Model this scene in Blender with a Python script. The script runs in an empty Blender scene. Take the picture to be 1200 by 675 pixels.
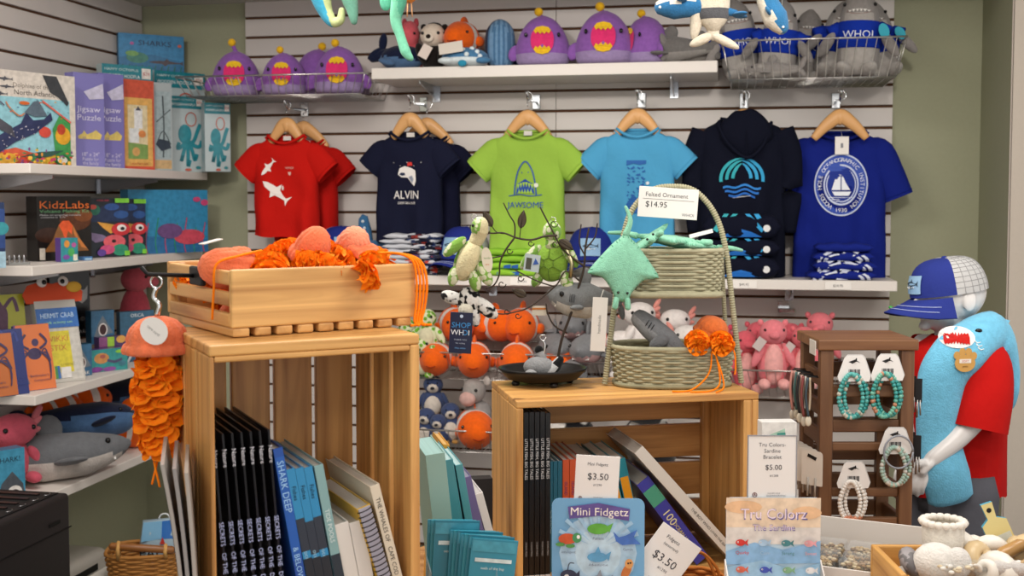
import bpy, bmesh, math, random
from math import sin, cos, tan, pi, radians as R, atan2, sqrt
from mathutils import Vector as V, Matrix as MX, noise as NZ
from mathutils.geometry import tessellate_polygon
random.seed(7)
SC = bpy.context.scene
COL = SC.collection
# ------------------------------------------------------------------ camera
F, PSI, TH, CZ = 1350.0, R(10.9), R(3.0), 1.6
CY = 235 + F * tan(TH)
cd = bpy.data.cameras.new('camera'); cam = bpy.data.objects.new('camera', cd); COL.objects.link(cam)
cam.location = (0, 0, CZ); cam.rotation_euler = (R(90) - TH, 0, PSI)
cd.sensor_width = 36; cd.lens = F / 1200 * 36; cd.shift_y = -(337.5 - CY) / 1200
cd.clip_start = .05
cd.dof.use_dof = True; cd.dof.focus_distance = 2.15; cd.dof.aperture_fstop = 8.0
SC.camera = cam
# ------------------------------------------------------------------ world, lights, exposure
SC.view_settings.view_transform = 'Standard'; SC.view_settings.look = 'None'
SC.view_settings.gamma = 1; SC.view_settings.use_curve_mapping = False
SC.view_settings.exposure = 0.12
w = bpy.data.worlds.new('world'); SC.world = w; w.use_nodes = True
w.node_tree.nodes['Background'].inputs[0].default_value = (1.0, .975, .95, 1)
w.node_tree.nodes['Background'].inputs[1].default_value = .95
def area(name, loc, rot, sx, sy, power, col=(1, .95, .89)):
    l = bpy.data.lights.new(name, 'AREA'); l.shape = 'RECTANGLE'; l.size = sx; l.size_y = sy
    l.energy = power; l.color = col
    o = bpy.data.objects.new(name, l); COL.objects.link(o); o.location = loc; o.rotation_euler = rot
    return o
def spot(name, loc, target, power, ang=60, col=(1, .94, .86), blend=.6, rad=.05):
    l = bpy.data.lights.new(name, 'SPOT'); l.energy = power; l.color = col; l.spot_size = R(ang)
    l.spot_blend = blend; l.shadow_soft_size = rad
    o = bpy.data.objects.new(name, l); COL.objects.link(o); o.location = loc
    o.rotation_euler = (V(target) - V(loc)).to_track_quat('-Z', 'Y').to_euler()
    return o
area('ceiling_panel_or_fill', (.55, 1.5, 2.72), (0, 0, 0), 1.2, .6, 20)
area('ceiling_panel_or_fill', (1.3, 2.6, 2.72), (0, 0, 0), .6, .6, 9)  # fill lamp added to brighten the right wall, no known fixture
area('ceiling_panel_or_fill', (-1.1, 2.2, 2.72), (0, 0, 0), 1.0, .6, 30)
area('ceiling_panel_or_fill', (.2, -1.0, 2.72), (0, 0, 0), 1.2, .6, 22)
area('ceiling_panel_or_fill', (-1.1, -.2, 2.72), (0, 0, 0), 1.0, .6, 16)  # added front-left fill that lifts the hanging jellyfish, not a fixture of the shop
spot('track_spot_light', (.35, .5, 2.68), (.35, 4.2, 1.7), 120, 50, rad=.12)
spot('track_spot_light', (-1.1, .5, 2.68), (-1.25, 4.2, 1.85), 100, 48, rad=.12)
spot('track_spot_light', (-.1, .7, 2.68), (-.1, 2.2, 1.15), 10, 50)

# ------------------------------------------------------------------ pixel to point helpers (photograph frame 1200x675)
def ray(px, py):
    x = (px - 600) / F; y = -(py - CY) / F
    g = cos(TH) + y * sin(TH)
    return V((x * cos(PSI) - g * sin(PSI), x * sin(PSI) + g * cos(PSI), -sin(TH) + y * cos(TH)))
CAM = V((0, 0, CZ))
def aty(px, py, Y): r = ray(px, py); return CAM + r * (Y / r.y)
def atz(px, py, z): r = ray(px, py); return CAM + r * ((z - CZ) / r.z)
def atx(px, py, X): r = ray(px, py); return CAM + r * (X / r.x)
def on_plane(px, py, p0, n):
    r = ray(px, py); return CAM + r * ((V(p0) - CAM).dot(V(n)) / r.dot(V(n)))
def zof(px, py, p):      # height seen at row py above ground point p
    r = ray(px, py); return CZ + r.z * sqrt(p.x**2 + p.y**2) / sqrt(r.x**2 + r.y**2)
# ------------------------------------------------------------------ materials
def lin(h):
    h = h.lstrip('#'); o = []
    for i in (0, 2, 4):
        c = int(h[i:i+2], 16) / 255
        o.append(c / 12.92 if c <= .04045 else ((c + .055) / 1.055) ** 2.4)
    return (o[0], o[1], o[2], 1)
_M = {}
def m(h, kind='plain', rough=None, axis='x'):
    k = (h, kind, rough, axis)
    if k in _M: return _M[k]
    mt = bpy.data.materials.new(kind + '_' + h); mt.use_nodes = True; _M[k] = mt
    nt = mt.node_tree; b = nt.nodes['Principled BSDF']; c = lin(h)
    N = lambda t: nt.nodes.new(t); L = nt.links.new
    b.inputs['Base Color'].default_value = c
    rr = {'plain': .5, 'gloss': .18, 'paper': .65, 'plush': .95, 'felt': 1, 'fabric': .9, 'metal': .3, 'wood': .5, 'wicker': .6, 'paint': .75}.get(kind, .5)
    b.inputs['Roughness'].default_value = rr if rough is None else rough
    if kind in ('plain', 'paper'): b.inputs['Specular IOR Level'].default_value = .3
    if kind in ('plush', 'felt', 'fabric', 'wicker', 'paint'):
        sc, st, var, dist = {'plush': (260, .55, .22, .004), 'felt': (420, .7, .22, .003), 'fabric': (38, .35, .07, .006), 'wicker': (180, .4, .25, .002), 'paint': (300, .06, .04, .002)}[kind]
        tc = N('ShaderNodeTexCoord'); n = N('ShaderNodeTexNoise'); n.inputs['Scale'].default_value = sc
        n.inputs['Detail'].default_value = 3
        L(tc.outputs['Object'], n.inputs['Vector'])
        bp = N('ShaderNodeBump'); bp.inputs['Strength'].default_value = st; bp.inputs['Distance'].default_value = dist
        L(n.outputs['Fac'], bp.inputs['Height']); L(bp.outputs[0], b.inputs['Normal'])
        n2 = N('ShaderNodeTexNoise'); n2.inputs['Scale'].default_value = sc * .3; n2.inputs['Detail'].default_value = 4
        L(tc.outputs['Object'], n2.inputs['Vector'])
        mix = N('ShaderNodeMix'); mix.data_type = 'RGBA'
        mix.inputs[6].default_value = tuple(x * (1 - var) for x in c[:3]) + (1,)
        mix.inputs[7].default_value = tuple(min(1, x * (1 + var)) for x in c[:3]) + (1,)
        L(n2.outputs['Fac'], mix.inputs[0]); L(mix.outputs[2], b.inputs['Base Color'])
        b.inputs['Specular IOR Level'].default_value = .15
        if kind in ('plush', 'felt'):
            b.inputs['Sheen Weight'].default_value = .35; b.inputs['Sheen Roughness'].default_value = .5
            b.inputs['Sheen Tint'].default_value = tuple(min(1, x * .6 + .4) for x in c[:3]) + (1,)
    if kind == 'metal': b.inputs['Metallic'].default_value = 1
    if kind == 'glass':
        b.inputs['Transmission Weight'].default_value = 1; b.inputs['Roughness'].default_value = .03; b.inputs['IOR'].default_value = 1.15
    if kind == 'film':
        b.inputs['Alpha'].default_value = .13; b.inputs['Roughness'].default_value = .12
    if kind == 'wood':
        tc = N('ShaderNodeTexCoord'); mp = N('ShaderNodeMapping')
        s = {'x': (2.5, 42, 42), 'y': (42, 2.5, 42), 'z': (42, 42, 2.5)}[axis]
        mp.inputs['Scale'].default_value = s
        info = N('ShaderNodeObjectInfo'); ad = N('ShaderNodeVectorMath'); ad.operation = 'ADD'
        sc_ = N('ShaderNodeVectorMath'); sc_.operation = 'SCALE'; sc_.inputs['Scale'].default_value = 7.0
        cmb = N('ShaderNodeCombineXYZ')
        for i in range(3): L(info.outputs['Random'], cmb.inputs[i])
        L(cmb.outputs[0], sc_.inputs[0]); L(tc.outputs['Object'], ad.inputs[0]); L(sc_.outputs[0], ad.inputs[1])
        L(ad.outputs[0], mp.inputs[0])
        n = N('ShaderNodeTexNoise'); n.inputs['Scale'].default_value = 1.0; n.inputs['Detail'].default_value = 5; n.inputs['Distortion'].default_value = .8
        L(mp.outputs[0], n.inputs['Vector'])
        rp = N('ShaderNodeValToRGB'); e = rp.color_ramp.elements
        e[0].position = .3; e[0].color = tuple(x * y for x, y in zip(c[:3], (.62, .5, .4))) + (1,)
        e[1].position = .62; e[1].color = tuple(min(1, x * 1.12) for x in c[:3]) + (1,)
        L(n.outputs['Fac'], rp.inputs[0])
        # knots
        vo = N('ShaderNodeTexVoronoi'); vo.inputs['Scale'].default_value = 7.0
        m2 = N('ShaderNodeMapping'); m2.inputs['Scale'].default_value = {'x': (.6, 1, 1), 'y': (1, .6, 1), 'z': (1, 1, .6)}[axis]
        L(ad.outputs[0], m2.inputs[0]); L(m2.outputs[0], vo.inputs['Vector'])
        kr = N('ShaderNodeValToRGB'); q = kr.color_ramp.elements
        q[0].position = .05; q[0].color = (.12, .05, .02, 1); q[1].position = .10; q[1].color = (1, 1, 1, 1)
        L(vo.outputs['Distance'], kr.inputs[0])
        mu = N('ShaderNodeMix'); mu.data_type = 'RGBA'; mu.blend_type = 'MULTIPLY'; mu.inputs[0].default_value = .7
        L(rp.outputs[0], mu.inputs[6]); L(kr.outputs[0], mu.inputs[7]); L(mu.outputs[2], b.inputs['Base Color'])
        bp = N('ShaderNodeBump'); bp.inputs['Strength'].default_value = .15; bp.inputs['Distance'].default_value = .002
        L(n.outputs['Fac'], bp.inputs['Height']); L(bp.outputs[0], b.inputs['Normal'])
    if kind == 'print':     # printed artwork, slightly mottled ink
        tc = N('ShaderNodeTexCoord'); n = N('ShaderNodeTexNoise'); n.inputs['Scale'].default_value = 60; n.inputs['Detail'].default_value = 3
        L(tc.outputs['Object'], n.inputs['Vector']); rp = N('ShaderNodeValToRGB'); e = rp.color_ramp.elements
        e[0].position = .36; e[0].color = tuple(x * .86 for x in c[:3]) + (1,); e[1].position = .62; e[1].color = tuple(min(1, x * 1.07 + .004) for x in c[:3]) + (1,)
        L(n.outputs['Fac'], rp.inputs[0]); L(rp.outputs[0], b.inputs['Base Color'])
    if kind == 'speckle':   # printed busy artwork: small cells of two tones
        tc = N('ShaderNodeTexCoord'); vo = N('ShaderNodeTexNoise'); vo.inputs['Scale'].default_value = 60; vo.inputs['Detail'].default_value = 2
        L(tc.outputs['Object'], vo.inputs['Vector']); rp = N('ShaderNodeValToRGB'); rp.color_ramp.interpolation = 'CONSTANT'
        e = rp.color_ramp.elements; e[0].position = 0; e[0].color = tuple(x * .45 for x in c[:3]) + (1,); e[1].position = .5; e[1].color = c
        L(vo.outputs['Fac'], rp.inputs[0]); L(rp.outputs[0], b.inputs['Base Color'])
    if kind == 'pages':
        tc = N('ShaderNodeTexCoord'); n = N('ShaderNodeTexNoise'); mp = N('ShaderNodeMapping'); mp.inputs['Scale'].default_value = (900, 4, 900)
        L(tc.outputs['Object'], mp.inputs[0]); L(mp.outputs[0], n.inputs['Vector']); n.inputs['Scale'].default_value = 1
        rp = N('ShaderNodeValToRGB'); e = rp.color_ramp.elements; e[0].color = tuple(x * .6 for x in c[:3]) + (1,); e[1].color = c
        L(n.outputs['Fac'], rp.inputs[0]); L(rp.outputs[0], b.inputs['Base Color'])
    return mt
# ------------------------------------------------------------------ mesh builder
_txt = {}
def text_mesh(s):
    if s not in _txt:
        c = bpy.data.curves.new('t', 'FONT'); c.body = s; c.size = 1; c.resolution_u = 2; c.align_x = 'CENTER'
        o = bpy.data.objects.new('t', c); me = bpy.data.meshes.new_from_object(o)
        _txt[s] = ([tuple(v.co) for v in me.vertices], [tuple(p.vertices) for p in me.polygons])
        bpy.data.objects.remove(o); bpy.data.curves.remove(c); bpy.data.meshes.remove(me)
    return _txt[s]
_rb = {}
def rbox_geo(x, y, z, bv, seg):
    k = (round(x, 5), round(y, 5), round(z, 5), bv, seg)
    if k not in _rb:
        b = bmesh.new(); bmesh.ops.create_cube(b, size=1)
        for v in b.verts: v.co = V((v.co.x * x, v.co.y * y, v.co.z * z))
        if bv > 0: bmesh.ops.bevel(b, geom=list(b.edges), offset=min(bv, .49 * min(x, y, z)), segments=seg, profile=.5, affect='EDGES')
        b.verts.index_update()
        _rb[k] = ([v.co.copy() for v in b.verts], [tuple(v.index for v in f.verts) for f in b.faces]); b.free()
    return _rb[k]
I4 = MX.Identity(4)
def T(x=0, y=0, z=0): return MX.Translation((x, y, z))
def RX(a): return MX.Rotation(R(a), 4, 'X')
def RY(a): return MX.Rotation(R(a), 4, 'Y')
def RZ(a): return MX.Rotation(R(a), 4, 'Z')
def S(x, y=None, z=None): return MX.Diagonal((x, x if y is None else y, x if z is None else z, 1))
def crom(pts, n=6):
    P = [V(p) for p in pts]
    if len(P) < 3: return [P[0].lerp(P[1], i / n) for i in range(n + 1)]
    out = []
    for i in range(len(P) - 1):
        a = P[max(i-1, 0)]; b = P[i]; c = P[i+1]; d = P[min(i+2, len(P)-1)]
        for j in range(n):
            t = j / n
            out.append(.5 * ((2*b) + (c-a)*t + (2*a-5*b+4*c-d)*t*t + (3*b-a-3*c+d)*t**3))
    out.append(P[-1]); return out
def lerpl(L, n):
    out = []
    for i in range(n):
        t = i / (n - 1) * (len(L) - 1); k = min(int(t), len(L) - 2); f = t - k
        a, b = L[k], L[k+1]
        out.append(a + (b - a) * f if not isinstance(a, (tuple, list)) else tuple(p + (q - p) * f for p, q in zip(a, b)))
    return out
class MB:
    def __init__(s, M=I4): s.v = []; s.f = []; s.mi = []; s.sm = []; s.mats = []; s.M = M
    def idx(s, mt):
        if mt not in s.mats: s.mats.append(mt)
        return s.mats.index(mt)
    def add(s, vs, fs, mat, smooth=False, M=None):
        A = s.M if M is None else s.M @ M
        vs = [V(v) for v in vs]; b = len(s.v); s.v += [A @ v for v in vs]
        cal = callable(mat) and not isinstance(mat, bpy.types.Material)
        i0 = None if cal else s.idx(mat)
        for f in fs:
            s.f.append(tuple(b + i for i in f)); s.sm.append(smooth)
            if cal:
                c = V((0, 0, 0))
                for i in f: c += vs[i]
                s.mi.append(s.idx(mat(c / len(f))))
            else: s.mi.append(i0)
        return s
    def box(s, c, d, mat, M=None, bv=0, seg=1):
        vs, fs = rbox_geo(d[0], d[1], d[2], bv, seg); c = V(c)
        return s.add([v + c for v in vs], fs, mat, seg > 2, M)
    def ell(s, c, r, mat, M=None, nu=16, nv=10, fn=None):
        c = V(c); vs = []; fs = []
        if not isinstance(r, (tuple, list)): r = (r, r, r)
        for j in range(nv + 1):
            a = -pi/2 + pi * j / nv
            for i in range(nu):
                b = 2*pi*i/nu; d = V((cos(a)*cos(b), cos(a)*sin(b), sin(a)))
                if fn: d = d * fn(d)
                vs.append(c + V((d.x*r[0], d.y*r[1], d.z*r[2])))
        for j in range(nv):
            for i in range(nu):
                k = (i+1) % nu
                fs.append((j*nu+i, j*nu+k, (j+1)*nu+k, (j+1)*nu+i))
        return s.add(vs, fs, mat, True, M)
    def loft(s, rings, mat, caps=True, smooth=True, M=None, closed=True):
        n = len(rings[0]); vs = [p for r in rings for p in r]; fs = []
        for j in range(len(rings) - 1):
            for i in range(n if closed else n - 1):
                k = (i+1) % n
                fs.append((j*n+i, j*n+k, (j+1)*n+k, (j+1)*n+i))
        if caps and closed:
            fs.append(tuple(range(n))[::-1]); fs.append(tuple((len(rings)-1)*n + i for i in range(n)))
        return s.add(vs, fs, mat, smooth, M)
    def tube(s, pts, rad, mat, n=8, up=None, M=None, round_ends=False, caps=True, smooth=True):
        P = [V(p) for p in pts]; N = len(P)
        if not isinstance(rad, list): rad = [rad] * N
        if len(rad) != N: rad = lerpl(rad, N)
        ts = [(P[min(i+1, N-1)] - P[max(i-1, 0)]).normalized() for i in range(N)]
        u = V(up) if up else (V((0, 0, 1)) if abs(ts[0].z) < .9 else V((1, 0, 0)))
        rings = []
        if round_ends:
            r0 = rad[0]; r1 = rad[-1]
            sc = lambda r, k: tuple(x * k for x in r) if isinstance(r, tuple) else r * k
            mx = lambda r: min(r) if isinstance(r, tuple) else r
            P = [P[0] - ts[0]*mx(r0)*.75, P[0] - ts[0]*mx(r0)*.5] + P + [P[-1] + ts[-1]*mx(r1)*.5, P[-1] + ts[-1]*mx(r1)*.75]
            rad = [sc(r0, .25), sc(r0, .75)] + list(rad) + [sc(r1, .75), sc(r1, .25)]
            ts = [ts[0], ts[0]] + ts + [ts[-1], ts[-1]]
        for p, t, r in zip(P, ts, rad):
            a = u - t * u.dot(t)
            if a.length < 1e-6: a = V((1, 0, 0)) - t * t.x
            a.normalize(); b = t.cross(a)
            if up is None: u = a
            ra, rb = r if isinstance(r, tuple) else (r, r)
            rings.append([p + a * (ra * cos(2*pi*i/n)) + b * (rb * sin(2*pi*i/n)) for i in range(n)])
        return s.loft(rings, mat, caps, smooth, M)
    def cyl(s, a, b, r, mat, n=12, r2=None, M=None): return s.tube([a, b], [r, r if r2 is None else r2], mat, n, M=M, smooth=n > 6)
    def lathe(s, prof, mat, n=24, M=None, mod=None, smooth=True):
        rings = []
        for r, z in prof:
            rings.append([V((r*(mod(i/n, z) if mod else 1)*cos(2*pi*i/n), r*(mod(i/n, z) if mod else 1)*sin(2*pi*i/n), z)) for i in range(n)])
        return s.loft(rings, mat, False, smooth, M)
    def poly(s, pts, mat, M=None, warp=None, h=0):
        q = [V((p[0], p[1], 0)) for p in pts]; tr = tessellate_polygon([q])
        vs = [warp(p[0], p[1], h) for p in pts] if warp else [V((p[0], p[1], h)) for p in pts]
        return s.add(vs, tr, mat, False, M)
    def prism(s, pts, th, mat, M=None, side=None):
        n = len(pts); q = [V((p[0], p[1], 0)) for p in pts]; tr = tessellate_polygon([q])
        vs = [V((p[0], p[1], th/2)) for p in pts] + [V((p[0], p[1], -th/2)) for p in pts]
        s.add(vs, [t for t in tr] + [tuple(n + i for i in t[::-1]) for t in tr], mat, False, M)
        return s.add(vs, [(i, (i+1) % n, n + (i+1) % n, n + i) for i in range(n)], side or mat, False, M)
    def puff(s, pts, th, mat, M=None, rings=3, rim=.25):
        """a stuffed flat shape: outline in local XY swelling in Z"""
        c = V((sum(p[0] for p in pts)/len(pts), sum(p[1] for p in pts)/len(pts), 0)); R_ = []
        for sgn in (1,):
            for k in range(2*rings + 1):
                a = pi * k / (2*rings); sc = sin(a) * (1 - .12) + .12 if 0 < k < 2*rings else .1
                R_.append([V((c.x + (p[0]-c.x)*sc, c.y + (p[1]-c.y)*sc, th/2*cos(a))) for p in pts])
        return s.loft(R_, mat, True, True, M)
    def text(s, t, size, mat, M=None, warp=None, at=(0, 0), h=0, rot=0, sx=1):
        vs, fs = text_mesh(t); ca, sa = cos(R(rot)), sin(R(rot)); o = []
        for x, y, z in vs:
            x *= size * sx; y = (y - .35) * size
            X = at[0] + x*ca - y*sa; Y = at[1] + x*sa + y*ca
            o.append(warp(X, Y, h) if warp else V((X, Y, h)))
        return s.add(o, fs, mat, False, M)
    def art(s, items, w, h, warp, base=.0006, step=.0003):
        for k, it in enumerate(items):
            o = base + step * k; t = it[0]
            fx = lambda x: (x - .5) * w
            if t == 'r':
                a, b, c, d = it[1:5]
                s.poly([(fx(a), b*h), (fx(c), b*h), (fx(c), d*h), (fx(a), d*h)], it[5], warp=warp, h=o)
            elif t == 'e':
                n = 14; rot = R(it[6]) if len(it) > 6 else 0
                pts = []
                for i in range(n):
                    x = it[3]*w*cos(2*pi*i/n); y = it[4]*h*sin(2*pi*i/n)
                    pts.append((fx(it[1]) + x*cos(rot) - y*sin(rot), it[2]*h + x*sin(rot) + y*cos(rot)))
                s.poly(pts, it[5], warp=warp, h=o)
            elif t == 'p': s.poly([(fx(x), y*h) for x, y in it[1]], it[2], warp=warp, h=o)
            elif t == 'c':
                P = crom([(fx(x), y*h, 0) for x, y in it[1]], 4); N = len(P); L = []; Rr = []
                for i, p in enumerate(P):
                    d = P[min(i+1, N-1)] - P[max(i-1, 0)]; d.normalize(); q = V((-d.y, d.x, 0)) * it[2]*h/2
                    L.append(warp(p.x+q.x, p.y+q.y, o)); Rr.append(warp(p.x-q.x, p.y-q.y, o))
                s.add(L + Rr, [(i, i+1, N+i+1, N+i) for i in range(N-1)], it[3], False)
            elif t == 'w':      # text fitted to a width and height fraction: ('w', text, cx, cy, wfrac, hfrac, mat)
                q = text_mesh(it[1])[0]; x0 = min(v[0] for v in q); x1 = max(v[0] for v in q); sz = it[5]*h/.72
                s.text(it[1], sz, it[6], warp=warp, at=(fx(it[2]), it[3]*h), h=o, rot=it[7] if len(it) > 7 else 0, sx=it[4]*w/((x1 - x0)*sz))
            elif t == 't':
                s.text(it[1], it[4]*h, it[5], warp=warp, at=(fx(it[2]), it[3]*h), h=o, rot=it[6] if len(it) > 6 else 0, sx=it[7] if len(it) > 7 else 1)
        return s
    def build(s, name, parent=None, M=None):
        me = bpy.data.meshes.new(name)
        me.from_pydata([tuple(v) for v in s.v], [], s.f)
        for mt in s.mats: me.materials.append(mt)
        me.polygons.foreach_set('material_index', s.mi); me.polygons.foreach_set('use_smooth', s.sm); me.update()
        o = bpy.data.objects.new(name, me); COL.objects.link(o)
        if parent: o.parent = parent
        if M is not None: o.matrix_local = M
        return o
def tag(o, label=None, cat=None, group=None, kind=None):
    if label: o['label'] = label
    if cat: o['category'] = cat
    if group: o['group'] = group
    if kind: o['kind'] = kind
    return o
def thing(name, label, cat, loc=(0, 0, 0), rz=0, group=None, M=None):
    o = bpy.data.objects.new(name, None); COL.objects.link(o); o.empty_display_size = .02
    if M is not None: o.matrix_world = M
    else: o.location = loc; o.rotation_euler = (0, 0, R(rz))
    return tag(o, label, cat, group)
def copy_tree(o, label, M=None, group=None, parent=None):
    c = o.copy(); COL.objects.link(c)
    if parent: c.parent = parent
    else:
        tag(c, label, None, group)
        if M is not None: c.matrix_world = M
    for ch in list(KIDS.get(o.name, [])): copy_tree(ch, None, None, None, c)
    return c
class _K(dict):
    def get(s, n, d=None): return [x for x in bpy.data.objects[n].children]
KIDS = _K()
FRONT = lambda y: (lambda u, v, h: V((u, y - h, v)))       # artwork on a face looking towards -Y
def struct(name, mb, M=None): return tag(mb.build(name, None, M), kind='structure')
# ------------------------------------------------------------------ room
D, XL, XR = 4.3, -2.345, .853
wallp = m('a3a48a', 'paint'); white = m('d9d3cd', 'plain', .45); slatw = m('d2cbc6', 'plain', .4); groove = m('5a3d2a', 'plain', .9)
dark = m('151517', 'plain', .5); steel = m('b9bcc2', 'metal', .25); chrome = m('d8dadc', 'metal', .15)
struct('floor', MB().box((0, 1.2, -.05), (7, 7.2, .1), m('5c5a58', 'fabric')))
struct('ceiling', MB().box((0, .8, 2.8), (7, 5.6, .1), m('d8d4cc', 'paint')).box((0, 4.0, 2.58), (7, .9, .4), m('cfcbc3', 'paint')))
struct('wall_back', MB().box((-.75, D + .07, 1.2), (3.3, .1, 2.45), wallp))
struct('wall_right', MB().box((1.6, 4.12, 1.2), (1.5, .5, 2.45), lambda p: wallp if p.x < 1 else m('d3c9c2', 'paint')))
struct('wall_right_front', MB().box((1.6, 3.865, 1.2), (1.494, .02, 2.45), m('b8aea2', 'paint')))
def slats(mb, x0, x1, z0, z1, y, M=None, joints=()):
    """slatwall panel facing -Y: brown core with white slats on it"""
    mb.box(((x0+x1)/2, y - .006, (z0+z1)/2), (x1-x0, .012, z1-z0), groove, M)
    g = .0762; k0 = math.ceil((z0 - 1.859) / g - 1); zz = 1.859 + k0 * g
    xs = [x0] + list(joints) + [x1]
    while zz < z1:
        a = max(zz + .005, z0); b = min(zz + g - .005, z1)
        if b - a > .01:
            for p, q in zip(xs, xs[1:]):
                mb.box(((p+q)/2, y - .016, (a+b)/2), (q - p - .0015, .012, b-a), slatw, M, .0015)
        zz += g
    return mb
struct('trim_1', slats(MB(), -1.899, .551, .25, 2.38, D + .02, None, (-.66,)))
struct('wall_left', MB().box((XL - .07, 1.6, 1.2), (.1, 5.6, 2.45), wallp))
MLW = T(XL - .02, 0, 0) @ RZ(90)       # local x -> world Y, local -Y -> world +X
struct('trim_2', slats(MB(MLW), 1.2, 4.31, .86, 2.38, 0, None, (3.09,)))
# ------------------------------------------------------------------ wall fixtures
def shelf_board(name, label, x0, x1, ztop, th, y0, y1, M=I4, brackets=(), cat='shelf', group=None):
    """white shelf board on metal brackets; local frame: wall behind at +y"""
    t = thing(name, label, cat, M=M @ T((x0+x1)/2, y1, ztop), group=group)
    MB().box((0, (y0-y1)/2, -th/2), (x1-x0, y1-y0, th), m('e4ddd6', 'plain', .4), None, .002).build('board', t)
    for bx in brackets:
        b = MB(T(bx - (x0+x1)/2, 0, 0))
        dd = y1 - y0
        b.box((0, -.004, -th-.03), (.03, .006, .06), steel)
        b.prism([(-.004, -th), (-dd*.82, -th), (-dd*.82, -th-.012), (-.004, -th-.055)], .004, steel, MX(((0, 0, 1, 0), (1, 0, 0, 0), (0, 1, 0, 0), (0, 0, 0, 1))))
        b.build('bracket', t)
    return t
ts = shelf_board('display_shelf', 'white upper shelf on the back wall between two wire baskets', -1.285, -.06, 2.075, .04, 4.0, D-.004, brackets=(-1.12, -.22))
zb_top = 2.075
ms = shelf_board('display_shelf', 'long white shelf below the hanging shirts', -1.80, .535, 1.332, .034, 3.99, D-.004, brackets=(-1.5, -.9, .20))
ZM = 1.332
for k, (px, txt) in enumerate(((433, '$19.95'), (612, '$14.95'), (742, '$16.95'), (872, '$49.95'), (982, '$24.95'))):
    p = aty(px, 333, 3.99)
    b = MB(T(p.x, 3.987, ZM - .017)); b.box((0, 0, 0), (.085, .002, .026), m('efeae4', 'paper'))
    b.text(txt, .012, m('4a4644', 'paper'), warp=lambda u, v, h: V((u, -.0015, v)))
    tag(b.build('price_label'), 'small white price strip on the long shelf edge, %s from the left' % ('first', 'second', 'third', 'fourth', 'fifth')[k], 'price label', 'price strips on the long shelf')
# left wall shelves: local x = world Y, local -y = world +X
LS = []
LFX = XL + .3
for nm, z, x0, x1, brk in (('top shelf of the left wall holding puzzle boxes', 1.71, 3.08, 4.25, (3.28, 3.95)), ('second shelf of the left wall holding science kits', 1.405, 3.08, 4.2, (3.3, 3.9)),
                           ('third shelf of the left wall holding journals and small boxes', 1.018, 3.08, 4.2, (3.3, 3.9)), ('lowest shelf of the left wall holding sea animal plushes', .705, 2.6, 4.1, (2.9, 3.8))):
    shelf_board('display_shelf', 'white ' + nm, x0, x1, z, .03, -.3, 0, T(XL + .003, 0, 0) @ RZ(90), brk); LS.append(z)
def wire_basket(label, x0, x1, zt, zb, y0, y1, pitch=.03, inset=.03, slope=.03):
    t = thing('wire_basket', label, 'basket', (0, 0, 0)); wr = m('c9c6c2', 'metal', .28); r = .0022
    top = [(x0, y0, zt), (x1, y0, zt), (x1, y1, zt), (x0, y1, zt)]
    bot = [(x0+inset, y0+slope, zb), (x1-inset, y0+slope, zb), (x1-inset, y1, zb), (x0+inset, y1, zb)]
    c = V(((x0+x1)/2, (y0+y1)/2, zb))
    t.location = c
    M = T(-c.x, -c.y, -c.z)
    b = MB(M)
    for i in range(4): b.tube([top[i], top[(i+1) % 4]], .0032, wr, 8)
    b.build('rim', t)
    b = MB(M)
    for i in range(4): b.tube([bot[i], bot[(i+1) % 4]], r, wr, 6)
    n = int((x1-x0)/pitch)
    for i in range(n+1):
        f = i/n; a = V(top[0]).lerp(V(top[1]), f); q = V(bot[0]).lerp(V(bot[1]), f); q2 = V(bot[3]).lerp(V(bot[2]), f)
        b.tube([a, q, q2, V(top[3]).lerp(V(top[2]), f)], .0013, wr, 5, smooth=False)
    for e in ((0, 3), (1, 2)):
        for i in range(6):
            f = i/5; b.tube([V(top[e[0]]).lerp(V(top[e[1]]), f), V(bot[e[0]]).lerp(V(bot[e[1]]), f)], .0013, wr, 5)
    for i in range(12):
        f = i/11; b.tube([V(bot[0]).lerp(V(bot[3]), f), V(bot[1]).lerp(V(bot[2]), f)], .0013, wr, 5)
    b.build('wire_grid', t)
    for x in (x0+.1, x1-.1): MB(M).box((x, y1-.004, zt-.02), (.03, .012, .05), wr).build('wall_hook', t)
    return t
wire_basket('wire basket high on the back wall full of purple plushes', -2.03, -1.30, 2.055, 1.985, 3.97, D-.004)
wire_basket('wire basket at the top right full of sharks in blue tees', -.045, .545, 2.13, 2.005, 3.93, D-.004)
wire_basket('low wire basket of orange clownfish under the long shelf', -1.27, -.53, 1.063, .965, 3.93, D-.004)
wire_basket('low wire basket of grey sharks and white axolotls', -.52, -.02, 1.04, .94, 3.93, D-.004)
wire_basket('low wire basket of pink plushes at the right', -.01, .50, 1.03, .935, 3.93, D-.004)
wire_basket('bottom wire basket of penguins and mixed plushes', -1.27, -.55, .80, .72, 3.86, D-.004)
# ------------------------------------------------------------------ shirts on hangers
woodh = lambda: m('d9a066', 'wood', .4, 'x')
def hanger(label, x, y, z, group='wooden hangers on the back wall', full=True, hw=.095):
    """z = top of the wooden arch"""
    t = thing('clothes_hanger', label, 'hanger', (x, y, z), group=group)
    pts = crom([(-hw, 0, -.100), (-hw*.62, 0, -.062), (-.016, 0, -.030), (0, 0, -.026), (.016, 0, -.030), (hw*.62, 0, -.062), (hw, 0, -.100)], 5)
    b = MB(); b.tube(pts, lerpl([(.012, .009), (.022, .011), (.029, .012), (.022, .011), (.012, .009)], len(pts)), m('dba66c', 'plain', .35), 10, up=(0, 0, 1)); b.build('bar', t)
    b = MB(); b.tube([(0, 0, .012), (0, 0, .03)] + [(.018*sin(a), 0, .048 - .018*cos(a)) for a in [R(q) for q in range(0, 250, 25)]], .0018, chrome, 6); b.build('hook', t)
    return t
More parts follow.
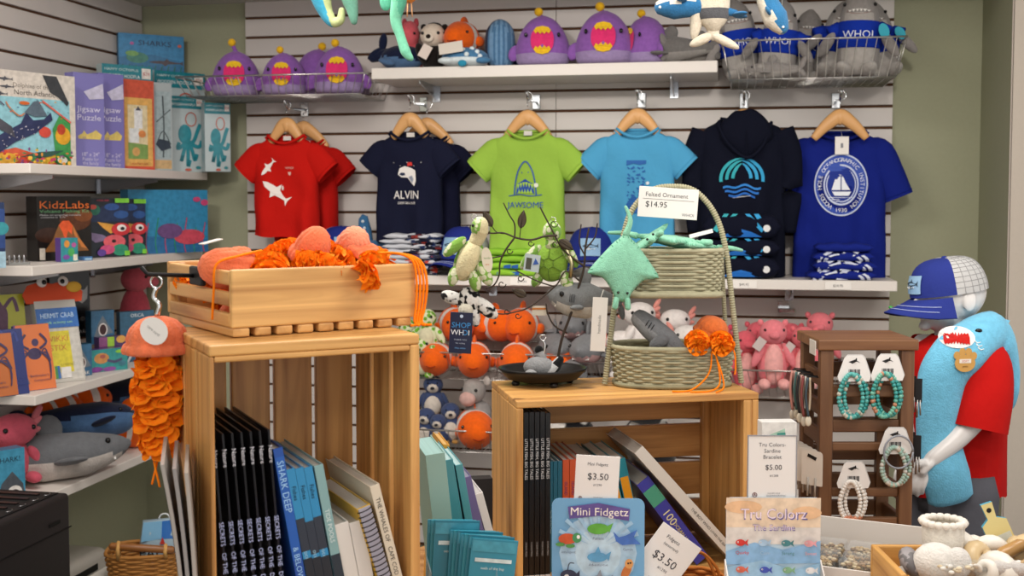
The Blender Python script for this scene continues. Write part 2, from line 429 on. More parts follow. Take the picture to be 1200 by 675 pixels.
def faceout(label, x, z, y0):
    t = thing('shirt_faceout', label, 'display arm', (x, D-.004, z), group='chrome arms holding shirts on the back wall')
    b = MB(); b.box((0, -.004, 0), (.03, .008, .055), chrome, None, .002); b.build('wall_plate', t)
    b = MB(); b.tube([(0, 0, 0), (0, y0 - D + .02, -.01), (0, y0 - D - .012, .018)], .005, chrome, 8); b.build('rod', t)
def hash1(i): return (sin(i*12.9898)*43758.5453) % 1
def shirt(name, label, col, x, y, zc, tw, hgt, span, M=None, group=None, sleeve_drop=.13, prints=None, collar_w=.072, hood=False, long=False, seed=1, cat='shirt', flare=1.06, tagged=True, dp=.036):
    """collar top at local z=0, torso down to -hgt; faces -Y"""
    t = thing(name, label, cat, M=M if M is not None else T(x, y, zc), group=group)
    mt = m(col, 'fabric'); n = 84
    def fold(x_, z):
        a = min(1, max(0, (-z - .12)/.2))
        return (.010*sin(x_*38 + seed*1.7 + z*3) + .006*sin(x_*71 + seed*2.9 - z*5)) * a + .004*sin((x_ + z*.9)*42 + seed)*min(1, max(0, -z/.08))*(.3 + .7*abs(x_)/.12) + .002*sin(x_*25 + z*30 + seed)
    def halfw(z):
        q = -z / hgt
        return tw/2 * (1 + (flare-1)*q)
    def cross(z, hw, d, zf=None):
        r = []
        for i in range(n):
            a = 2*pi*i/n; ca, sa = cos(a), sin(a)
            X = hw*math.copysign(abs(ca)**.62, ca); Y = d*math.copysign(abs(sa)**.75, sa)
            zz = z if zf is None else zf(X, Y, z)
            r.append(V((X, Y + fold(X, z) * (1 if Y < 0 else .4), zz)))
        return r
    sh = .055   # shoulder drop
    rings = []
    nz = 26
    for j in range(nz + 1):
        z = -hgt + (hgt - sh - .03) * j / nz
        rings.append(cross(z, halfw(z), dp*(1 + .35*(1 - j/nz)), (lambda X, Y, z: z + .004*sin(X*45+seed) + .006*sin(X*17+seed*3)) if j < 1 else None))
    for k, (hw, z, d) in enumerate(((tw/2*.99, -sh, .9), (tw/2*.86, -sh*.62, .8), (tw/2*.62, -sh*.3, .68), (collar_w+.012, -.008, .58), (collar_w, 0, .55))):
        rings.append(cross(z, hw, dp*d, (lambda X, Y, z, k=k: z - (.016 + .010*k if Y < 0 else .004) * max(0, 1 - (X/(collar_w+.01))**2)*(.3+.18*k))))
    b = MB(); b.loft(rings, mt, False); body = b.build('body', t)
    # collar band and inside back of the neck
    cr = [V((collar_w*1.0*cos(a), (dp*.55+.002)*sin(a), -.002 - (.050 if sin(a) < 0 else .006)*max(0, 1-cos(a)**2)*.62)) for a in [2*pi*i/28 for i in range(29)]]
    b = MB(); b.tube(cr, .0055, mt, 6, caps=False); b.build('collar', t)
    # sleeves
    for sx in (-1, 1):
        b = MB()
        tip = span/2
        if long:
            pts = [(sx*tw*.44, 0, -sh*.9), (sx*tw*.54, -.003, -.13), (sx*tw*.57, -.006, -.24), (sx*tw*.56, -.004, -.33), (sx*tw*.55, 0, -.40)]
            rr = [(.05, .034), (.048, .034), (.044, .032), (.040, .03), (.03, .026)]
        else:
            tp = tip - .03; pts = [(sx*tw*.33, 0, -.062), (sx*tw*.44, 0, -.078), (sx*(tw*.44+tp)/2, -.001, -(.078+sleeve_drop)/2 - .003), (sx*tp, -.002, -sleeve_drop)]
            rr = [(.036, .022), (.05, dp*.8), (.056, dp*.82), (.054, dp*.8)]
        P = crom(pts, 4)
        b.tube(P, rr, mt, 18, up=(0, 0, 1), caps=long)
        if not long:   # cuff seam
            d = (P[-1] - P[-2]).normalized(); c = P[-1] - d*.012; u = V((0, 0, 1)); u = (u - d*u.dot(d)).normalized(); v = d.cross(u)
            b.tube([c + u*.0555*cos(a) + v*(dp*.81+.001)*sin(a) for a in [2*pi*i/20 for i in range(21)]], .0012, mt, 5, caps=False)
        b.build('sleeve', t)
    def wf(u, v, h):     # on the chest; v measured down from the collar
        hw = halfw(v); q = min(.999, abs(u/hw)); sa = sqrt(max(0, 1 - (q**(1/.62))**2))
        j = min(1, max(0, (v + hgt) / (hgt - sh - .03)))
        return V((u, -(dp*(1+.35*(1-j)) * sa**.75) + fold(u, v) - .0038 - h, v))
    if tagged:
        b = MB(); b.box((0, dp*.55 - .007, -.012), (.03, .002, .016), m('ded8d2', 'paper')); b.build('neck_label', t)
    if prints:
        b = MB(); prints(b, wf); b.build('print', t)
    if hood:
        b = MB()
        hp = [(-.07, -.01, .002), (-.075, -.035, -.03), (-.06, -.05, -.075), (0, -.062, -.125), (.06, -.05, -.075), (.075, -.035, -.03), (.07, -.01, .002)]
        b.ell((.012, -.045, -.062), (.092, .034, .088), mt, nu=28, nv=16, fn=lambda d: (1 - .32*max(0, -d.z)*abs(d.x)) * (1 + .04*sin(d.x*9 + d.z*6)))
        b.tube(crom([(-.085, -.045, -.02), (-.05, -.07, -.09), (.015, -.08, -.142), (.07, -.068, -.10), (.098, -.045, -.02)], 6), .006, mt, 8, round_ends=True)
        b.tube(crom([(.012, -.03, .024), (.012, -.066, -.0), (.014, -.081, -.07), (.015, -.078, -.14)], 6), .0022, mt, 6)
        b.build('hood', t)
    return t
def spoly(b, pts, col, wf, s=1, ox=0, oy=0, h=0, rot=0):
    c, q = cos(R(rot)), sin(R(rot))
    b.poly([(ox + s*(x*c - y*q), oy + s*(x*q + y*c)) for x, y in pts], m(col, 'paper'), warp=wf, h=h)
SHARK = [(-1, .05), (-.75, .2), (-.35, .28), (-.1, .3), (.05, .62), (.2, .28), (.55, .15), (.8, .12), (1, .42), (.95, .05), (1.02, -.25), (.78, -.02), (.45, -.08), (.1, -.16), (-.05, -.45), (-.25, -.14), (-.7, -.12)]
def pr_red(b, wf):
    spoly(b, SHARK, 'f3e9e2', wf, .062, -.028, -.215, 0, -38); spoly(b, SHARK, 'f3e9e2', wf, .038, -.055, -.125, 0, 48)
    spoly(b, [(-.5, .4), (.5, .4), (.4, -.4), (0, -.7), (-.4, -.4)], 'e9b6a8', wf, .012, .03, -.145)
    b.text('WHOI', .012, m('e9b6a8', 'paper'), warp=wf, at=(.03, -.125)); b.ell((.002, wf(.002, -.2, 0).y, -.2), (.004, .001, .009), m('f3e9e2', 'paper'), nu=8, nv=6)
def pr_navy(b, wf):
    w_ = 'ebe6e2'
    spoly(b, [(-1, -.1), (-.8, .55), (-.2, .8), (.5, .6), (1, .3), (1.05, -.8), (.85, -1.35), (.5, -1.0), (.1, -.45), (-.6, -.4)], w_, wf, .034, 0, -.155)
    spoly(b, [(-.4, 0), (-.35, .6), (.35, .65), (.5, .1)], 'd1312b', wf, .022, .012, -.128, .0006)
    spoly(b, [(-.9, .0), (-.6, .25), (-.1, .22), (.0, -.1), (-.5, -.22)], '26304a', wf, .026, -.005, -.158, .0006)
    spoly(b, [(.1, -.1), (.6, .1), (.8, -.4), (.6, -.9)], '8d93a3', wf, .028, .004, -.165, .0009)
    for q in range(5): spoly(b, [(-.1, -.1), (.1, -.1), (.1, .1), (-.1, .1)], w_, wf, .012, -.05 + q*.026, -.115 - (q % 2)*.012)
    b.text('ALVIN', .042, m(w_, 'paper'), warp=wf, at=(0, -.232), sx=.82); b.text('DEEP-SEA SUB', .012, m(w_, 'paper'), warp=wf, at=(0, -.262), sx=.9)
def pr_green(b, wf):
    c = m('2a4fa8', 'paper')
    def st(pts, wd=.0045, close=False):
        P = crom([(x, y, 0) for x, y in pts], 5); N = len(P)
        for i in range(N-1):
            d = (P[i+1]-P[i]).normalized(); q = V((-d.y, d.x, 0))*wd/2; A, B = P[i], P[i+1]
            b.add([wf(A.x+q.x, A.y+q.y, 0), wf(B.x+q.x, B.y+q.y, 0), wf(B.x-q.x, B.y-q.y, 0), wf(A.x-q.x, A.y-q.y, 0)], [(0, 1, 2, 3)], c)
    st([(-.04, -.235), (-.036, -.19), (-.024, -.145), (0, -.115), (.024, -.145), (.036, -.19), (.04, -.235)])
    spoly(b, [(-.034, -.232), (-.028, -.195), (0, -.178), (.028, -.195), (.034, -.232), (.02, -.222), (0, -.226), (-.02, -.222)], '2a4fa8', wf)
    for i in range(6): 
        x = -.026 + i*.0104; spoly(b, [(x-.005, -.188 - abs(x)*.3), (x+.005, -.188 - abs(x)*.3), (x, -.206 - abs(x)*.3)], 'a9d24c', wf, 1, 0, 0, .0006)
    for i in range(5):
        x = -.022 + i*.011; spoly(b, [(x-.005, -.229), (x+.005, -.229), (x, -.213)], 'a9d24c', wf, 1, 0, 0, .0006)
    st([(-.06, -.238), (-.02, -.233), (.02, -.238), (.06, -.234)], .003)
    spoly(b, [(-.004, .003), (.004, .003), (0, -.004)], '2a4fa8', wf, .7, -.012, -.155); spoly(b, [(-.004, .003), (.004, .003), (0, -.004)], '2a4fa8', wf, .7, .012, -.155)
    b.text('JAWSOME', .03, c, warp=wf, at=(0, -.27), sx=.95)
    b.poly([(.04 + .008*cos(a), -.2 + .008*sin(a)) for a in [2*pi*i/12 for i in range(12)]], m('e8ecd8', 'paper'), warp=wf, h=.0005)
def pr_blue(b, wf):
    c = '2360a8'
    spoly(b, [(-.034, -.115), (.034, -.115), (.034, -.127), (.012, -.131), (-.01, -.126), (-.034, -.134)], c, wf)
    rs = random.Random(4)
    for j in range(13):
        for i in range(4):
            x = -.026 + i*.0165 + rs.uniform(-.003, .003); y = -.142 - j*.012
            if rs.random() < .8: spoly(b, [(-1, 0), (-.4, .5), (.3, .35), (1, .6), (.8, 0), (1, -.5), (.2, -.4), (-.5, -.4)], c, wf, rs.uniform(.004, .0085), x, y, 0, rs.uniform(-60, 60))
    spoly(b, [(-.034, -.27), (-.01, -.235), (.005, -.25), (.018, -.225), (.034, -.25), (.034, -.30), (-.034, -.30)], c, wf)
    b.poly([(.04 + .006*cos(a), -.195 + .006*sin(a)) for a in [2*pi*i/12 for i in range(12)]], m('dfe9ee', 'paper'), warp=wf, h=.0005)
def waves(b, wf, cx, cy, rr, cut=False):
    cols = ('2fa0b8', '2a9cc0', '2b8fd0', '2f86d8')
    def band(f0, f1, x0, x1, col, s=1):
        N = 12; L = []; Q = []
        for i in range(N+1):
            x = x0 + (x1-x0)*i/N; L.append(wf(cx + s*x*rr, cy + f0(x)*rr, 0)); Q.append(wf(cx + s*x*rr, cy + f1(x)*rr, 0))
        b.add(L+Q, [(i, i+1, N+1+i+1, N+1+i) for i in range(N)], m(col, 'paper'))
    circ = lambda x: sqrt(max(0, 1 - x*x))
    for k, s in ((0, -1), (1, 1)):
        for j in range(3):
            N = 12; L = []; Q = []
            for i in range(N+1):
                a = R(92 - 12*j*.0 - (100 - 6*j)*i/N); r1 = 1.0 - .27*j; r0 = r1 - .15*min(1, .35 + i/N*1.6)
                ox = .03 + .0*j; sq = 1 - .0*j
                L.append(wf(cx + s*(ox + r0*cos(a)*sq)*rr, cy + (r0*sin(a)*(1 + .06*j) + .12*j*(1-i/N) )*rr*.98, 0)); Q.append(wf(cx + s*(ox + r1*cos(a)*sq)*rr, cy + (r1*sin(a)*(1 + .06*j) + .12*j*(1-i/N))*rr*.98, 0))
            b.add(L+Q, [(i, i+1, N+2+i, N+1+i) for i in range(N)], m(('30a8b4', '2f9ed0')[k], 'paper'))
    for j in range(3):
        y = -.36 - .2*j; hw = sqrt(1 - y*y)*.92
        band(lambda x: y + .12*math.exp(-(x*3)**2) + .06*sin(x*7), lambda x: y - .1 + .12*math.exp(-(x*3)**2) + .06*sin(x*7), -hw, hw, ('2a7fd0', '2470c8', '1f66c0')[j])
def pr_hood(b, wf): waves(b, wf, 0, -.215, .075); b.poly([(-.03, -.278), (.03, -.272), (.03, -.274), (-.03, -.281)], m('c9c9cf', 'paper'), warp=wf)
def ringpts(rx, ry, n=40): return [(rx*cos(2*pi*i/n), ry*sin(2*pi*i/n)) for i in range(n)]
def ann(b, wf, cx, cy, r0, r1, col, asp=1.2, n=48, h=0):
    L = [wf(cx + r0*cos(2*pi*i/n), cy + r0*asp*sin(2*pi*i/n), h) for i in range(n)]; Q = [wf(cx + r1*cos(2*pi*i/n), cy + r1*asp*sin(2*pi*i/n), h) for i in range(n)]
    b.add(L+Q, [(i, (i+1) % n, n+(i+1) % n, n+i) for i in range(n)], m(col, 'paper'))
def arctext(b, wf, s, cx, cy, r, asp, size, mt, a0, a1, flip=False, h=.0008):
    n = len(s)
    for i, ch in enumerate(s):
        if ch == ' ': continue
        a = R(a0 + (a1-a0)*i/(n-1)); x = cx + r*cos(a); y = cy + r*asp*sin(a)
        tx, ty = -sin(a), asp*cos(a)
        rot = math.degrees(atan2(ty, tx)) + (0 if flip else 180)
        b.text(ch, size, mt, warp=wf, at=(x, y), rot=rot, h=h)
def seal(b, wf, cx, cy, r, h=0):
    w_ = 'c9d2ea'
    ann(b, wf, cx, cy, r, r*.95, w_, h=h); ann(b, wf, cx, cy, r*.66, r*.60, w_, h=h); ann(b, wf, cx, cy, r*.56, r*.52, w_, h=h)
    b.poly([(cx + x, cy + y) for x, y in ringpts(r*.95, r*.95*1.2)], m('3a56b4', 'paper'), warp=wf, h=h-.0005)
    b.poly([(cx + x, cy + y) for x, y in ringpts(r*.6, r*.6*1.2)], m('14308f', 'paper'), warp=wf, h=h-.0002)
    mt = m('eef1f8', 'paper')
    arctext(b, wf, 'WOODS HOLE OCEANOGRAPHIC INSTITUTION', cx, cy, r*.805, 1.2, r*.22, mt, 238, -58, h=h+.0008); b.text('1930', r*.22, mt, warp=wf, at=(cx, cy - r*.97), h=h+.0008)
    sp = lambda pts: b.poly([(cx + x*r, cy + y*r) for x, y in pts], mt, warp=wf, h=h+.0008)
    sp([(-.02, .52), (-.02, -.2), (-.3, -.2), (-.16, .15)]); sp([(.02, .45), (.02, -.2), (.34, -.2), (.16, .1)]); sp([(-.2, .3), (-.1, .3), (-.22, -.2), (-.36, -.2)])
    sp([(-.34, -.26), (.38, -.26), (.28, -.42), (-.24, -.42)])
    for k in range(3): sp([(-.45 + k*.05, -.48 - k*.08), (.45 - k*.05, -.48 - k*.08), (.45 - k*.05, -.5 - k*.08), (-.45 + k*.05, -.5 - k*.08)])
def pr_royal(b, wf): seal(b, wf, 0, -.19, .09)
YS = 4.10
def hang(px, pyc, args, y=YS, hang_label=None, hang_py=None, **kw):
    p = aty(px, pyc, y); return shirt(args[0], args[1], args[2], p.x, p.y, p.z, *args[3:], **kw)
SG = 'tees hanging on the back wall'
hang(335, 158, ('toddler_tee', 'red tee with two white sharks, front one of the pair', 'c1170f',   .245, .385, .395), prints=pr_red, seed=1, group=SG, sleeve_drop=.145)
hang(358, 164, ('toddler_tee', 'plain side of red tee hanging behind the printed red one', 'b3130d', .245, .40, .385), y=4.20, seed=5, group=SG, sleeve_drop=.145)
hang(480, 154, ('toddler_tee', 'navy tee with a white and red submarine print', '15182e', .235, .40, .365), prints=pr_navy, seed=2, group=SG, sleeve_drop=.14)
hang(502, 160, ('toddler_tee', 'second navy tee half hidden behind the submarine tee', '11132a', .235, .43, .37), y=4.20, seed=8, group=SG, sleeve_drop=.14)
hang(618, 152, ('toddler_tee', 'lime green tee with blue shark jaws and lettering', '97bd49', .262, .47, .43), prints=pr_green, seed=3, group=SG, sleeve_drop=.15)
hang(747, 150, ('toddler_tee', 'sky blue tee with a dark blue printed panel', '4f9fca', .255, .44, .41), prints=pr_blue, seed=4, group=SG, sleeve_drop=.145, tagged=False)
hang(870, 138, y=4.135, args=('child_hoodie', 'navy hooded sweatshirt with blue wave circle hanging open necked', '0c0f1f', .29, .56, .40), prints=pr_hood, hood=True, long=True, seed=6, cat='hoodie', tagged=False, dp=.05)
rs_ = hang(985, 153, y=4.19, args=('toddler_tee', 'royal blue tee with large white round sailing ship seal', '14237c', .30, .53, .45), prints=pr_royal, seed=7, group=SG, sleeve_drop=.235, tagged=False, dp=.045, collar_w=.085)
b = MB(); b.box((.0, -.062, -.055), (.046, .002, .062), m('f0ebe6', 'paper'), None, .0009); b.box((0, -.0635, -.055), (.008, .001, .016), m('8a8a90', 'paper')); b.tube([(0, -.03, -.005), (0, -.06, -.026)], .0006, m('e0ddd8'), 4); b.build('swing_tag', rs_)
HL = ('red shark tee', 'navy submarine tee', 'lime green tee', 'sky blue tee', 'navy hooded sweatshirt', 'royal blue seal tee')
for k, (px, py, hw) in enumerate(((335, 138, .068), (480, 132, .070), (618, 129, .082), (747, 127, .080), (872, 128, .06), (985, 128, .088))):
    p = aty(px, py, YS)
    hanger('pale wooden hanger inside the ' + HL[k], p.x, YS + .004, p.z, hw=hw)
    faceout('chrome wall arm above the ' + HL[k], p.x, p.z + .045, YS)
for k, (px, py) in ((0, (355, 142)), (1, (500, 138))):
    p = aty(px, py, 4.20); hanger('pale wooden hanger in the rear tee behind the ' + HL[k], p.x, 4.204, p.z)
# ------------------------------------------------------------------ folded stacks and caps on the long shelf
def folded(name, label, col, x, y, z, w_, d, h, group, deco=None, rz=0, cat='folded shirt', seed=0):
    t = thing(name, label, cat, (x, y, z), rz, group); mt = m(col, 'fabric'); b = MB(); rs = random.Random(seed)
    rings = []; n = 16; N = 15
    a0, a1 = rs.uniform(0, 6), rs.uniform(0, 6)
    for i in range(N):
        u = -1 + 2*i/(N-1); X = u*w_/2; e = sqrt(max(0, 1 - abs(u)**8))*.9 + .1; r = []
        for k in range(n):
            a = 2*pi*k/n; ca, sa = cos(a), sin(a)
            Y = d/2*math.copysign(abs(ca)**.45, ca)*(1 - .03*(1-e)); Z = h/2 + h/2*math.copysign(abs(sa)**.7, sa)*e
            r.append(V((X, Y + .004*sin(6*u + a0), max(0, Z + .0025*sin(9*u + a1)*(1 if sa > 0 else 0)))))
        rings.append(r)
    b.loft(rings, mt); b.build('cloth', t)
    def wf(u, v, hh):    # v from 0 (bottom of front edge) to h, then over the top
        if v <= h*.92:
            s = min(1, abs((v - h/2)/(h/2))); return V((u, -d/2*(1 - s**2.6*.22) - .0018 - hh, v))
        return V((u, -d/2*.8 + (v - h*.92) , h + .002 + hh))
    if deco: b = MB(); deco(b, wf, w_, h, rs); b.build('print', t)
    return t
def dk_white(b, wf, w_, h, rs):
    for i in range(16):
        u = rs.uniform(.0, .5)*w_; v = rs.uniform(.1, .9)*h; c = rs.choice(['12142a', '12142a', '12142a', 'c8402c', '2a3a66'])
        q = rs.uniform(.008, .02); b.poly([(u-q, v-.004), (u+q, v-.005), (u+q*.8, v+.005), (u-q*.9, v+.004)], m(c, 'paper'), warp=wf, h=.0001*i)
for k in range(8):
    p = aty(481, 320, 4.02)
    folded('folded_tee', 'white tee with navy print, %s in the stack under the navy tee' % ('bottom', 'second from bottom', 'third from bottom', 'fourth from bottom', 'fourth from top', 'third from top', 'second from top', 'top')[k],
           'c9cbd2', p.x + (.006 if k % 2 else -.004), 4.045, ZM + .0005 + k*.0185, .21, .10, .0185, 'white tees folded below the navy tee', dk_white, (k % 3 - 1)*1.5, seed=k)
def dk_green(b, wf, w_, h, rs):
    if rs.random() < .5: b.text('HOT', .02, m('2a5fb0', 'paper'), warp=wf, at=(-.02, h*.45))
    for i in range(5):
        u = rs.uniform(-.06, .03); b.poly([(u-.012, h*.2), (u+.01, h*.15), (u+.012, h*.75), (u-.01, h*.6)], m('2a5fb0', 'paper'), warp=wf, h=.0002)
p = aty(598, 320, 4.0)
for k in range(4):
    folded('folded_tee', 'lime green folded tee, %s of the stack under the green tee' % ('bottom', 'second', 'third', 'top')[k], ('8fc23a', '93c63e', '86b836', '8cbf3a')[k], p.x + .005*(k % 2), 4.05, ZM + .0005 + k*.024, .27, .11, .024, 'green tees folded on the shelf', dk_green if k < 2 else None, 0, seed=20+k)
def dk_royal(b, wf, w_, h, rs):
    w2 = m('d3d9ea', 'paper')
    for k in range(2):
        for i in range(15):
            a = pi*i/14; a2 = pi*(i+1)/14
            if i % 4 == 3: continue
            ro = w_*.42 - k*.02
            f = lambda a, r: (r*cos(a), min(h*1.2, h*.05 + sin(a)*h*1.15*(r/(w_*.42))))
            b.poly([f(a, ro), f(a2, ro), f(a2, ro-.012), f(a, ro-.012)], w2, warp=wf, h=.0004*k)
    b.poly([(-.018, h*.05), (.02, h*.05), (.006, h*.9), (-.004, h*.9)], w2, warp=wf)
p = aty(988, 325, 4.0)
for k in range(4):
    folded('folded_tee', 'royal blue folded tee with white seal, %s of the stack' % ('bottom', 'second', 'third', 'top')[k], '16257e', p.x + (-.004, .006, 0, .004)[k], 4.06, ZM + .0005 + k*.031, .225 - .012*k, .12, .031, 'royal blue tees folded on the shelf', dk_royal if k < 3 else None, 0, seed=40+k)
def dk_hood(b, wf, w_, h, rs):
    s = .8*h/.075
    for sx in (-1, 1):
        for j in range(2): b.poly([(sx*(.012 + .03*j), h*.95), (sx*(.028 + .03*j), h*.95), (sx*(.075 + .02*j), h*.4), (sx*(.068 + .012*j), h*.28)], m(('30a8b4', '2f9ed8')[sx > 0], 'paper'), warp=wf)
    b.poly([(-.07, h*.1), (-.035, h*.3), (0, h*.42), (.035, h*.3), (.07, h*.1)], m('2470c8', 'paper'), warp=wf)
    b.poly([(.085 + .012*cos(2*pi*i/14), h*.45 + .012*sin(2*pi*i/14)) for i in range(14)], m('e6e6e6', 'paper'), warp=wf, h=.001)
p = aty(868, 325, 4.0)
for k, hh in enumerate((.075, .06, .085)):
    folded('folded_hoodie', 'navy folded hoodie with blue waves, %s of three below the hanging one' % ('bottom', 'middle', 'top')[k], '0d1022', p.x, 4.05, ZM + .0005 + (0, .075, .135)[k], .26, .11, hh, 'navy hoodies folded on the shelf', dk_hood, 0, 'folded hoodie', seed=60+k)
def cap(label, M, col='222e7e', mesh='a6a6a6', patch=True, group=None, pin=False, hh=.115):
    """trucker cap, front panel towards -Y, rim circle centre at origin"""
    t = thing('trucker_cap', label, 'cap', M=M, group=group); a, c = .082, .095
    f = MB(); g = MB(); n = 28; rows = 10
    def pt(j, i, k=1.0):
        el = pi/2*j/rows; az = 2*pi*i/n; r = cos(el)**.55
        return V((a*k*r*cos(az), c*k*r*sin(az), hh*k*sin(el)**.95 - (0)))
    for (mb, i0, i1) in ((f, 15, 27), (g, 27, 43)):
        rg = [[pt(j, i) for i in range(i0, i1+1)] for j in range(rows+1)]
        mb.loft(rg, m(col if mb is f else mesh, 'fabric'), False, True, closed=False)
    fr = f.build('front_panel', t); gb = g
    for j in range(1, rows, 1): gb.tube([pt(j, i, 1.004) for i in range(27, 44)], .0007, m('8f8f90'), 4)
    for i in range(28, 43): gb.tube([pt(j, i, 1.004) for j in range(rows)], .0007, m('8f8f90'), 4)
    gb.build('mesh_back', t)
    bm = MB(); N = 14; top = []; bot = []
    for q in range(N+1):
        az = R(200 + 140*q/N); ip = V((a*cos(az), c*sin(az), .0))
        for k in range(5):
            fr_ = k/4; x = ip.x*(1 + .10*fr_); y = ip.y - fr_*.075*(sin(pi*q/N)**.6); z = -.004 - .028*(x/.08)**2*fr_ - .018*fr_
            top.append(V((x, y, z)))
    bot = [v - V((0, 0, .003)) for v in top]; w5 = 5; fs = []
    for q in range(N):
        for k in range(4):
            i = q*w5 + k; fs += [(i, i+1, i+w5+1, i+w5)]; o = len(top); fs += [(o+i, o+i+w5, o+i+w5+1, o+i+1)]
    for q in range(N): i = q*w5 + 4; fs.append((i, len(top)+i, len(top)+i+w5, i+w5))
    bm.add(top + bot, fs, m(col, 'fabric'), True)
    for k in (2, 3): bm.tube([top[q*w5+k] + V((0, 0, .0014)) for q in range(1, N)], .0009, m('aab4d8'), 4)
    if pin: bm.ell(top[3*w5+3] + V((0, -.002, .004)), (.012, .008, .004), m('2f7a34', 'gloss')); bm.ell(top[4*w5+3] + V((0, -.004, .006)), (.007, .005, .004), m('3f9a44', 'gloss'))
    bm.build('brim', t)
    MB().ell((0, 0, hh), (.007, .007, .004), m(col, 'fabric')).build('button', t)
    if patch:
        b = MB(); wp = lambda u, v, h: V((u, -sqrt(max(1e-6, 1 - (u/a)**2)) * c * (cos(math.asin(min(1, (v/hh)**(1/.95))))**.55 if v > 0 else 1) - .003 - h, v))
        for i in range(6):
            u0, u1 = -.032 + .064*i/6, -.032 + .064*(i+1)/6
            for j in range(4):
                v0, v1 = hh*.12 + hh*.5*j/4, hh*.12 + hh*.5*(j+1)/4
                b.add([wp(u0, v0, 0), wp(u1, v0, 0), wp(u1, v1, 0), wp(u0, v1, 0)], [(0, 1, 2, 3)], m('8fb4d4', 'paper'))
        b.poly([(x*.026, .39*hh + y*.022) for x, y in SHARK], m('3a4c5c', 'paper'), warp=wp, h=.002)
        b.poly([(x*.02 - .004, .31*hh + y*.008) for x, y in SHARK], m('dfe6ea', 'paper'), warp=wp, h=.003); b.build('patch', t)
    return t
CG = 'blue caps on the long shelf'
for px, py, rz, lb in ((538, 326, -18, 'blue trucker cap on the shelf right of the white folded tees'), (690, 318, 4, 'blue trucker cap with shark patch beside the green turtle plush'), (392, 300, 25, 'blue cap behind the jellyfish box, mostly hidden below the red tee')):
    p = aty(px, py, 4.02); cap(lb, T(p.x, 4.10, ZM + .045) @ RZ(rz) @ RX(-8) @ S(1.1), group=CG)
# ------------------------------------------------------------------ plush toys
eye = m('0c0c0e', 'gloss', .1)
def upright(b, prof, mat, n=24, sq=1.0, M=None, mod=None):
    """stuffed upright body: profile (radius x, radius y, z)"""
    rings = [[V((rx*cos(2*pi*i/n), ry*sin(2*pi*i/n), z)) for i in range(n)] for rx, ry, z in prof]
    return b.loft(rings, mat, True, True, M)
def smooth_prof(P, k=4): return [tuple(p) for p in crom(P, k)]
def angler(label, M, group, col='8a5aa8', low='9a86b0', face=True, tall=False):
    t = thing('angler_fish_plush', label, 'plush toy', M=M, group=group)
    c1, c2 = m(col, 'plush'), m(low, 'plush')
    b = MB(); upright(b, smooth_prof([(.04, .035, 0), (.085, .075, .012), (.096, .085, .045), (.092, .08, .085), (.074, .066, .13), (.045, .042, .165), (.012, .012, .182)]), lambda p: c2 if p.z < .042 else c1, 28); b.build('body', t)
    lz = 0 if tall else -.020
    b = MB(); b.tube(crom([(0, 0, .172 + lz*.3), (-.004, -.004, .19 + lz*.7), (-.012, -.01, .207 + lz)], 4), [.013, .008, .007], c1, 10); b.build('stalk', t)
    MB().ell((-.014, -.012, .215 + lz), .0155, m('e6b422', 'plush'), nu=14).build('lure', t)
    if face:
        b = MB(); W = lambda u, v, h: V((u, -.085*sqrt(max(.05, 1 - (u/.1)**2)) * (1 if v < .07 else 1 - ((v-.07)/.13)**2*.75) - .004 - h, v))
        b.poly([(.040*math.copysign(abs(cos(a))**.7, cos(a)), .088 + .042*math.copysign(abs(sin(a))**.8, sin(a))) for a in [2*pi*i/24 for i in range(24)]], m('d8336e', 'plush'), warp=W)
        b.build('mouth', t)
        b = MB()
        b.poly([(-.030, .122), (-.023, .110), (-.015, .117), (-.007, .108), (0, .116), (.007, .108), (.015, .117), (.023, .110), (.030, .122), (.021, .133), (0, .138), (-.021, .133)], m('e8bc28', 'felt'), warp=W, h=.002)
        b.build('upper_teeth', t)
        b = MB(); b.poly([(-.030, .055), (-.023, .067), (-.015, .060), (-.007, .069), (0, .060), (.007, .069), (.015, .060), (.023, .067), (.030, .055), (.021, .043), (0, .038), (-.021, .043)], m('e8bc28', 'felt'), warp=W, h=.002)
        b.build('lower_teeth', t)
        for s in (-1, 1): MB().ell((s*.057, -.066, .108), (.006, .005, .008), eye, nu=10, nv=8).build('eye', t)
    for s in (-1, 1):
        b = MB(); b.ell((0, 0, 0), (.022, .008, .03), c1, T(s*.098, -.01, .052) @ RY(s*-28), 12, 8); b.build('fin', t)
    b = MB(); b.ell((0, .085, .05), (.012, .03, .035), c1); b.build('tail', t)
    return t
AG = 'purple angler fish plushes'
def put(px, py, Y, rz=0, s=1, rx=0, ry=0, z=None):
    p = aty(px, py, Y); return T(p.x, Y, p.z if z is None else z) @ RZ(rz) @ RX(rx) @ RY(ry) @ S(s)
ZB1 = 1.9865
angler('purple angler fish plush leftmost in the wire basket, tallest lure stalk', put(277, 104, 4.09, 18, .95, z=ZB1) , AG, tall=True)
angler('purple angler fish plush second from left in the wire basket', put(333, 104, 4.08, 14, .88, z=ZB1), AG)
angler('purple angler fish plush at the right end of the wire basket', put(398, 104, 4.08, 12, .98, z=ZB1), AG)
angler('purple angler fish plush turned away behind others in the basket', put(372, 100, 4.20, 160, 1.02, z=ZB1), AG)
angler('purple angler fish plush in the middle of the upper shelf', put(636, 72, 4.12, 8, 1.02, z=zb_top), AG)
angler('purple angler fish plush right of centre on upper shelf', put(708, 71, 4.12, 4, 1.08, z=zb_top), AG)
angler('purple angler fish plush lying on its side beside a grey one', put(757, 71, 4.16, -52, .98, z=zb_top) , AG)
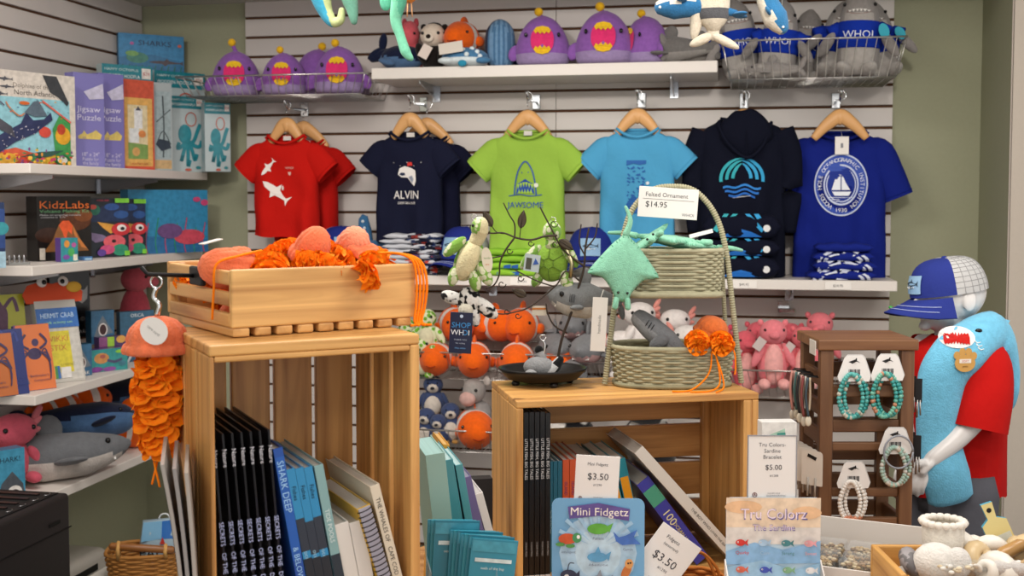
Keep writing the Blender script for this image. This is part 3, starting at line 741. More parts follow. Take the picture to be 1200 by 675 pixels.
def fishlike(name, label, M, prof, top, belly, zsplit, group=None, cat='plush toy', n=20, fins=(), eyes=(), mouth=None, extra=None, spots=None, kind='plush'):
    """stuffed swimmer along local +x (nose at +x); prof: (x, ry, rz, zc)"""
    t = thing(name, label, cat, M=M, group=group)
    A, B = m(top, kind), m(belly, kind)
    P = crom([(x, 0, zc) for x, ry, rz, zc in prof], 4); rr = lerpl([(rz, ry) for x, ry, rz, zc in prof], len(P))
    b = MB(); b.tube(P, rr, (lambda p: spots(p) or (A if p.z > zsplit(p) else B)) if spots else (lambda p: A if p.z > zsplit(p) else B), n, up=(0, 0, 1), round_ends=True); b.build('body', t)
    for nm, c, r, MM, cc in fins:
        f = MB(); f.ell((0, 0, 0), r, m(cc, kind), T(*c) @ MM, 12, 8); f.build(nm, t)
    for c, r in eyes: MB().ell(c, r, eye, nu=10, nv=8).build('eye', t)
    if mouth: b = MB(); mouth(b); b.build('mouth', t)
    if extra: extra(t)
    return t
def shark(label, M, group=None, top='77797c', belly='c3c1be', L=1.0, name='shark_plush', eyec=True):
    def mouth(b):
        W = lambda a, r: V((.135*1, 0, 0))
        for k in range(9):
            y = -.028 + .007*k; x = .150 - 7*y*y
            b.box((x, y, -.022), (.004, .005, .006), m('f0ece6', 'felt'))
    fins = [('dorsal_fin', (.0, 0, .07), (.032, .009, .035), RY(-25), top), ('pectoral_fin', (.03, .07, -.02), (.028, .05, .009), RZ(-35), top), ('pectoral_fin', (.03, -.07, -.02), (.028, .05, .009), RZ(35), top),
            ('tail_fin', (-.2, 0, .035), (.02, .009, .05), RY(-25), top), ('tail_fin', (-.2, 0, -.025), (.016, .008, .03), RY(30), top)]
    return fishlike('shark_plush' if not name else name, label, M, [(-.19, .012, .016, 0), (-.12, .03, .034, 0), (-.02, .058, .058, 0), (.08, .058, .054, 0), (.15, .038, .034, .008), (.185, .012, .012, .014)], top, belly, lambda p: -.012, group, fins=fins,
                    eyes=[((.128, .043, .022), .007), ((.128, -.043, .022), .007)] if eyec else (), mouth=mouth)
def whale(label, M, group=None, top='1c2440', belly='5b7fa6', name='whale_plush'):
    fins = [('flipper', (.04, .065, -.03), (.02, .045, .008), RZ(-30), top), ('flipper', (.04, -.065, -.03), (.02, .045, .008), RZ(30), top),
            ('fluke', (-.2, .035, .02), (.025, .042, .008), RZ(35), top), ('fluke', (-.2, -.035, .02), (.025, .042, .008), RZ(-35), top)]
    return fishlike(name, label, M, [(-.19, .01, .012, .02), (-.12, .028, .03, .008), (-.02, .052, .052, 0), (.08, .058, .056, 0), (.15, .048, .044, -.002), (.185, .02, .018, -.004)], top, belly, lambda p: -.005, group, fins=fins,
                    eyes=[((.115, .052, .01), .006), ((.115, -.052, .01), .006)], spots=lambda p: (m('4a6a92', 'plush') if p.z < -.005 and int((p.y + 1)*140) % 2 else None))
def clown(label, M, group=None, L=1.0):
    o, w_ = m('ee6212', 'plush'), m('e6ddd6', 'plush')
    def sp(p): return w_ if (.012 < p.x < .038 or -.062 < p.x < -.042) else o
    fins = [('dorsal_fin', (-.01, 0, .068), (.035, .008, .022), RY(8), 'ee6212'), ('side_fin', (-.0, .068, -.01), (.025, .012, .02), RZ(-20), 'ee6212'), ('side_fin', (-.0, -.068, -.01), (.025, .012, .02), RZ(20), 'ee6212'),
            ('tail_fin', (-.125, 0, 0), (.024, .009, .042), I4, 'ee6212')]
    return fishlike('clownfish_plush', label, M, [(-.11, .014, .02, 0), (-.07, .042, .05, 0), (-.01, .064, .068, 0), (.05, .062, .064, 0), (.09, .04, .04, 0)], 'ee6212', 'ee6212', lambda p: 0, group, n=24, fins=fins,
                    eyes=[((.075, .048, .018), .006), ((.075, -.048, .018), .006)], spots=sp, mouth=lambda b: b.tube(crom([(.1, -.03, -.012), (.122, 0, -.02), (.1, .03, -.012)], 5), .0022, m('9c3208', 'felt'), 5))
def blob(name, label, M, parts, eyes=(), group=None, cat='plush toy', kind='plush'):
    """parts: (partname, (c, r, rot) or list of them, colour or callable)"""
    t = thing(name, label, cat, M=M, group=group)
    for nm, L, c in parts:
        b = MB()
        for (ce, r, *ro) in (L if isinstance(L, list) else [L]):
            cc = m(c, kind) if isinstance(c, str) else c
            b.ell((0, 0, 0), r, cc, T(*ce) @ (ro[0] if ro else I4), 18, 12)
        b.build(nm, t)
    for c, r in eyes: MB().ell(c, r, eye, nu=10, nv=8).build('eye', t)
    return t
# --- upper shelf, left part
t_ = thing('whale_plush', 'navy whale plush with raised fluke at the left end of the upper shelf', 'plush toy', M=put(468, 70, 4.12, 0, 1, z=zb_top))
nv_, nb_ = m('141c36', 'plush'), m('4d6a8e', 'plush')
b = MB(); b.ell((.012, 0, .048), (.085, .055, .047), lambda p: nb_ if p.z < .042 - p.x*.15 + .004*(int((p.y+1)*160) % 2) else nv_, nu=32, nv=18); b.build('body', t_)
MB().tube(crom([(-.035, 0, .055), (-.075, 0, .058), (-.105, 0, .048)], 5), lerpl([(.034, .03), (.022, .02), (.014, .014)], 11), nv_, 14, up=(0, 0, 1), round_ends=True).build('tail', t_)
MB().ell((0, 0, 0), (.016, .012, .034), nv_, T(-.062, 0, .108) @ RY(8)).build('fluke', t_); MB().ell((0, 0, 0), (.034, .012, .013), nv_, T(-.092, -.005, .066) @ RY(-35)).build('fluke', t_)
MB().ell((-.04, -.05, .02), (.032, .016, .012), nb_, RY(15)).build('flipper', t_); MB().ell((.05, -.048, .06), .005, eye, nu=8, nv=6).build('eye', t_)
blob('pony_plush', 'coral pink plush head between navy whale and panda on the upper shelf', put(482, 60, 4.15, 0, 1, z=zb_top), [('body', ((0, 0, .06), (.05, .05, .06)), 'c8545e'), ('head', ((0, -.02, .135), (.036, .04, .05)), 'd45f68'), ('ear', ((-.022, -.01, .178), (.01, .008, .018)), 'b84a54'), ('ear', ((.022, -.01, .178), (.01, .008, .018)), 'b84a54')], [((.026, -.05, .135), .005), ((-.026, -.05, .135), .005)])
t_ = blob('panda_plush', 'cream faced panda plush with dark arms and white tag on upper shelf', put(508, 60, 4.12, 5, 1, z=zb_top), [('body', ((0, 0, .05), (.05, .045, .05)), '1c1716'), ('head', ((0, -.015, .125), (.046, .042, .044)), 'd8c9b8'), ('hair', ((.004, .0, .163), (.026, .024, .012)), '1c1716'),
    ('ear', ((.042, 0, .155), (.013, .009, .014)), '1c1716'), ('ear', ((-.036, 0, .158), (.011, .009, .012)), '1c1716'), ('arm', ((.04, -.03, .06), (.018, .02, .04), RY(20)), '1c1716'), ('arm', ((-.04, -.03, .06), (.018, .02, .04), RY(-20)), '1c1716'), ('muzzle', ((-.008, -.052, .112), (.02, .012, .016)), 'e4d8c8'), ('nose', ((-.008, -.064, .116), (.009, .006, .008)), '241a14')], [((.026, -.05, .13), .006), ((-.032, -.048, .13), .006)])
MB().box((0, 0, 0), (.036, .0015, .05), m('e4d6cc', 'paper'), T(-.02, -.062, .062) @ RY(28) @ RX(-8)).build('hang_tag', t_)
clown('clownfish plush sitting upright between panda and whale on upper shelf', put(543, 60, 4.16, -100, .95, z=zb_top + .115) @ RY(0))
def ray_pl(label, M):
    t = thing('whale_shark_plush', label, 'plush toy', M=M); b = MB(); A, W = m('4a7ca4', 'plush'), m('dbe6ea', 'plush')
    b.ell((0, 0, .035), (.085, .06, .036), A); b.ell((0, -.002, .022), (.088, .064, .022), W); b.build('body', t)
    for x, z in ((.05, .05), (.03, .062), (.0, .058), (-.03, .06), (.06, .035), (.015, .04)):
        b = MB(); y = -.06*sqrt(max(.02, 1 - (x/.085)**2 - ((z-.035)/.036)**2)); b.ell((x, y - .001, z), (.009, .003, .008), W, nu=10, nv=6); b.build('white_spot', t)
    MB().ell((-.06, -.045, .02), (.03, .02, .012), W).build('fin', t); MB().ell((.07, -.04, .02), (.03, .02, .012), A).build('fin', t)
    MB().ell((.0, -.062, .008), (.016, .008, .012), m('2f8fb0', 'plush')).build('tail', t)
    b = MB(); b.box((0, 0, 0), (.086, .0015, .04), m('d8cfc4', 'paper'), T(-.04, -.068, .062) @ RY(-8) @ RX(-12)); b.build('hang_tag', t)
ray_pl('blue white-spotted whale shark plush lying in front of the clownfish', put(545, 74, 4.05, 4, 1, z=zb_top + .001))
t_ = thing('whale_plush', 'navy whale plush standing on its tail with ribbed light blue belly', 'plush toy', M=put(586, 72, 4.14, 12, 1, z=zb_top))
n_ = m('18203c', 'plush'); l_ = m('6f94b6', 'plush'); l2 = m('4d7498', 'plush')
b = MB(); upright(b, smooth_prof([(.03, .03, 0), (.052, .045, .03), (.056, .05, .09), (.05, .046, .14), (.03, .03, .17), (.008, .008, .182)]), lambda p: n_ if p.y > -.012 + p.x*.35 else (l2 if int((p.x + 1)*110) % 2 else l_), 40); b.build('body', t_)
MB().ell((.055, -.0, .05), (.02, .012, .045), n_, RY(0)).build('flipper', t_); MB().ell((.03, .01, .012), (.05, .03, .012), n_).build('fluke', t_)
shark('grey shark plush with coloured mouth beside the lying purple plush', put(786, 74, 4.12, 168, .8, ry=0, z=zb_top + .055), top='6d6a68', belly='8e8a86')
# --- sharks in blue tees, right basket
def tee_shark(label, M, group='grey sharks in blue tees in the top right basket', letters=True, tagc=None, mouthw=True):
    t = thing('shark_in_tee_plush', label, 'plush toy', M=M, group=group); g = m('8b8683', 'plush'); g2 = m('a5a09b', 'plush'); bl = m('12319c', 'fabric')
    b = MB(); upright(b, smooth_prof([(.03, .03, 0), (.055, .05, .02), (.06, .052, .08), (.056, .05, .14), (.05, .046, .185), (.034, .032, .225), (.008, .008, .25)]), lambda p: g2 if p.y < -.03 and p.z < .17 else g, 26); b.build('body', t)
    b = MB(); upright(b, smooth_prof([(.061, .054, .075), (.066, .058, .085), (.064, .056, .12), (.060, .054, .148), (.056, .05, .152)]), bl, 26); b.build('tee', t)
    for s in (-1, 1):
        MB().tube([(s*.05, -.006, .135), (s*.078, -.014, .115)], [(.022, .018), (.026, .02)], bl, 12).build('sleeve', t)
        MB().ell((0, 0, 0), (.016, .012, .042), g, T(s*.088, -.03, .085) @ RY(-s*35) @ RX(20), 12, 8).build('fin', t)
        MB().ell((0, 0, 0), (.022, .016, .04), g2, T(s*.034, -.05, .014) @ RX(70) @ RY(s*15), 12, 8).build('foot_fin', t)
        MB().ell((s*.042, -.022, .2), .0055, eye, nu=8, nv=6).build('eye', t)
    b = MB(); W = lambda u, v, h: V((u, -.047*sqrt(max(.05, 1 - (u/.052)**2)) + (v-.175)*.42 - .002 - h, v))
    b.poly([(-.034, .178), (-.02, .186), (0, .19), (.02, .186), (.034, .178), (.02, .172), (0, .170), (-.02, .172)], m('8c2420', 'felt'), warp=W)
    for k in range(6): x = -.026 + .0104*k; b.poly([(x-.005, .188-abs(x)*.25), (x+.005, .188-abs(x)*.25), (x, .176)], m('efe9e4', 'felt'), warp=W, h=.001)
    b.build('mouth', t)
    if letters: b = MB(); b.text('WHOI', .03, m('d8dcea', 'paper'), warp=lambda u, v, h: V((u, -.0585*sqrt(max(.05, 1 - (u/.068)**2)) - .0015, v)), at=(0, .112)); b.build('lettering', t)
    b = MB(); b.ell((0, .055, .13), (.008, .035, .03), g); b.build('dorsal_fin', t)
    if tagc: b = MB(); b.prism([(.014*cos(2*pi*i/14), .022*sin(2*pi*i/14)) for i in range(14)], .002, m(tagc, 'paper'), T(.07, -.055, .12) @ RX(90) @ RZ(20)); b.build('hang_tag', t)
    return t
ZB2 = 2.0065
for px, Y, rz, s, ry, tc, lb in ((872, 4.14, 5, .98, -8, None, 'grey shark plush in blue tee at the left end of the top right basket'), (908, 4.05, -6, .9, 6, None, 'grey shark plush in blue tee second from left, behind the hanging blue whale'),
        (938, 4.18, 10, .86, 8, None, 'grey shark plush in blue tee third from left, partly hidden at the back'), (972, 4.12, 8, .95, 14, None, 'grey shark plush in blue tee leaning right, fourth from left'),
        (1004, 4.04, -8, 1.0, 2, '2f9fb4', 'tallest grey shark plush in blue tee with teal tag'), (1036, 4.12, -4, .92, -12, '2f9fb4', 'grey shark plush in blue tee at the right end of the basket')):
    tee_shark(lb, put(px, 90, Y, rz, s*1.16, ry=ry, z=ZB2 + .012), tagc=tc)
shark('small grey shark plush lying on its side low in the top right basket', put(905, 82, 3.985, 165, .5, z=ZB2 + .03), top='8b8683', belly='9c9792')
shark('grey shark plush at the right end of the upper shelf with teal tag', put(822, 70, 4.16, 30, .72, z=zb_top + .05), top='7b7674', belly='9a9590')
# --- low baskets
ZC = .9665
CG_ = 'clownfish plushes in the low basket'
k = 0
rows = [(512, 4.00, -88, .9, 0), (556, 4.00, -80, .95, 0), (606, 4.00, -84, .98, 0), (655, 4.02, -75, .85, 0), (533, 4.12, -60, .98, 1), (560, 4.2, -60, .95, 1), (612, 4.14, -95, 1.0, 1), (582, 4.14, -50, .9, 1)]
for i, (px, Y, rz, s, up) in enumerate(rows):
    clown('orange clownfish plush with white band, %s of the %s row of the low basket' % ((('leftmost', 'second', 'third', 'rightmost') if not up else ('leftmost', 'second', 'rightmost', 'third'))[i % 4], ('front', 'raised back')[up]), put(px, 430, Y, rz, s, z=ZC + .066 + up*.11), CG_)
def turtle_seated(label, M, g='6aa22c'):
    t = thing('turtle_plush', label, 'plush toy', M=M, group='small green turtle plushes by the clownfish'); c = spotted(g, 'd9dcb8', 55)
    MB().ell((0, 0, .05), (.045, .04, .052), c).build('body', t); MB().ell((0, -.01, .122), (.034, .034, .036), c).build('head', t); MB().ell((0, -.03, .05), (.03, .018, .04), m('d6cfae', 'plush')).build('belly', t)
    for s in (-1, 1):
        MB().ell((0, 0, 0), (.014, .012, .036), c, T(s*.05, -.02, .06) @ RY(-s*30)).build('flipper', t); MB().ell((0, 0, 0), (.018, .03, .014), c, T(s*.032, -.045, .014)).build('foot', t)
        MB().ell((s*.02, -.036, .13), .006, eye, nu=8, nv=6).build('eye', t)
def spotted(base, spot, sc):
    k = ('sp', base, spot, sc)
    if k in _M: return _M[k]
    mt = m(base, 'plush').copy(); _M[k] = mt; nt = mt.node_tree; bs = nt.nodes['Principled BSDF']; old = bs.inputs['Base Color'].links[0].from_socket
    vo = nt.nodes.new('ShaderNodeTexVoronoi'); vo.inputs['Scale'].default_value = sc; tc = nt.nodes.new('ShaderNodeTexCoord'); nt.links.new(tc.outputs['Object'], vo.inputs['Vector'])
    if sc < 0:
        nt.nodes.remove(vo); vo = nt.nodes.new('ShaderNodeTexNoise'); vo.inputs['Scale'].default_value = -sc; vo.inputs['Detail'].default_value = 1; nt.links.new(tc.outputs['Object'], vo.inputs['Vector'])
    rp = nt.nodes.new('ShaderNodeValToRGB'); e = rp.color_ramp.elements; e[0].position = .42; e[0].color = (1, 1, 1, 1); e[1].position = .5; e[1].color = (0, 0, 0, 1)
    nt.links.new(vo.outputs['Distance' if sc > 0 else 'Fac'], rp.inputs[0]); mx = nt.nodes.new('ShaderNodeMix'); mx.data_type = 'RGBA'; mx.inputs[6].default_value = lin(spot)
    nt.links.new(rp.outputs[0], mx.inputs[0]); nt.links.new(old, mx.inputs[7]); nt.links.new(mx.outputs[2], bs.inputs['Base Color']); return mt
for px, Y, up, lb in ((478, 4.02, .06, 'green spotted turtle plush at the far left of the low basket'), (502, 4.0, .095, 'green spotted turtle plush standing tallest beside the clownfish'), (497, 3.99, .0, 'green spotted turtle plush lowest at the left end of the low basket')):
    turtle_seated(lb, put(px, 400, Y, 0, .95, z=ZC + up))
for i, (px, Y, rz, up, s) in enumerate(((668, 4.02, -80, .05, 1.0), (650, 4.12, -75, .12, 1.0), (690, 4.06, -95, .13, .95), (672, 4.16, -85, .2, .9))):
    shark('grey shark plush with pale mouth, %s behind the black tray' % ('lowest of the pile', 'left of the pile', 'right of the pile', 'topmost of the pile')[i], put(px, 430, Y, rz, s, z=.945 + up), 'grey shark plushes heaped in the low basket', top='7a7b7e', belly='c79a98')
def axolotl(label, M, c, gill, group, tall=False):
    L = [('body', ((0, 0, .05), (.05, .045, .055)), c), ('head', ((0, -.01, .13), (.058, .045, .042)), c)]
    for s in (-1, 1):
        for k in range(3): L.append(('gill', ((s*(.055 + .006*k), .0, .12 + .022*k), (.022, .008, .009), RY(-s*(10 + 22*k))), gill))
        L.append(('arm', ((s*.045, -.035, .06), (.014, .016, .034), RY(-s*30)), c)); L.append(('foot', ((s*.03, -.05, .014), (.017, .028, .014)), c))
    return blob('axolotl_plush', label, M, L, [((.035, -.044, .138), .0065), ((-.035, -.044, .138), .0065)], group)
WG = 'white axolotl plushes in the low basket'
for i, (px, Y, rz, s, up, lb) in enumerate(((748, 4.02, 22, 1.0, .09, 'white axolotl plush with pink gills, highest behind the two-tier basket'), (728, 4.0, 10, .95, .0, 'white axolotl plush lowest at the left behind the two-tier basket'), (790, 4.08, 15, .95, .07, 'white axolotl plush in the middle with pink gills raised'), (806, 3.99, 0, .92, .03, 'white axolotl plush at the right above the orange ornament'))):
    axolotl(lb, put(px, 420, Y, rz, s, z=.985 + up), 'ddd6d2', 'd98f84', WG)
def pinky(label, M, col='e0707c', belly='e8a8a4'):
    L = [('body', ((0, 0, .08), (.05, .045, .085)), col), ('belly', ((0, -.022, .08), (.034, .03, .07)), belly), ('head', ((0, -.012, .185), (.045, .042, .042)), col), ('snout', ((0, -.045, .178), (.02, .022, .014)), col)]
    for s in (-1, 1): L += [('ear', ((s*.04, .0, .215), (.010, .007, .012), RY(s*30)), col), ('arm', ((s*.05, -.025, .11), (.015, .014, .045), RY(-s*25)), col), ('foot', ((s*.032, -.045, .016), (.02, .034, .018)), belly)]
    t = blob('pink_axolotl_plush', label, M, L, [((.03, -.04, .195), .005), ((-.03, -.04, .195), .005)], 'pink plushes in the right low basket')
    MB().box((0, 0, 0), (.03, .001, .042), m('c8b8b4', 'paper'), T(-.05, -.052, .15) @ RY(35)).build('hang_tag', t); return t
ZP = .9365
for px, Y, rz, s, up, c, lb in ((905, 3.99, 6, 1.02, .03, 'e58088', 'pink plush standing tallest in the middle of the low right basket'), (872, 4.05, 20, .95, .0, 'd8606c', 'pink plush at the left behind the two-tier basket leg'), (842, 4.12, 10, 1.0, .0, 'cf4d62', 'deep pink plush behind the two-tier basket'), (942, 4.0, -8, .92, .03, 'df7078', 'pink plush right of the tall one, beside the bracelet stand'), (960, 4.12, -5, 1.0, .05, 'e07880', 'pink plush at the far right top of the low basket'), (925, 4.14, 0, .95, .02, 'cf5c68', 'pink plush half hidden behind the tall one'), (888, 4.16, 0, .95, .02, 'd8626e', 'pink plush at the back under the metal bracket')):
    pinky(lb, put(px, 440, Y, rz, s, z=ZP + up), c)
t_ = thing('shelf_hook', 'small chrome shelf hook above the pink plushes', 'hook', M=T(aty(918, 360, D).x, D - .003, aty(918, 360, D).z))
MB().box((0, -.004, .01), (.04, .006, .03), chrome).build('plate', t_); MB().box((.01, -.03, -.008), (.06, .05, .018), chrome, None, .003).build('arm', t_)
# --- bottom basket: penguins, grey plush, clownfish
def penguin(label, M):
    L = [('body', ((0, 0, .055), (.05, .045, .058)), '39466a'), ('belly', ((0, -.022, .05), (.036, .03, .045)), 'c9bfb4'), ('head', ((0, -.004, .13), (.04, .038, .036)), '39466a'), ('face', ((0, -.02, .125), (.028, .024, .026)), 'c9bfb4'), ('beak', ((0, -.046, .122), (.009, .012, .006)), '2a2a30')]
    for s in (-1, 1): L += [('wing', ((s*.05, 0, .065), (.01, .02, .036), RY(-s*22)), '39466a'), ('foot', ((s*.02, -.04, .008), (.016, .022, .008)), 'b98a4a')]
    return blob('penguin_plush', label, M, L, [((.018, -.034, .14), .004), ((-.018, -.034, .14), .004)], 'penguin plushes in the bottom basket')
for px, Y, rz, s, up, lb in ((508, 3.99, 10, .9, .10, 'blue grey penguin plush at the top of the bottom basket'), (500, 3.94, -6, .85, .0, 'blue grey penguin plush at the left of the bottom basket'), (528, 3.95, 14, .85, .02, 'blue grey penguin plush at the right of the penguin pile'), (514, 3.92, 0, .75, -.0, 'blue grey penguin plush lowest in the penguin pile')):
    penguin(lb, put(px, 520, Y, rz, s, z=.7215 + up))
blob('donkey_plush', 'grey plush with pink muzzle and round ears peeking over the clownfish', put(560, 500, 3.98, -25, 1, z=.7215 + .09), [('body', ((0, 0, .03), (.05, .05, .05)), '8f8b89'), ('head', ((0, -.02, .115), (.04, .045, .045), RX(20)), '98938f'), ('muzzle', ((0, -.06, .09), (.032, .024, .026)), 'c9a39b'), ('ear', ((-.042, -.005, .14), (.016, .01, .016)), 'b9b2ac'), ('ear', ((.04, -.0, .15), (.016, .01, .018)), 'b9b2ac'), ('tuft', ((.01, .0, .168), (.016, .014, .018)), 'b9b2ac')], [((.03, -.05, .122), .006), ((-.03, -.05, .122), .006)])
clown('orange clownfish plush in the bottom basket below the grey plush', put(556, 530, 3.96, -70, 1.05, z=.7215 + .072))
for px, rz, lb in ((668, 5, 'left'), (760, -5, 'right')):
    t_ = blob('cow_plush', 'white plush with black nose and spots, %s of two glimpsed above the wooden crate slats' % lb, T(aty(px, 480, 4.0).x, 4.0, .62), [], (), 'cow plushes behind the right crate')
    for nm, c, r in (('body', (0, 0, .12), (.10, .07, .12)), ('head', (0, -.03, .255), (.085, .06, .055))): MB().ell(c, r, spotted('d9d5cf', '17161a', 14), nu=18).build(nm, t_)
tag(MB(T(-.05, 4.07, .31)).box((0, 0, .3), (.72, .36, .02), m('d8d1ca')).box((0, .16, 0), (.72, .03, .6), m('cfc8c1')).box((-.35, 0, 0), (.02, .36, .6), m('cfc8c1')).box((.35, 0, 0), (.02, .36, .6), m('cfc8c1')).build('low_display_unit'), 'low white display unit against the back wall behind the right crate', 'display unit')
# --- felt ornaments hanging from the ceiling
def cord(b, p, z1=2.75, col='c9c4b8'): b.tube([p, (p[0], p[1], z1)], .0008, m(col), 5)
def ornament(name, label, px, py, Y, fn, group='felt sea creatures hanging from the ceiling'):
    p = aty(px, py, Y); t = thing(name, label, 'hanging ornament', (p.x, Y, p.z), group=group); top = fn(t)
    b = MB(); cord(b, (top[0], top[1], top[2]), 2.75 - p.z); b.build('cord', t); return t
def seahorse(c1, c2, hook=True):
    def f(t):
        pts = [(.0, 0, .16), (-.004, 0, .11), (.0, 0, .06), (.012, 0, .022), (.028, 0, .0), (.046, 0, .004), (.05, 0, .026)] if hook else [(.0, 0, .17), (.004, 0, .1), (-.004, 0, .05), (.006, 0, .015), (.018, 0, -.02), (.03, 0, -.035)]
        P = crom(pts, 12); A, B = m(c1, 'felt'), m(c2, 'felt')
        MB().tube(P, lerpl([.026, .03, .024, .016, .012, .010, .007] if hook else [.022, .018, .012, .010, .011, .006], len(P)), lambda p: B if p.x > .004 + .3*max(0, .07 - p.z) else A, 28, up=(0, 1, 0), round_ends=True).build('body', t)
        MB().ell((-.026, 0, .09), (.014, .006, .022), B).build('fin', t); MB().ell((0.012, 0, .2), (.026, .02, .028), A).build('head', t)
        MB().tube([(.03, 0, .195), (.06, 0, .188)], [.009, .006], A, 10, round_ends=True).build('snout', t); MB().ell((.02, -.018, .206), .004, eye, nu=8, nv=6).build('eye', t)
        return (0.01, 0, .225)
    return f
ornament('seahorse_ornament', 'turquoise felt seahorse tail hanging at the top left', 376, 26, 2.5, seahorse('3f9fc0', 'b9c48c'))
def mermaid(t):
    g = m('6fa894', 'felt'); P = crom([(-.004, 0, .09), (0, 0, .05), (.008, 0, .015), (.012, 0, -.012)], 5)
    MB().tube(P, lerpl([(.03, .024), (.024, .02), (.015, .013), (.008, .007)], len(P)), g, 14, up=(0, 1, 0), round_ends=True).build('tail', t)
    MB().ell((-.012, 0, .075), (.034, .03, .014), m('5f7a72', 'felt')).build('belt', t); MB().ell((0, 0, .12), (.026, .02, .035), m('8fb8a4', 'felt')).build('body', t); MB().ell((0, 0, .17), .022, m('8fb8a4', 'felt')).build('head', t)
    MB().ell((-.02, 0, .035), (.012, .006, .02), g, RY(30)).build('fin', t)
    return (0, 0, .19)
ornament('felt_otter_ornament', 'sage green felt creature hanging second from the left', 409, 20, 2.5, mermaid)
ornament('eel_ornament', 'long mint green felt tail hanging in front of the navy whale', 466, 50, 2.4, seahorse('74c0a0', '5aae90', False))
def jelly_small(t):
    o = m('d8843c', 'felt'); MB().ell((0, 0, .03), (.02, .018, .03), o).build('body', t)
    for x in (-.004, .004): MB().tube([(x, 0, .005), (x*1.5, 0, -.03)], .0016, m('dfa87a'), 5).build('string', t)
    return (0, 0, .058)
ornament('orange_felt_ornament', 'small orange felt ornament with two strings at the top edge', 480, 4, 2.5, jelly_small)
def sea_turtle_belly(t):
    MB().ell((0, 0, .03), (.03, .02, .026), m('64807a', 'felt')).build('body', t); MB().ell((0.03, 0, .05), (.014, .006, .012), m('64807a', 'felt')).build('fin', t); return (0, 0, .055)
ornament('felt_fish_ornament', 'grey green felt ornament peeking in at the top above panda', 508, 2, 2.5, sea_turtle_belly)
def orn_whale(top, belly, ang, s=1.0):
    def f(t):
        M_ = RY(ang) @ S(s); A, B = m(top, 'felt'), m(belly, 'felt')
        P = crom([(-.12, 0, .018), (-.08, 0, .01), (-.03, 0, .0), (.02, 0, -.002), (.05, 0, 0)], 5)
        MB(M_).tube(P, lerpl([(.007, .006), (.012, .012), (.024, .022), (.03, .028), (.018, .018)], len(P)), lambda p: A if p.z > -.006 - max(0, -p.x)*.12 else B, 20, up=(0, 0, 1), round_ends=True).build('body', t)
        for y in (-1, 1): MB(M_).ell((0, 0, 0), (.014, .024, .005), A, T(-.128, y*.016, .022) @ RZ(y*30)).build('fluke', t); MB(M_).ell((.0, y*.03, -.012), (.012, .014, .005), A).build('flipper', t); MB(M_).ell((.05, y*.017, .002), .0035, m('e8eef2', 'gloss')).build('eye', t)
        return tuple(M_ @ V((0, 0, .026)))
    return f
p_ = ornament('whale_ornament', 'blue felt whale with white belly hanging sideways by the upper shelf', 800, 8, 2.3, orn_whale('2f6c9c', 'd9d2c4', 180, .86))
ornament('whale_ornament', 'blue felt whale hanging nose down before the sharks in tees', 905, 12, 2.3, orn_whale('33719f', 'd4cdbd', 62, .8))
def gull(t):
    w_ = m('cfc6b4', 'felt'); g = m('55565a', 'felt')
    b = MB(); P = crom([(.0, 0, .10), (0, 0, .06), (0, 0, .02), (0, 0, .0)], 5); b.tube(P, lerpl([(.026, .024), (.032, .026), (.03, .024), (.016, .014)], len(P)), lambda p: g if (.015 < p.z < .036 or p.z > .06) else w_, 16, up=(1, 0, 0), round_ends=True); b.build('body', t)
    MB().ell((-.034, 0, .03), (.014, .012, .06), w_, RY(10)).build('wing', t); MB().ell((-.03, 0, -.012), (.026, .01, .01), w_, RY(-25)).build('tail_fin', t); MB().ell((.03, 0, -.014), (.034, .01, .009), w_, RY(28)).build('tail_fin', t); MB().ell((0, 0, -.008), (.012, .008, .018), w_).build('fin', t)
    MB().ell((0, 0, .125), .026, w_).build('head', t); return (0, 0, .15)
ornament('narwhal_ornament', 'white felt creature with charcoal bands hanging nose up beside the blue whale', 836, 32, 2.3, gull)

p_ = aty(432, 322, 4.12); t_ = thing('whale_shark_plush', 'blue white-spotted plush with upright tail on the long shelf behind the jellyfish box', 'plush toy', M=T(p_.x, 4.12, ZM + .0005) @ RZ(8))
bl_ = m('3a6a94', 'plush'); wd_ = m('d5e0e6', 'plush')
b = MB(); b.ell((.02, 0, .06), (.10, .06, .06), bl_, nu=24, nv=14); b.build('body', t_)
b = MB(); b.puff([(-.035, 0), (.03, 0), (.022, .06), (.008, .11), (-.012, .118), (-.026, .10), (-.03, .05)], .035, bl_, T(-.01, 0, .10) @ RX(90)); b.build('tail_fin', t_)
for x, z in ((-.018, .19), (-.012, .165), (-.004, .142)): MB().ell((x, -.0165, z), (.006, .003, .006), wd_, nu=10, nv=6).build('white_spot', t_)
MB().ell((-.07, -.02, .09), (.045, .02, .012), bl_, RY(10)).build('fin', t_); MB().ell((.10, -.02, .085), (.05, .02, .014), bl_, RY(-12)).build('fin', t_)
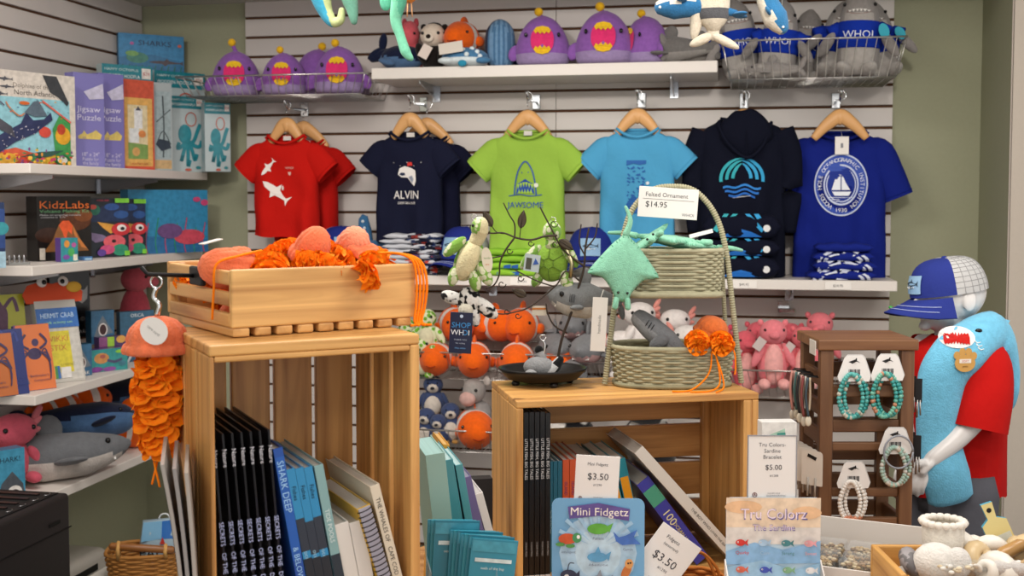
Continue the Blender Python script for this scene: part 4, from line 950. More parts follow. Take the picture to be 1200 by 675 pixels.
# ------------------------------------------------------------------ left wall goods
def face_solve(xl, xr, phi, X=None, Y=None, ref='l'):
    """front face running along direction phi whose ends appear at columns xl and xr; one end is anchored at plane X or Y"""
    rl, rr_ = ray(xl, 235), ray(xr, 235); d = V((cos(R(phi)), sin(R(phi)), 0))
    a, o = (rl, rr_) if ref == 'l' else (rr_, rl)
    A = a * ((X / a.x) if X is not None else (Y / a.y))
    # A + d*s on ray o : cross
    s = -(A.x*o.y - A.y*o.x) / (d.x*o.y - d.y*o.x)
    L = A if ref == 'l' else A + d*s
    return V((L.x, L.y, 0)), abs(s)
def card_box(name, label, cat, xl, xr, ytop, phi, z0, th, art=None, X=None, Y=None, ref='l', side='d8d4cc', front=None, lean=0, group=None, partname='box', gloss=True, hh=None, edge=.001):
    P, w_ = face_solve(xl, xr, phi, X, Y, ref); h = hh or (zof(xl, ytop, P) - z0)
    c = P + V((cos(R(phi)), sin(R(phi)), 0)) * w_/2
    t = thing(name, label, cat, M=T(c.x, c.y, z0) @ RZ(phi) @ RX(lean), group=group)
    b = MB(); b.box((0, th/2, h/2), (w_, th, h), m(side, 'gloss' if gloss else 'paper', .3), None, edge)
    b.build(partname, t)
    b = MB(); fr = m(front or side, 'gloss', .25)
    b.art([('r', 0.005, .005, .995, .995, fr)] + (art or []), w_, h, FRONT(0)); b.build('printed_front', t)
    t['_w'] = w_; t['_h'] = h
    return t
g_ = lambda c: m(c, 'print', .3)
Z1, Z2, Z3, Z4 = [z + .0005 for z in LS]
def octo(c='2b8a98', cx=.5, cy=.4, s=1):
    q = g_(c); L = [('e', cx-.08*s, cy+.14*s, .2*s, .13*s, q)]
    for k, (dx, dy) in enumerate(((-.3, -.05), (-.2, -.22), (0, -.28), (.2, -.2), (.34, -.02), (.3, .2))):
        L.append(('c', [(cx-.08*s, cy+.06*s), (cx+dx*.5*s, cy+dy*.2*s), (cx+dx*s, cy+dy*s), (cx+(dx*1.05+.06)*s, cy+(dy+.08)*s)], .05*s, q))
    L += [('c', [(cx-.05+.16*cos(a)*s+.15, cy+.34*s+.09*sin(a)*s) for a in [2*pi*i/8 for i in range(9)]], .012, g_('c8604c')), ('e', cx+.0, cy-.33*s, .1, .018, g_('c8604c')), ('e', cx+.3, cy-.3*s, .08, .02, g_('3f8f98'))]
    return L
def hoopla(txt=True): return [('r', 0, .84, 1, 1, g_('1f7f8c')), ('r', .78, .88, .96, .98, g_('e4ddd6')), ('t', '$24', .87, .93, .045, g_('b03030')), ('w', 'HAPPY OCTOPUS', .38, .955, .66, .025, g_('d4e4e4')), ('w', 'WOODEN HOOPLA', .39, .895, .70, .034, g_('eef4f4'))] + octo(cy=.36)
HB = 'octopus ring toss boxes on the top left shelf'
card_box('game_box', 'teal octopus game box at the far right end of the shelf, lowest', 'game box', 241, 271, 120, 40, Z1, .05, hoopla(), Y=4.12, front='b9c6c8', side='a9b8ba', group=HB)
card_box('game_box', 'tall teal octopus game box directly behind the lower front one', 'game box', 183, 242, 82, 56, Z1, .05, hoopla(), Y=4.09, front='b4c3c6', side='a9b8ba', group=HB)
card_box('game_box', 'teal octopus game box in front, overlapping the tall one', 'game box', 201, 240, 112, 52, Z1, .045, hoopla(), X=-2.12, front='b9c6c8', side='a9b8ba', group=HB)
card_box('game_box', 'teal octopus game box behind the red bordered lighthouse calendar', 'game box', 122, 181, 74, 55, Z1, .045, hoopla(), Y=3.84, front='b4c3c6', side='a9b8ba', group=HB)
shk = card_box('shark_book', 'blue sharks picture book on top, above the teal game boxes', 'book', 142, 218, 38, 42, 2.09, .03, [('r', 0, 0, 1, 1, g_('2f7fb0')), ('p', [(0, 0), (1, 0), (1, .35), (.5, .5), (0, .4)], g_('2a6f9c')), ('w', 'SHARKS', .55, .78, .5, .13, g_('152c4a')), ('p', [(.42+x*.27+.3, .3+y*.18) for x, y in SHARK], g_('4a4048')), ('e', .28, .4, .17, .14, g_('3f7f70')), ('e', .2, .5, .1, .07, g_('6fa05a')), ('e', .2, .75, .03, .04, g_('b05a9c')), ('e', .93, .75, .03, .04, g_('c8604c'))] + [('c', [(.05+.1*i, 0), (.04+.1*i, .12), (.06+.1*i, .22)], .02, g_('24704c')) for i in range(10)], Y=4.08, side='1f5f88')
card_box('storage_carton', 'plain grey carton hidden behind the game boxes under the sharks book', 'carton', 140, 224, 90, 42, Z1, .10, None, Y=4.085, side='8a9494', gloss=False, hh=2.09 - Z1)
puz = [('r', 0, 0, 1, 1, g_('cfc6bc')), ('p', [(0, 0), (.93, 0), (.93, .72), (0, .72)], g_('8cc0cc')), ('w', 'Dolphins of the', .50, .85, .42, .05, g_('6a6258')), ('w', 'North Atlantic', .53, .775, .46, .055, g_('4a4440'))]
for x, y, s in ((.2, .9, .09), (.22, .82, .08), (.15, .74, .08)): puz.append(('p', [(x+px*s, y+py*s*.6) for px, py in SHARK], g_('4f5058')))
puz += [('p', [(.62, .98), (.78, .98), (.92, .7), (.9, .66), (.8, .75), (.7, .8)], g_('3a3c40')), ('p', [(.0, .0), (.93, .0), (.93, .14), (.6, .1), (.3, .18), (0, .1)], g_('c8583c')), ('e', .2, .06, .14, .06, g_('d9a83c')), ('e', .62, .07, .16, .06, g_('c8a030')), ('p', [(.93, .0), (.93, .5), (.8, .55), (.72, .4), (.75, .1)], g_('3f8f4c')), ('e', .84, .33, .09, .1, g_('d9a02c')), ('e', .82, .4, .05, .06, g_('b8442c')), ('e', .63, .36, .07, .06, g_('c84a3c')),
        ('p', [(.0, .14), (.1, .1), (.3, .24), (.52, .34), (.62, .42), (.72, .5), (.70, .58), (.62, .5), (.5, .48), (.42, .56), (.36, .44), (.12, .3), (.0, .24)], g_('2c3358')), ('p', [(.0, .42), (.14, .36), (.3, .28), (.26, .4), (.1, .5), (0, .52)], g_('4a4a54')), ('p', [(.35, .08), (.55, .14), (.85, .17), (.7, .1), (.5, .06)], g_('34564c')), ('p', [(.4, .56), (.5, .68), (.56, .7), (.62, .6), (.66, .54), (.52, .52)], g_('5a6a78')), ('c', [(.2, .66), (.24, .6), (.34, .52), (.4, .55)], .015, g_('c87a4c')), ('c', [(.6, .7), (.75, .6), (.93, .48)], .02, g_('d86a5c')), ('e', .4, .66, .06, .02, g_('c8622c')), ('c', [(.05, .62), (.12, .66), (.18, .62)], .015, g_('5a5a70')), ('e', .82, .06, .09, .06, g_('1f6f3c')), ('e', .82, .06, .06, .04, g_('dcd8cc'))]
rs2 = random.Random(3)
for i in range(26): x = rs2.uniform(.03, .55); puz.append(('e', x, .17 + x*.45 + rs2.uniform(-.07, .07), .006, .005, g_('c8c4d0')))
for i in range(60):
    x, y = rs2.uniform(.02, .9), abs(rs2.gauss(0, .07)); puz.append(('e', x, y + .012, rs2.uniform(.008, .028), rs2.uniform(.008, .024), g_(rs2.choice(('c8442c', 'd8923c', 'e0b040', 'b83c5c', '3f7f54', 'd86a3c', '7a4a80')))))
for i in range(14): puz.append(('e', rs2.uniform(.05, .9), rs2.uniform(.45, .7), .014, .006, g_(rs2.choice(('d8a03c', 'c8542c', '3f6a90', '5a8a98')))))
card_box('puzzle_box', 'large puzzle box with whale shark reef picture at the left edge', 'puzzle box', -14, 90, 79, 69, Z1, .07, puz, X=-2.075, ref='r', front='8b86b8', side='8580b4')
pur = [('w', 'Jigsaw', .48, .62, .78, .062, g_('d8d4e8')), ('w', 'Puzzle', .48, .53, .78, .062, g_('d8d4e8')), ('p', [(.1, .33), (.25, .36), (.3, .39), (.4, .35), (.55, .37), (.7, .4), (.9, .35), (.85, .30), (.12, .30)], g_('d8c06c')), ('t', '500', .3, .315, .03, g_('6a62a0')), ('t', '18" x 24"', .5, .14, .06, g_('d0cce4')), ('t', 'Puzzle for', .5, .09, .05, g_('d0cce4')), ('t', 'the family', .5, .045, .05, g_('d0cce4')), ('p', [(.3, .8), (.95, .9), (.98, .74), (.5, .72)], g_('c8c4dc'))]
JG = 'purple jigsaw puzzle boxes on the top left shelf'
card_box('puzzle_box', 'purple jigsaw puzzle box half hidden between its twin and the calendar', 'puzzle box', 118, 147, 85, 66, Z1, .05, pur, X=-2.10, ref='r', front='7a74b4', side='7570b0', group=JG)
card_box('puzzle_box', 'purple jigsaw puzzle box right of the big whale shark puzzle', 'puzzle box', 89, 124, 84, 66, Z1, .05, pur, X=-2.09, ref='r', front='7f7ab8', side='7570b0', group=JG)
cal = [('r', .0, .0, 1, 1, g_('c8543c')), ('r', .06, .04, .94, .80, g_('dcaa5c')), ('r', .16, .12, .78, .72, g_('d8c8a0')), ('r', .36, .46, .62, .68, g_('dfe0e0')), ('p', [(.40, .66), (.58, .66), (.49, .71)], g_('4a4a58')), ('r', .2, .3, .5, .46, g_('d9dcdc')), ('p', [(.16, .12), (.78, .12), (.78, .28), (.16, .3)], g_('7a9a54')), ('e', .6, .4, .12, .04, g_('d8884c')), ('e', .4, .2, .12, .05, g_('c89a5c')), ('t', 'LIGHTHOUSES', .5, .065, .035, g_('a8402c'))]
card_box('wall_calendar', 'red and yellow calendar with two white lighthouses', 'calendar', 145, 182, 92, 62, Z1, .012, cal, X=-2.07, ref='r', front='c8543c', side='b8442c')
card_box('art_print', 'pale grey shrink wrapped print of a ship mast beside the calendar', 'art print', 181, 203, 96, 60, Z1, .012, [('r', .05, .02, .95, .12, g_('c8a878')), ('r', .1, .14, .92, .9, g_('9fb0b4')), ('c', [(.5, .15), (.55, .5), (.5, .85)], .02, g_('4a5458')), ('c', [(.15, .3), (.5, .45), (.9, .3)], .014, g_('4a5458')), ('c', [(.15, .55), (.5, .62), (.9, .7)], .014, g_('5a6468')), ('p', [(.1, .3), (.4, .22), (.92, .26), (.8, .34), (.3, .36)], g_('2c3848'))], X=-2.05, ref='r', front='aab4b6', side='a0aaac')
# second shelf
vol = [('r', 0, 0, 1, 1, g_('1a1512')), ('e', .7, .62, .3, .16, g_('5a3018')), ('e', .85, .7, .18, .1, g_('7a4420')), ('e', .2, .4, .25, .12, g_('3a2014')), ('w', 'KidzLabs', .5, .87, .92, .12, g_('e8742c')), ('w', 'Volcano Making Kit', .5, .77, .92, .05, g_('6fb07a')), ('w', 'Make an erupting volcano', .42, .71, .76, .026, g_('c8c8cc')), ('w', 'science kit', .28, .675, .46, .022, g_('c8c8cc')),
       ('p', [(.26, .32), (.38, .56), (.46, .62), (.56, .62), (.64, .56), (.8, .3), (.94, .14), (.1, .14)], g_('8a5a30')), ('p', [(.38, .55), (.45, .62), (.57, .62), (.64, .54), (.62, .4), (.55, .46), (.5, .3), (.44, .45)], g_('e85c2c')), ('p', [(.64, .54), (.74, .36), (.9, .18), (.8, .2), (.66, .4)], g_('c87a3c')), ('r', .02, .02, .12, .2, g_('c8c0b4'))]
card_box('science_kit_box', 'black volcano making kit box with orange lettering', 'science kit', 43, 106, 230, 66, Z2, .06, vol, X=-2.10, ref='r', front='1a1512', side='14100e')
card_box('toy_box', 'small purple and teal box in front of the volcano kit', 'toy box', 70, 90, 279, 66, Z2, .03, [('r', 0, 0, 1, 1, g_('2f8f98')), ('e', .35, .75, .16, .16, g_('d8923c')), ('e', .6, .4, .2, .18, g_('4aa85a')), ('e', .75, .7, .14, .1, g_('b85a9c')), ('e', .3, .2, .2, .1, g_('7a4a9c')), ('r', .7, .05, .95, .3, g_('e0d8c8'))], X=-2.062, ref='r', side='5a3a8c')
card_box('toy_box', 'tiny blue box right of the small purple box on the second shelf', 'toy box', 97, 107, 301, 66, Z2, .03, [('r', .1, .1, .9, .6, g_('9fc4e0'))], X=-2.06, ref='r', side='4a7ab0')
coral = [('r', 0, 0, 1, 1, g_('18202c')), ('p', [(0, .72), (.3, .86), (.7, .95), (1, .98), (1, .6), (0, .6)], g_('1c2c50')), ('e', .55, .85, .2, .06, g_('2a5090')), ('e', .8, .72, .2, .07, g_('28508c')), ('e', .1, .8, .14, .09, g_('1f6a54')), ('e', .05, .85, .1, .04, g_('c84a3c')), ('p', [(.15, .6), (.6, .55), (.75, .45), (.5, .4), (.3, .5)], g_('d89a3c')), ('p', [(0, .42), (.3, .38), (.5, .3), (.1, .25), (0, .3)], g_('7a6a8c')),
         ('e', .78, .47, .26, .11, g_('c82c34')), ('e', .8, .49, .13, .06, g_('e8e0dc')), ('e', .82, .48, .06, .03, g_('141418')), ('e', .6, .26, .3, .12, g_('d85a64')), ('e', .58, .27, .06, .03, g_('201418')), ('e', .75, .12, .22, .1, g_('2a8a6c')), ('e', .4, .13, .2, .08, g_('c84a7a')), ('e', .25, .08, .12, .06, g_('5a3a8c')), ('r', .62, .92, 1, .995, g_('7ac83c')), ('r', .86, .02, 1, .1, g_('7ac83c')), ('t', 'CORAL REEF', .3, .96, .04, g_('d83c5c'))]
CBG = 'coral reef craft boxes on the second left shelf'
card_box('craft_box', 'black coral reef craft box with red fish, right of its twin', 'craft box', 132, 170, 233, 62, Z2, .03, coral, X=-2.085, ref='r', front='18202c', side='141a24', group=CBG)
card_box('craft_box', 'black coral reef craft box with red fish beside the volcano kit', 'craft box', 106, 150, 232, 62, Z2, .03, coral, X=-2.075, ref='r', front='18202c', side='141a24', group=CBG)
aqua = [('r', 0, 0, 1, 1, g_('2f6f90')), ('p', [(0, .5), (1, .6), (1, 1), (0, 1)], g_('4a90b4')), ('t', 'shorie', .25, .76, .13, g_('dfe8ee'))] + [('c', [(.2+.2*i, .2), (.22+.2*i, .4), (.18+.2*i, .62)], .03, g_('1f4a54')) for i in range(4)] + [('p', [(0, .1), (1, .14), (1, .24), (.6, .2), (.3, .26), (0, .2)], g_('b87a54')), ('r', 0, 0, 1, .12, g_('3a6ab0')), ('t', '3D PUZZLE', .5, .05, .05, g_('cfe0f0')), ('r', .45, .9, .65, .97, g_('d8a83c')), ('r', .75, .9, .95, .97, g_('d8a83c'))]
card_box('aquarium_box', 'pale blue aquarium picture box right of the coral boxes', 'toy box', 168, 206, 233, 58, Z2, .03, aqua, X=-2.05, ref='r', front='3a7aa0', side='5a94b8')
lg = [('r', 0, 0, 1, 1, g_('2f86b0')), ('p', [(0, .0), (1, .0), (1, .2), (0, .3)], g_('2a6a9c'))] + [('c', [(.1+.12*i, 0), (.08+.12*i, .2), (.12+.12*i, .4+.08*(i % 3))], .02, g_('b04a6c' if i % 2 else '2a8a6c')) for i in range(8)] + [('e', .75, .25, .2, .12, g_('c84a5c')), ('e', .5, .35, .16, .12, g_('6a4a7c')), ('e', .85, .85, .05, .04, g_('c84a7a')), ('e', .95, .8, .05, .05, g_('c84a7a'))]
card_box('game_box', 'wide sky blue under the sea game box at the shelf end', 'game box', 150, 243, 222, 62, Z2, .05, lg, Y=4.10, ref='r', side='4a9cc4', front='2f86b0')
card_box('game_box', 'dark blue box cut off by the left edge on the second shelf', 'game box', -40, 5, 237, 60, Z2, .05, [('r', .2, .3, 1, .9, g_('1f3f7c')), ('e', .9, .6, .2, .1, g_('2f8f98')), ('r', .6, 0, 1, .25, g_('9fc0d0'))], X=-2.07, ref='r', side='182c54')
t_ = thing('figurine_rack', 'little clear rack of silver figurines left of the volcano kit', 'figurines', M=T(*(face_solve(14, 37, 66, X=-2.09, ref='r')[0]), ) @ T(0, 0, Z2) @ RZ(66))
MB().box((.03, .03, .004), (.07, .03, .008), m('8a8a88', 'gloss')).build('base', t_)
for i in range(4): MB().lathe([(.004, .008), (.003, .016), (.0045, .022), (.002, .03), (.0, .031)], m('a8aaac', 'metal'), 8, T(.006 + .016*i, .03, 0)).build('figurine', t_)
# third shelf
def journal(label, xl, xr, ytop, col, X, fg, phi=58, lean=-14, h=None, kind='crab', group=None, z=None):
    ink = g_(fg); cr = [('e', .5, .55, .2, .09, ink), ('e', .55, .72, .1, .06, ink)]
    for s in (-1, 1):
        for k in range(4): cr.append(('c', [(.5+s*.15, .52+.02*k), (.5+s*(.3+.03*k), .62-.07*k), (.5+s*(.42-.02*k), .42-.09*k)], .02, ink))
        cr.append(('c', [(.5+s*.15, .62), (.5+s*.36, .72), (.5+s*.2, .85)], .035, ink))
    if kind == 'lobster': cr = [('e', .4, .78, .14, .1, ink), ('c', [(.4, .75), (.36, .6), (.3, .48), (.2, .4)], .11, ink), ('c', [(.45, .85), (.7, .95), (.8, .8)], .04, ink), ('c', [(.4, .85), (.2, .98), (.05, .9)], .04, ink)]
    cr += [('t', "Bookmaker's", .55, .22, .055, ink), ('t', 'Composition', .62, .15, .05, ink)]
    if kind == 'crab': cr += [('r', .0, .0, .03, 1, g_('2a3a80')), ('e', .12, .88, .1, .07, g_('7a7a80')), ('c', [(.2, .1), (.06, .5), (.16, .8)], .05, g_('6a6068')), ('r', .0, .72, .1, .86, g_('d8d4cc'))]
    return card_box('journal', label, 'notebook', xl, xr, ytop, phi, z or Z3, .014, cr, X=X, ref='r', front=col, side='1f2c6c', lean=lean, group=group, partname='pages', hh=h)
journal('orange crab notebook in front at the left shelf end', 20, 62, 395, 'd8743c', -2.062, '3a2c54', h=.205)
journal('yellow lobster notebook standing behind the orange one', -12, 33, 352, 'b8b83c', -2.19, '5a3050', lean=-10, kind='lobster', h=.29)
journal('orange crab notebook cut off by the left edge', -40, 17, 408, 'b8642c', -2.10, '3a2c54', h=.19)
journal('navy backed notebook between the two orange ones', -4, 30, 400, '1f2c6c', -2.085, '2a3a80', h=.2, kind='lobster')
t_ = card_box('craft_kit_bag', 'clear bag craft kit with googly eyed red crab header card', 'craft kit', 48, 97, 378, 56, Z3, .03, [('r', 0, .03, .96, .66, g_('c8c4bc')), ('r', .12, .12, .74, .62, g_('d8c82c')), ('t', "WIKKI", .43, .53, .10, g_('c8742c')), ('t', "STIX", .43, .42, .1, g_('c8742c')), ('t', 'create!', .6, .22, .06, g_('a8982c')), ('r', .16, .05, .22, .2, g_('c8442c')), ('r', .22, .05, .28, .2, g_('d8a82c')), ('r', .28, .05, .34, .2, g_('3a8a4c')), ('r', .34, .05, .4, .2, g_('2f6ab0')), ('r', .42, .05, .66, .18, g_('e0dcd8')), ('r', 0, .66, 1, .9, g_('2a6ab8')), ('w', 'HERMIT CRAB', .5, .81, .8, .06, g_('c8e4f4')), ('w', 'craft activity set', .5, .725, .7, .03, g_('9fe0a0'))], X=-2.06, ref='r', front='bcb8b0', side='b8b6b0', lean=-16, hh=.27)
b = MB(); b.prism([(-.09, 0), (.09, 0), (.098, .03), (.08, .06), (.04, .07), (0, .062), (-.04, .07), (-.08, .06), (-.1, .03)], .004, m('d8502c', 'paper'), T(0, .002, .262) @ RX(90)); b.build('crab_card', t_)
for s in (-1, 1): MB().ell((s*.035, -.006, .33), (.017, .006, .017), m('e8e4e0', 'gloss')).ell((s*.03, -.0125, .328), (.008, .003, .008), eye).build('googly_eye', t_)
MB().ell((.07, -.002, .31), (.026, .004, .018), m('d8a83c', 'paper')).build('claw', t_)
fin = [('p', [(.35, .5), (.45, .66), (.7, .64), (.9, .7), (.86, .52), (.6, .46)], g_('c0c0c0')), ('t', 'SHARK', .5, .08, .07, g_('c8c8c8')), ('e', .6, .25, .14, .03, g_('6a6a6a'))]
card_box('toy_bag', 'black bag with a white shark jaw print hanging nearest the boxes', 'toy bag', 80, 103, 336, 60, Z3 + .10, .02, fin, X=-2.24, ref='r', side='17171a', hh=.26, group='black bags on the left wall')
card_box('toy_bag', 'black bag behind the crab craft kit on the left wall', 'toy bag', 56, 84, 334, 60, Z3 + .10, .02, [('e', .5, .6, .2, .08, g_('2c4a3c'))], X=-2.25, ref='r', side='17171a', hh=.26, group='black bags on the left wall')
sj = [('r', 0, 0, 1, 1, g_('2f6488')), ('p', [(.1, .2), (.3, .6), (.5, .85), (.7, .6), (.95, .3), (.6, .25)], g_('6a7680')), ('e', .5, .42, .2, .2, g_('e0d8d4')), ('e', .5, .42, .15, .16, g_('3a1414')), ('t', 'SHARK', .5, .1, .16, g_('e8e4e0'))]
SB_ = 'shark model boxes on the third left shelf'
card_box('shark_model_box', 'blue shark model box, lower one beside the small teal box', 'toy box', 80, 104, 405, 58, Z3, .04, sj, X=-2.10, ref='r', side='24506c', group=SB_)
card_box('shark_model_box', 'blue shark model box with open jaws standing higher at the back', 'toy box', 104, 131, 367, 58, Z3 + .085, .04, sj, X=-2.13, ref='r', side='24506c', group=SB_, hh=.115)
card_box('storage_carton', 'small brown carton under the raised shark model box', 'carton', 104, 131, 400, 58, Z3, .05, None, X=-2.128, ref='r', side='6a5c50', gloss=False, hh=.0845)
sq = [('r', 0, 0, 1, 1, g_('2f9090')), ('e', .3, .6, .2, .24, g_('c88a4c')), ('e', .33, .68, .08, .09, g_('a8584c')), ('c', [(.45, .5), (.65, .4), (.85, .5)], .12, g_('4a4a6c')), ('e', .8, .85, .13, .08, g_('8ac83c')), ('e', .15, .12, .18, .12, g_('7a3a8c')), ('e', .5, .1, .18, .1, g_('8a4a9c')), ('e', .85, .3, .1, .12, g_('3f7a8c'))]
card_box('toy_box', 'small teal sea creature toy box at the shelf front', 'toy box', 102, 146, 411, 58, Z3, .04, sq, X=-2.055, ref='r', side='5a3a7c')
card_box('toy_box', 'small box with green and orange tops behind the teal toy box', 'toy box', 113, 145, 396, 58, Z3, .04, [('r', 0, .7, .3, 1, g_('8a4a7c')), ('r', .3, .7, .55, 1, g_('9ac83c')), ('e', .8, .9, .18, .12, g_('d8a04c'))], X=-2.085, ref='r', side='4a3060')
orca = [('r', 0, 0, 1, 1, g_('2f5f7c')), ('t', 'ORCA', .5, .92, .1, g_('dfe4e8')), ('p', [(.1, .4), (.3, .62), (.6, .66), (.9, .5), (.7, .42), (.4, .38)], g_('14161c')), ('e', .35, .46, .16, .05, g_('d8d8d8')), ('c', [(.2, 0), (.4, .2), (.6, .05)], .05, g_('c8ccd0'))]
card_box('orca_model_box', 'dark blue orca model box below the pink plush head', 'toy box', 138, 178, 366, 55, Z3, .03, orca, X=-2.08, ref='r', side='1f4258')
P_, _ = face_solve(140, 170, 55, X=-2.17, ref='r'); PZ = zof(150, 345, P_)
blob('pink_dolphin_plush', 'pink plush with pointed snout peeking over the orca box', T(P_.x, P_.y + .1, Z3) @ RZ(50), [('body', ((0, .0, .13), (.06, .05, .13)), 'b84a58'), ('head', ((0, -.01, .285), (.055, .05, .05)), 'c85864'), ('snout', ((.055, -.01, .272), (.035, .026, .022)), 'd06470'), ('crest', ((-.02, 0, .33), (.03, .012, .016)), 'a83c4a')], [((.022, -.056, .295), .006)])
# lowest shelf: sea animal plushes
def pl(px, py, X, rz, s, z, ry=0, rx=0): p = atx(px, py, X); return T(X, p.y, z) @ RZ(rz) @ RY(ry) @ RX(rx) @ S(s)
shark('big grey shark plush with toothy white belly at the shelf front', pl(60, 556, -2.13, 44, 1.30, Z4 + .078, 0, -16), top='6a6c70', belly='c4bcb6')
whale('navy whale plush with ribbed blue belly lying above the grey shark', pl(92, 522, -2.165, 60, 1.12, Z4 + .150, 4, -30), top='161c34', belly='46648c')
clown('clownfish plush at the right of the lowest left shelf', pl(158, 518, -2.13, 62, 1.15, Z4 + .078))
clown('clownfish plush at the back left of the lowest left shelf', pl(66, 500, -2.27, 80, 1.0, Z4 + .17), None)
clown('clownfish plush in the middle behind the navy whale', pl(94, 498, -2.27, 70, 1.05, Z4 + .18))
whale('dark navy whale plush at the far end of the lowest left shelf', pl(140, 486, -2.25, 78, 1.05, Z4 + .17), top='12182c', belly='3a5070')
axolotl('pink plush at the left edge of the lowest shelf', pl(14, 545, -2.2, 60, 1.25, Z4 + .02), 'c8586a', 'd87a84', None)
card_box('shark_model_box', 'pale blue shark box in the corner before the pink plush', 'toy box', -30, 22, 533, 60, Z4, .05, [('r', 0, 0, 1, 1, g_('3f8fb0')), ('t', 'SHARK!', .62, .82, .13, g_('10202c')), ('p', [(.3, 0), (.45, .4), (.7, .6), (.95, .35), (1, 0)], g_('4a5058')), ('e', .75, .2, .18, .14, g_('e0dcd8')), ('e', .75, .17, .13, .1, g_('2a1010'))], X=-2.06, ref='r', side='2f7090')
# lower left corner: black bin, heater, basket
M_ = T(-1.6, 2.14, 0) @ RZ(90)
zb = zof(77, 577, V((-1.6, 2.55, 0)))
bn = thing('office_bin', 'large black plastic bin with slotted top in the lower left corner', 'bin', M=M_)
b = MB(); b.box((0, .2, zb/2), (.82, .4, zb), m('1d191a', 'plain', .45), None, .012, 3); b.build('body', bn)
b = MB(); b.box((0, .2, zb + .001), (.78, .36, .004), m('0f0d0e', 'plain', .6)); 
for i in range(18): b.box((-.36 + .042*i, .2, zb + .004), (.012, .3, .006), m('1a1718', 'gloss', .3))
b.build('vent_top', bn)
b = MB()
for i in range(9): b.tube([(.36 - .05*i + .012*cos(a), .035 + .010*sin(a), zb + .005) for a in [R(q) for q in range(200, 350, 15)]], .0016, m('8f8f92', 'metal', .3), 5)
b.build('vent_ring', bn)
b = MB(); b.box((.34, -.0008, zb - .06), (.045, .002, .008), m('0a0a0a')); b.box((0, -.0005, zb - .085), (.82, .002, .003), m('0c0a0b')); b.build('seam', bn)
ht = thing('wall_heater', 'low white wall heater with black slots below the left shelves', 'heater', M=T(XL + .002, 0, 0) @ RZ(90))
zh = zof(140, 642, V((-2.14, 3.6, 0)))
b = MB(); b.box((3.2, -.10, zh - .3), (.9, .2, .6), m('bdb8b0', 'plain', .4), None, .03, 4); b.build('body', ht)
for k in range(2): MB().box((3.2, -.1995, zh - .05 - .035*k), (.74, .006, .022), m('0c0c0c')).build('slot', ht)
P_ = aty(172, 660, 3.3)
uz = P_.z - .042
tag(MB(T(P_.x, P_.y, 0)).box((0, .02, uz - .012), (.36, .30, .024), m('d9d4cc')).box((0, .02, (uz-.024)/2), (.32, .26, uz - .024), m('cfc9c0')).build('side_cabinet'), 'low white cabinet under the wicker basket at lower left', 'cabinet')
def weave(b, path, z0, z1, rows, mat, r=.003, amp=.003, stakes=40, flare=lambda f: 1.0, closed=True):
    """woven rows following a plan path (list of Vector xy, centred)"""
    n = len(path); N = n if closed else n - 1
    for j in range(rows):
        f = (j+.5)/rows; k = flare(f); pts = []
        for i in range(n + (1 if closed else 0)):
            p = path[i % n] * k; q = path[(i+1) % n] - path[(i-1) % n]; nn = V((q.y, -q.x, 0)).normalized()
            a = amp*sin(pi*(i*stakes/n) + pi*(j % 2)); pts.append((p.x + nn.x*a, p.y + nn.y*a, z0 + (z1-z0)*f))
        b.tube(pts, (( (z1-z0)/rows*.56), r), mat, 6, up=(0, 0, 1), caps=not closed)
def plan_oval(rx, ry, n, p=2.0):
    return [V((rx*math.copysign(abs(cos(a))**(2/p), cos(a)), ry*math.copysign(abs(sin(a))**(2/p), sin(a)), 0)) for a in [2*pi*i/n for i in range(n)]]
wk = thing('wicker_basket', 'honey coloured wicker basket with wooden rod handle at lower left', 'basket', (P_.x, P_.y, uz), 20)
wc = m('a8743c', 'wicker')
b = MB(); weave(b, plan_oval(.12, .09, 96, 3), 0, .085, 11, wc, .004, .003, 24, lambda f: .88 + .12*f); b.build('weave', wk)
MB().box((0, 0, .004), (.2, .14, .006), wc, None, .003).build('base', wk)
MB().tube([(p.x*1.0, p.y*1.0, .088) for p in plan_oval(.12, .09, 40, 3)] + [(.12, 0, .088)], .006, wc, 8).build('rim', wk)
b = MB(); b.tube([(-.09, -.082, .125), (.09, -.082, .105)], .012, m('8f5c2c', 'wood', .4, 'x'), 12, round_ends=True); b.build('rod_handle', wk)
for x, z in ((-.07, .122), (.07, .107)): MB().tube([(x, -.088, .085), (x, -.098, z-.004), (x, -.082, z + .014), (x, -.068, z), (x, -.078, .085)], .006, m('c89a5c', 'wicker'), 8).build('binding', wk)
bg = thing('toy_pouch', 'clear and blue foil pouch with lettering standing in the wicker basket', 'pouch', M=T(P_.x + .045, P_.y + .02, uz + .0075) @ RZ(12) @ RX(-8) @ S(1.1))
b = MB(); b.puff([(-.065, 0), (.065, 0), (.07, .09), (.062, .16), (-.062, .15), (-.07, .08)], .05, m('9fb6c4', 'gloss', .12), RX(90)); b.build('pouch', bg)
b = MB(); W = lambda u, v, h: V((u, -.0265 + .26*((v-.08)**2)*2 + abs(u)**2*2 - h, v)); b.poly([(.0, .1), (.06, .1), (.056, .155), (.0, .15)], m('2a6ab8', 'gloss', .2), warp=W); b.poly([(-.06, .09), (0, .1), (0, .15), (-.055, .145)], m('7fb4d8', 'gloss', .2), warp=W); b.text('PACK', .042, m('1c2028', 'gloss'), warp=W, at=(-.012, .06), h=.001); b.poly([(-.005, .085), (.012, .085), (.003, .105)], m('b83c34', 'gloss'), warp=W, h=.001); b.build('printed_front', bg)
b = MB(); b.tube([(.0 + .016*cos(a), 0, .152 + .016*sin(a)) for a in [R(q) for q in range(0, 181, 20)]], .0025, m('d8dcde', 'gloss'), 6); b.build('loop_handle', bg)
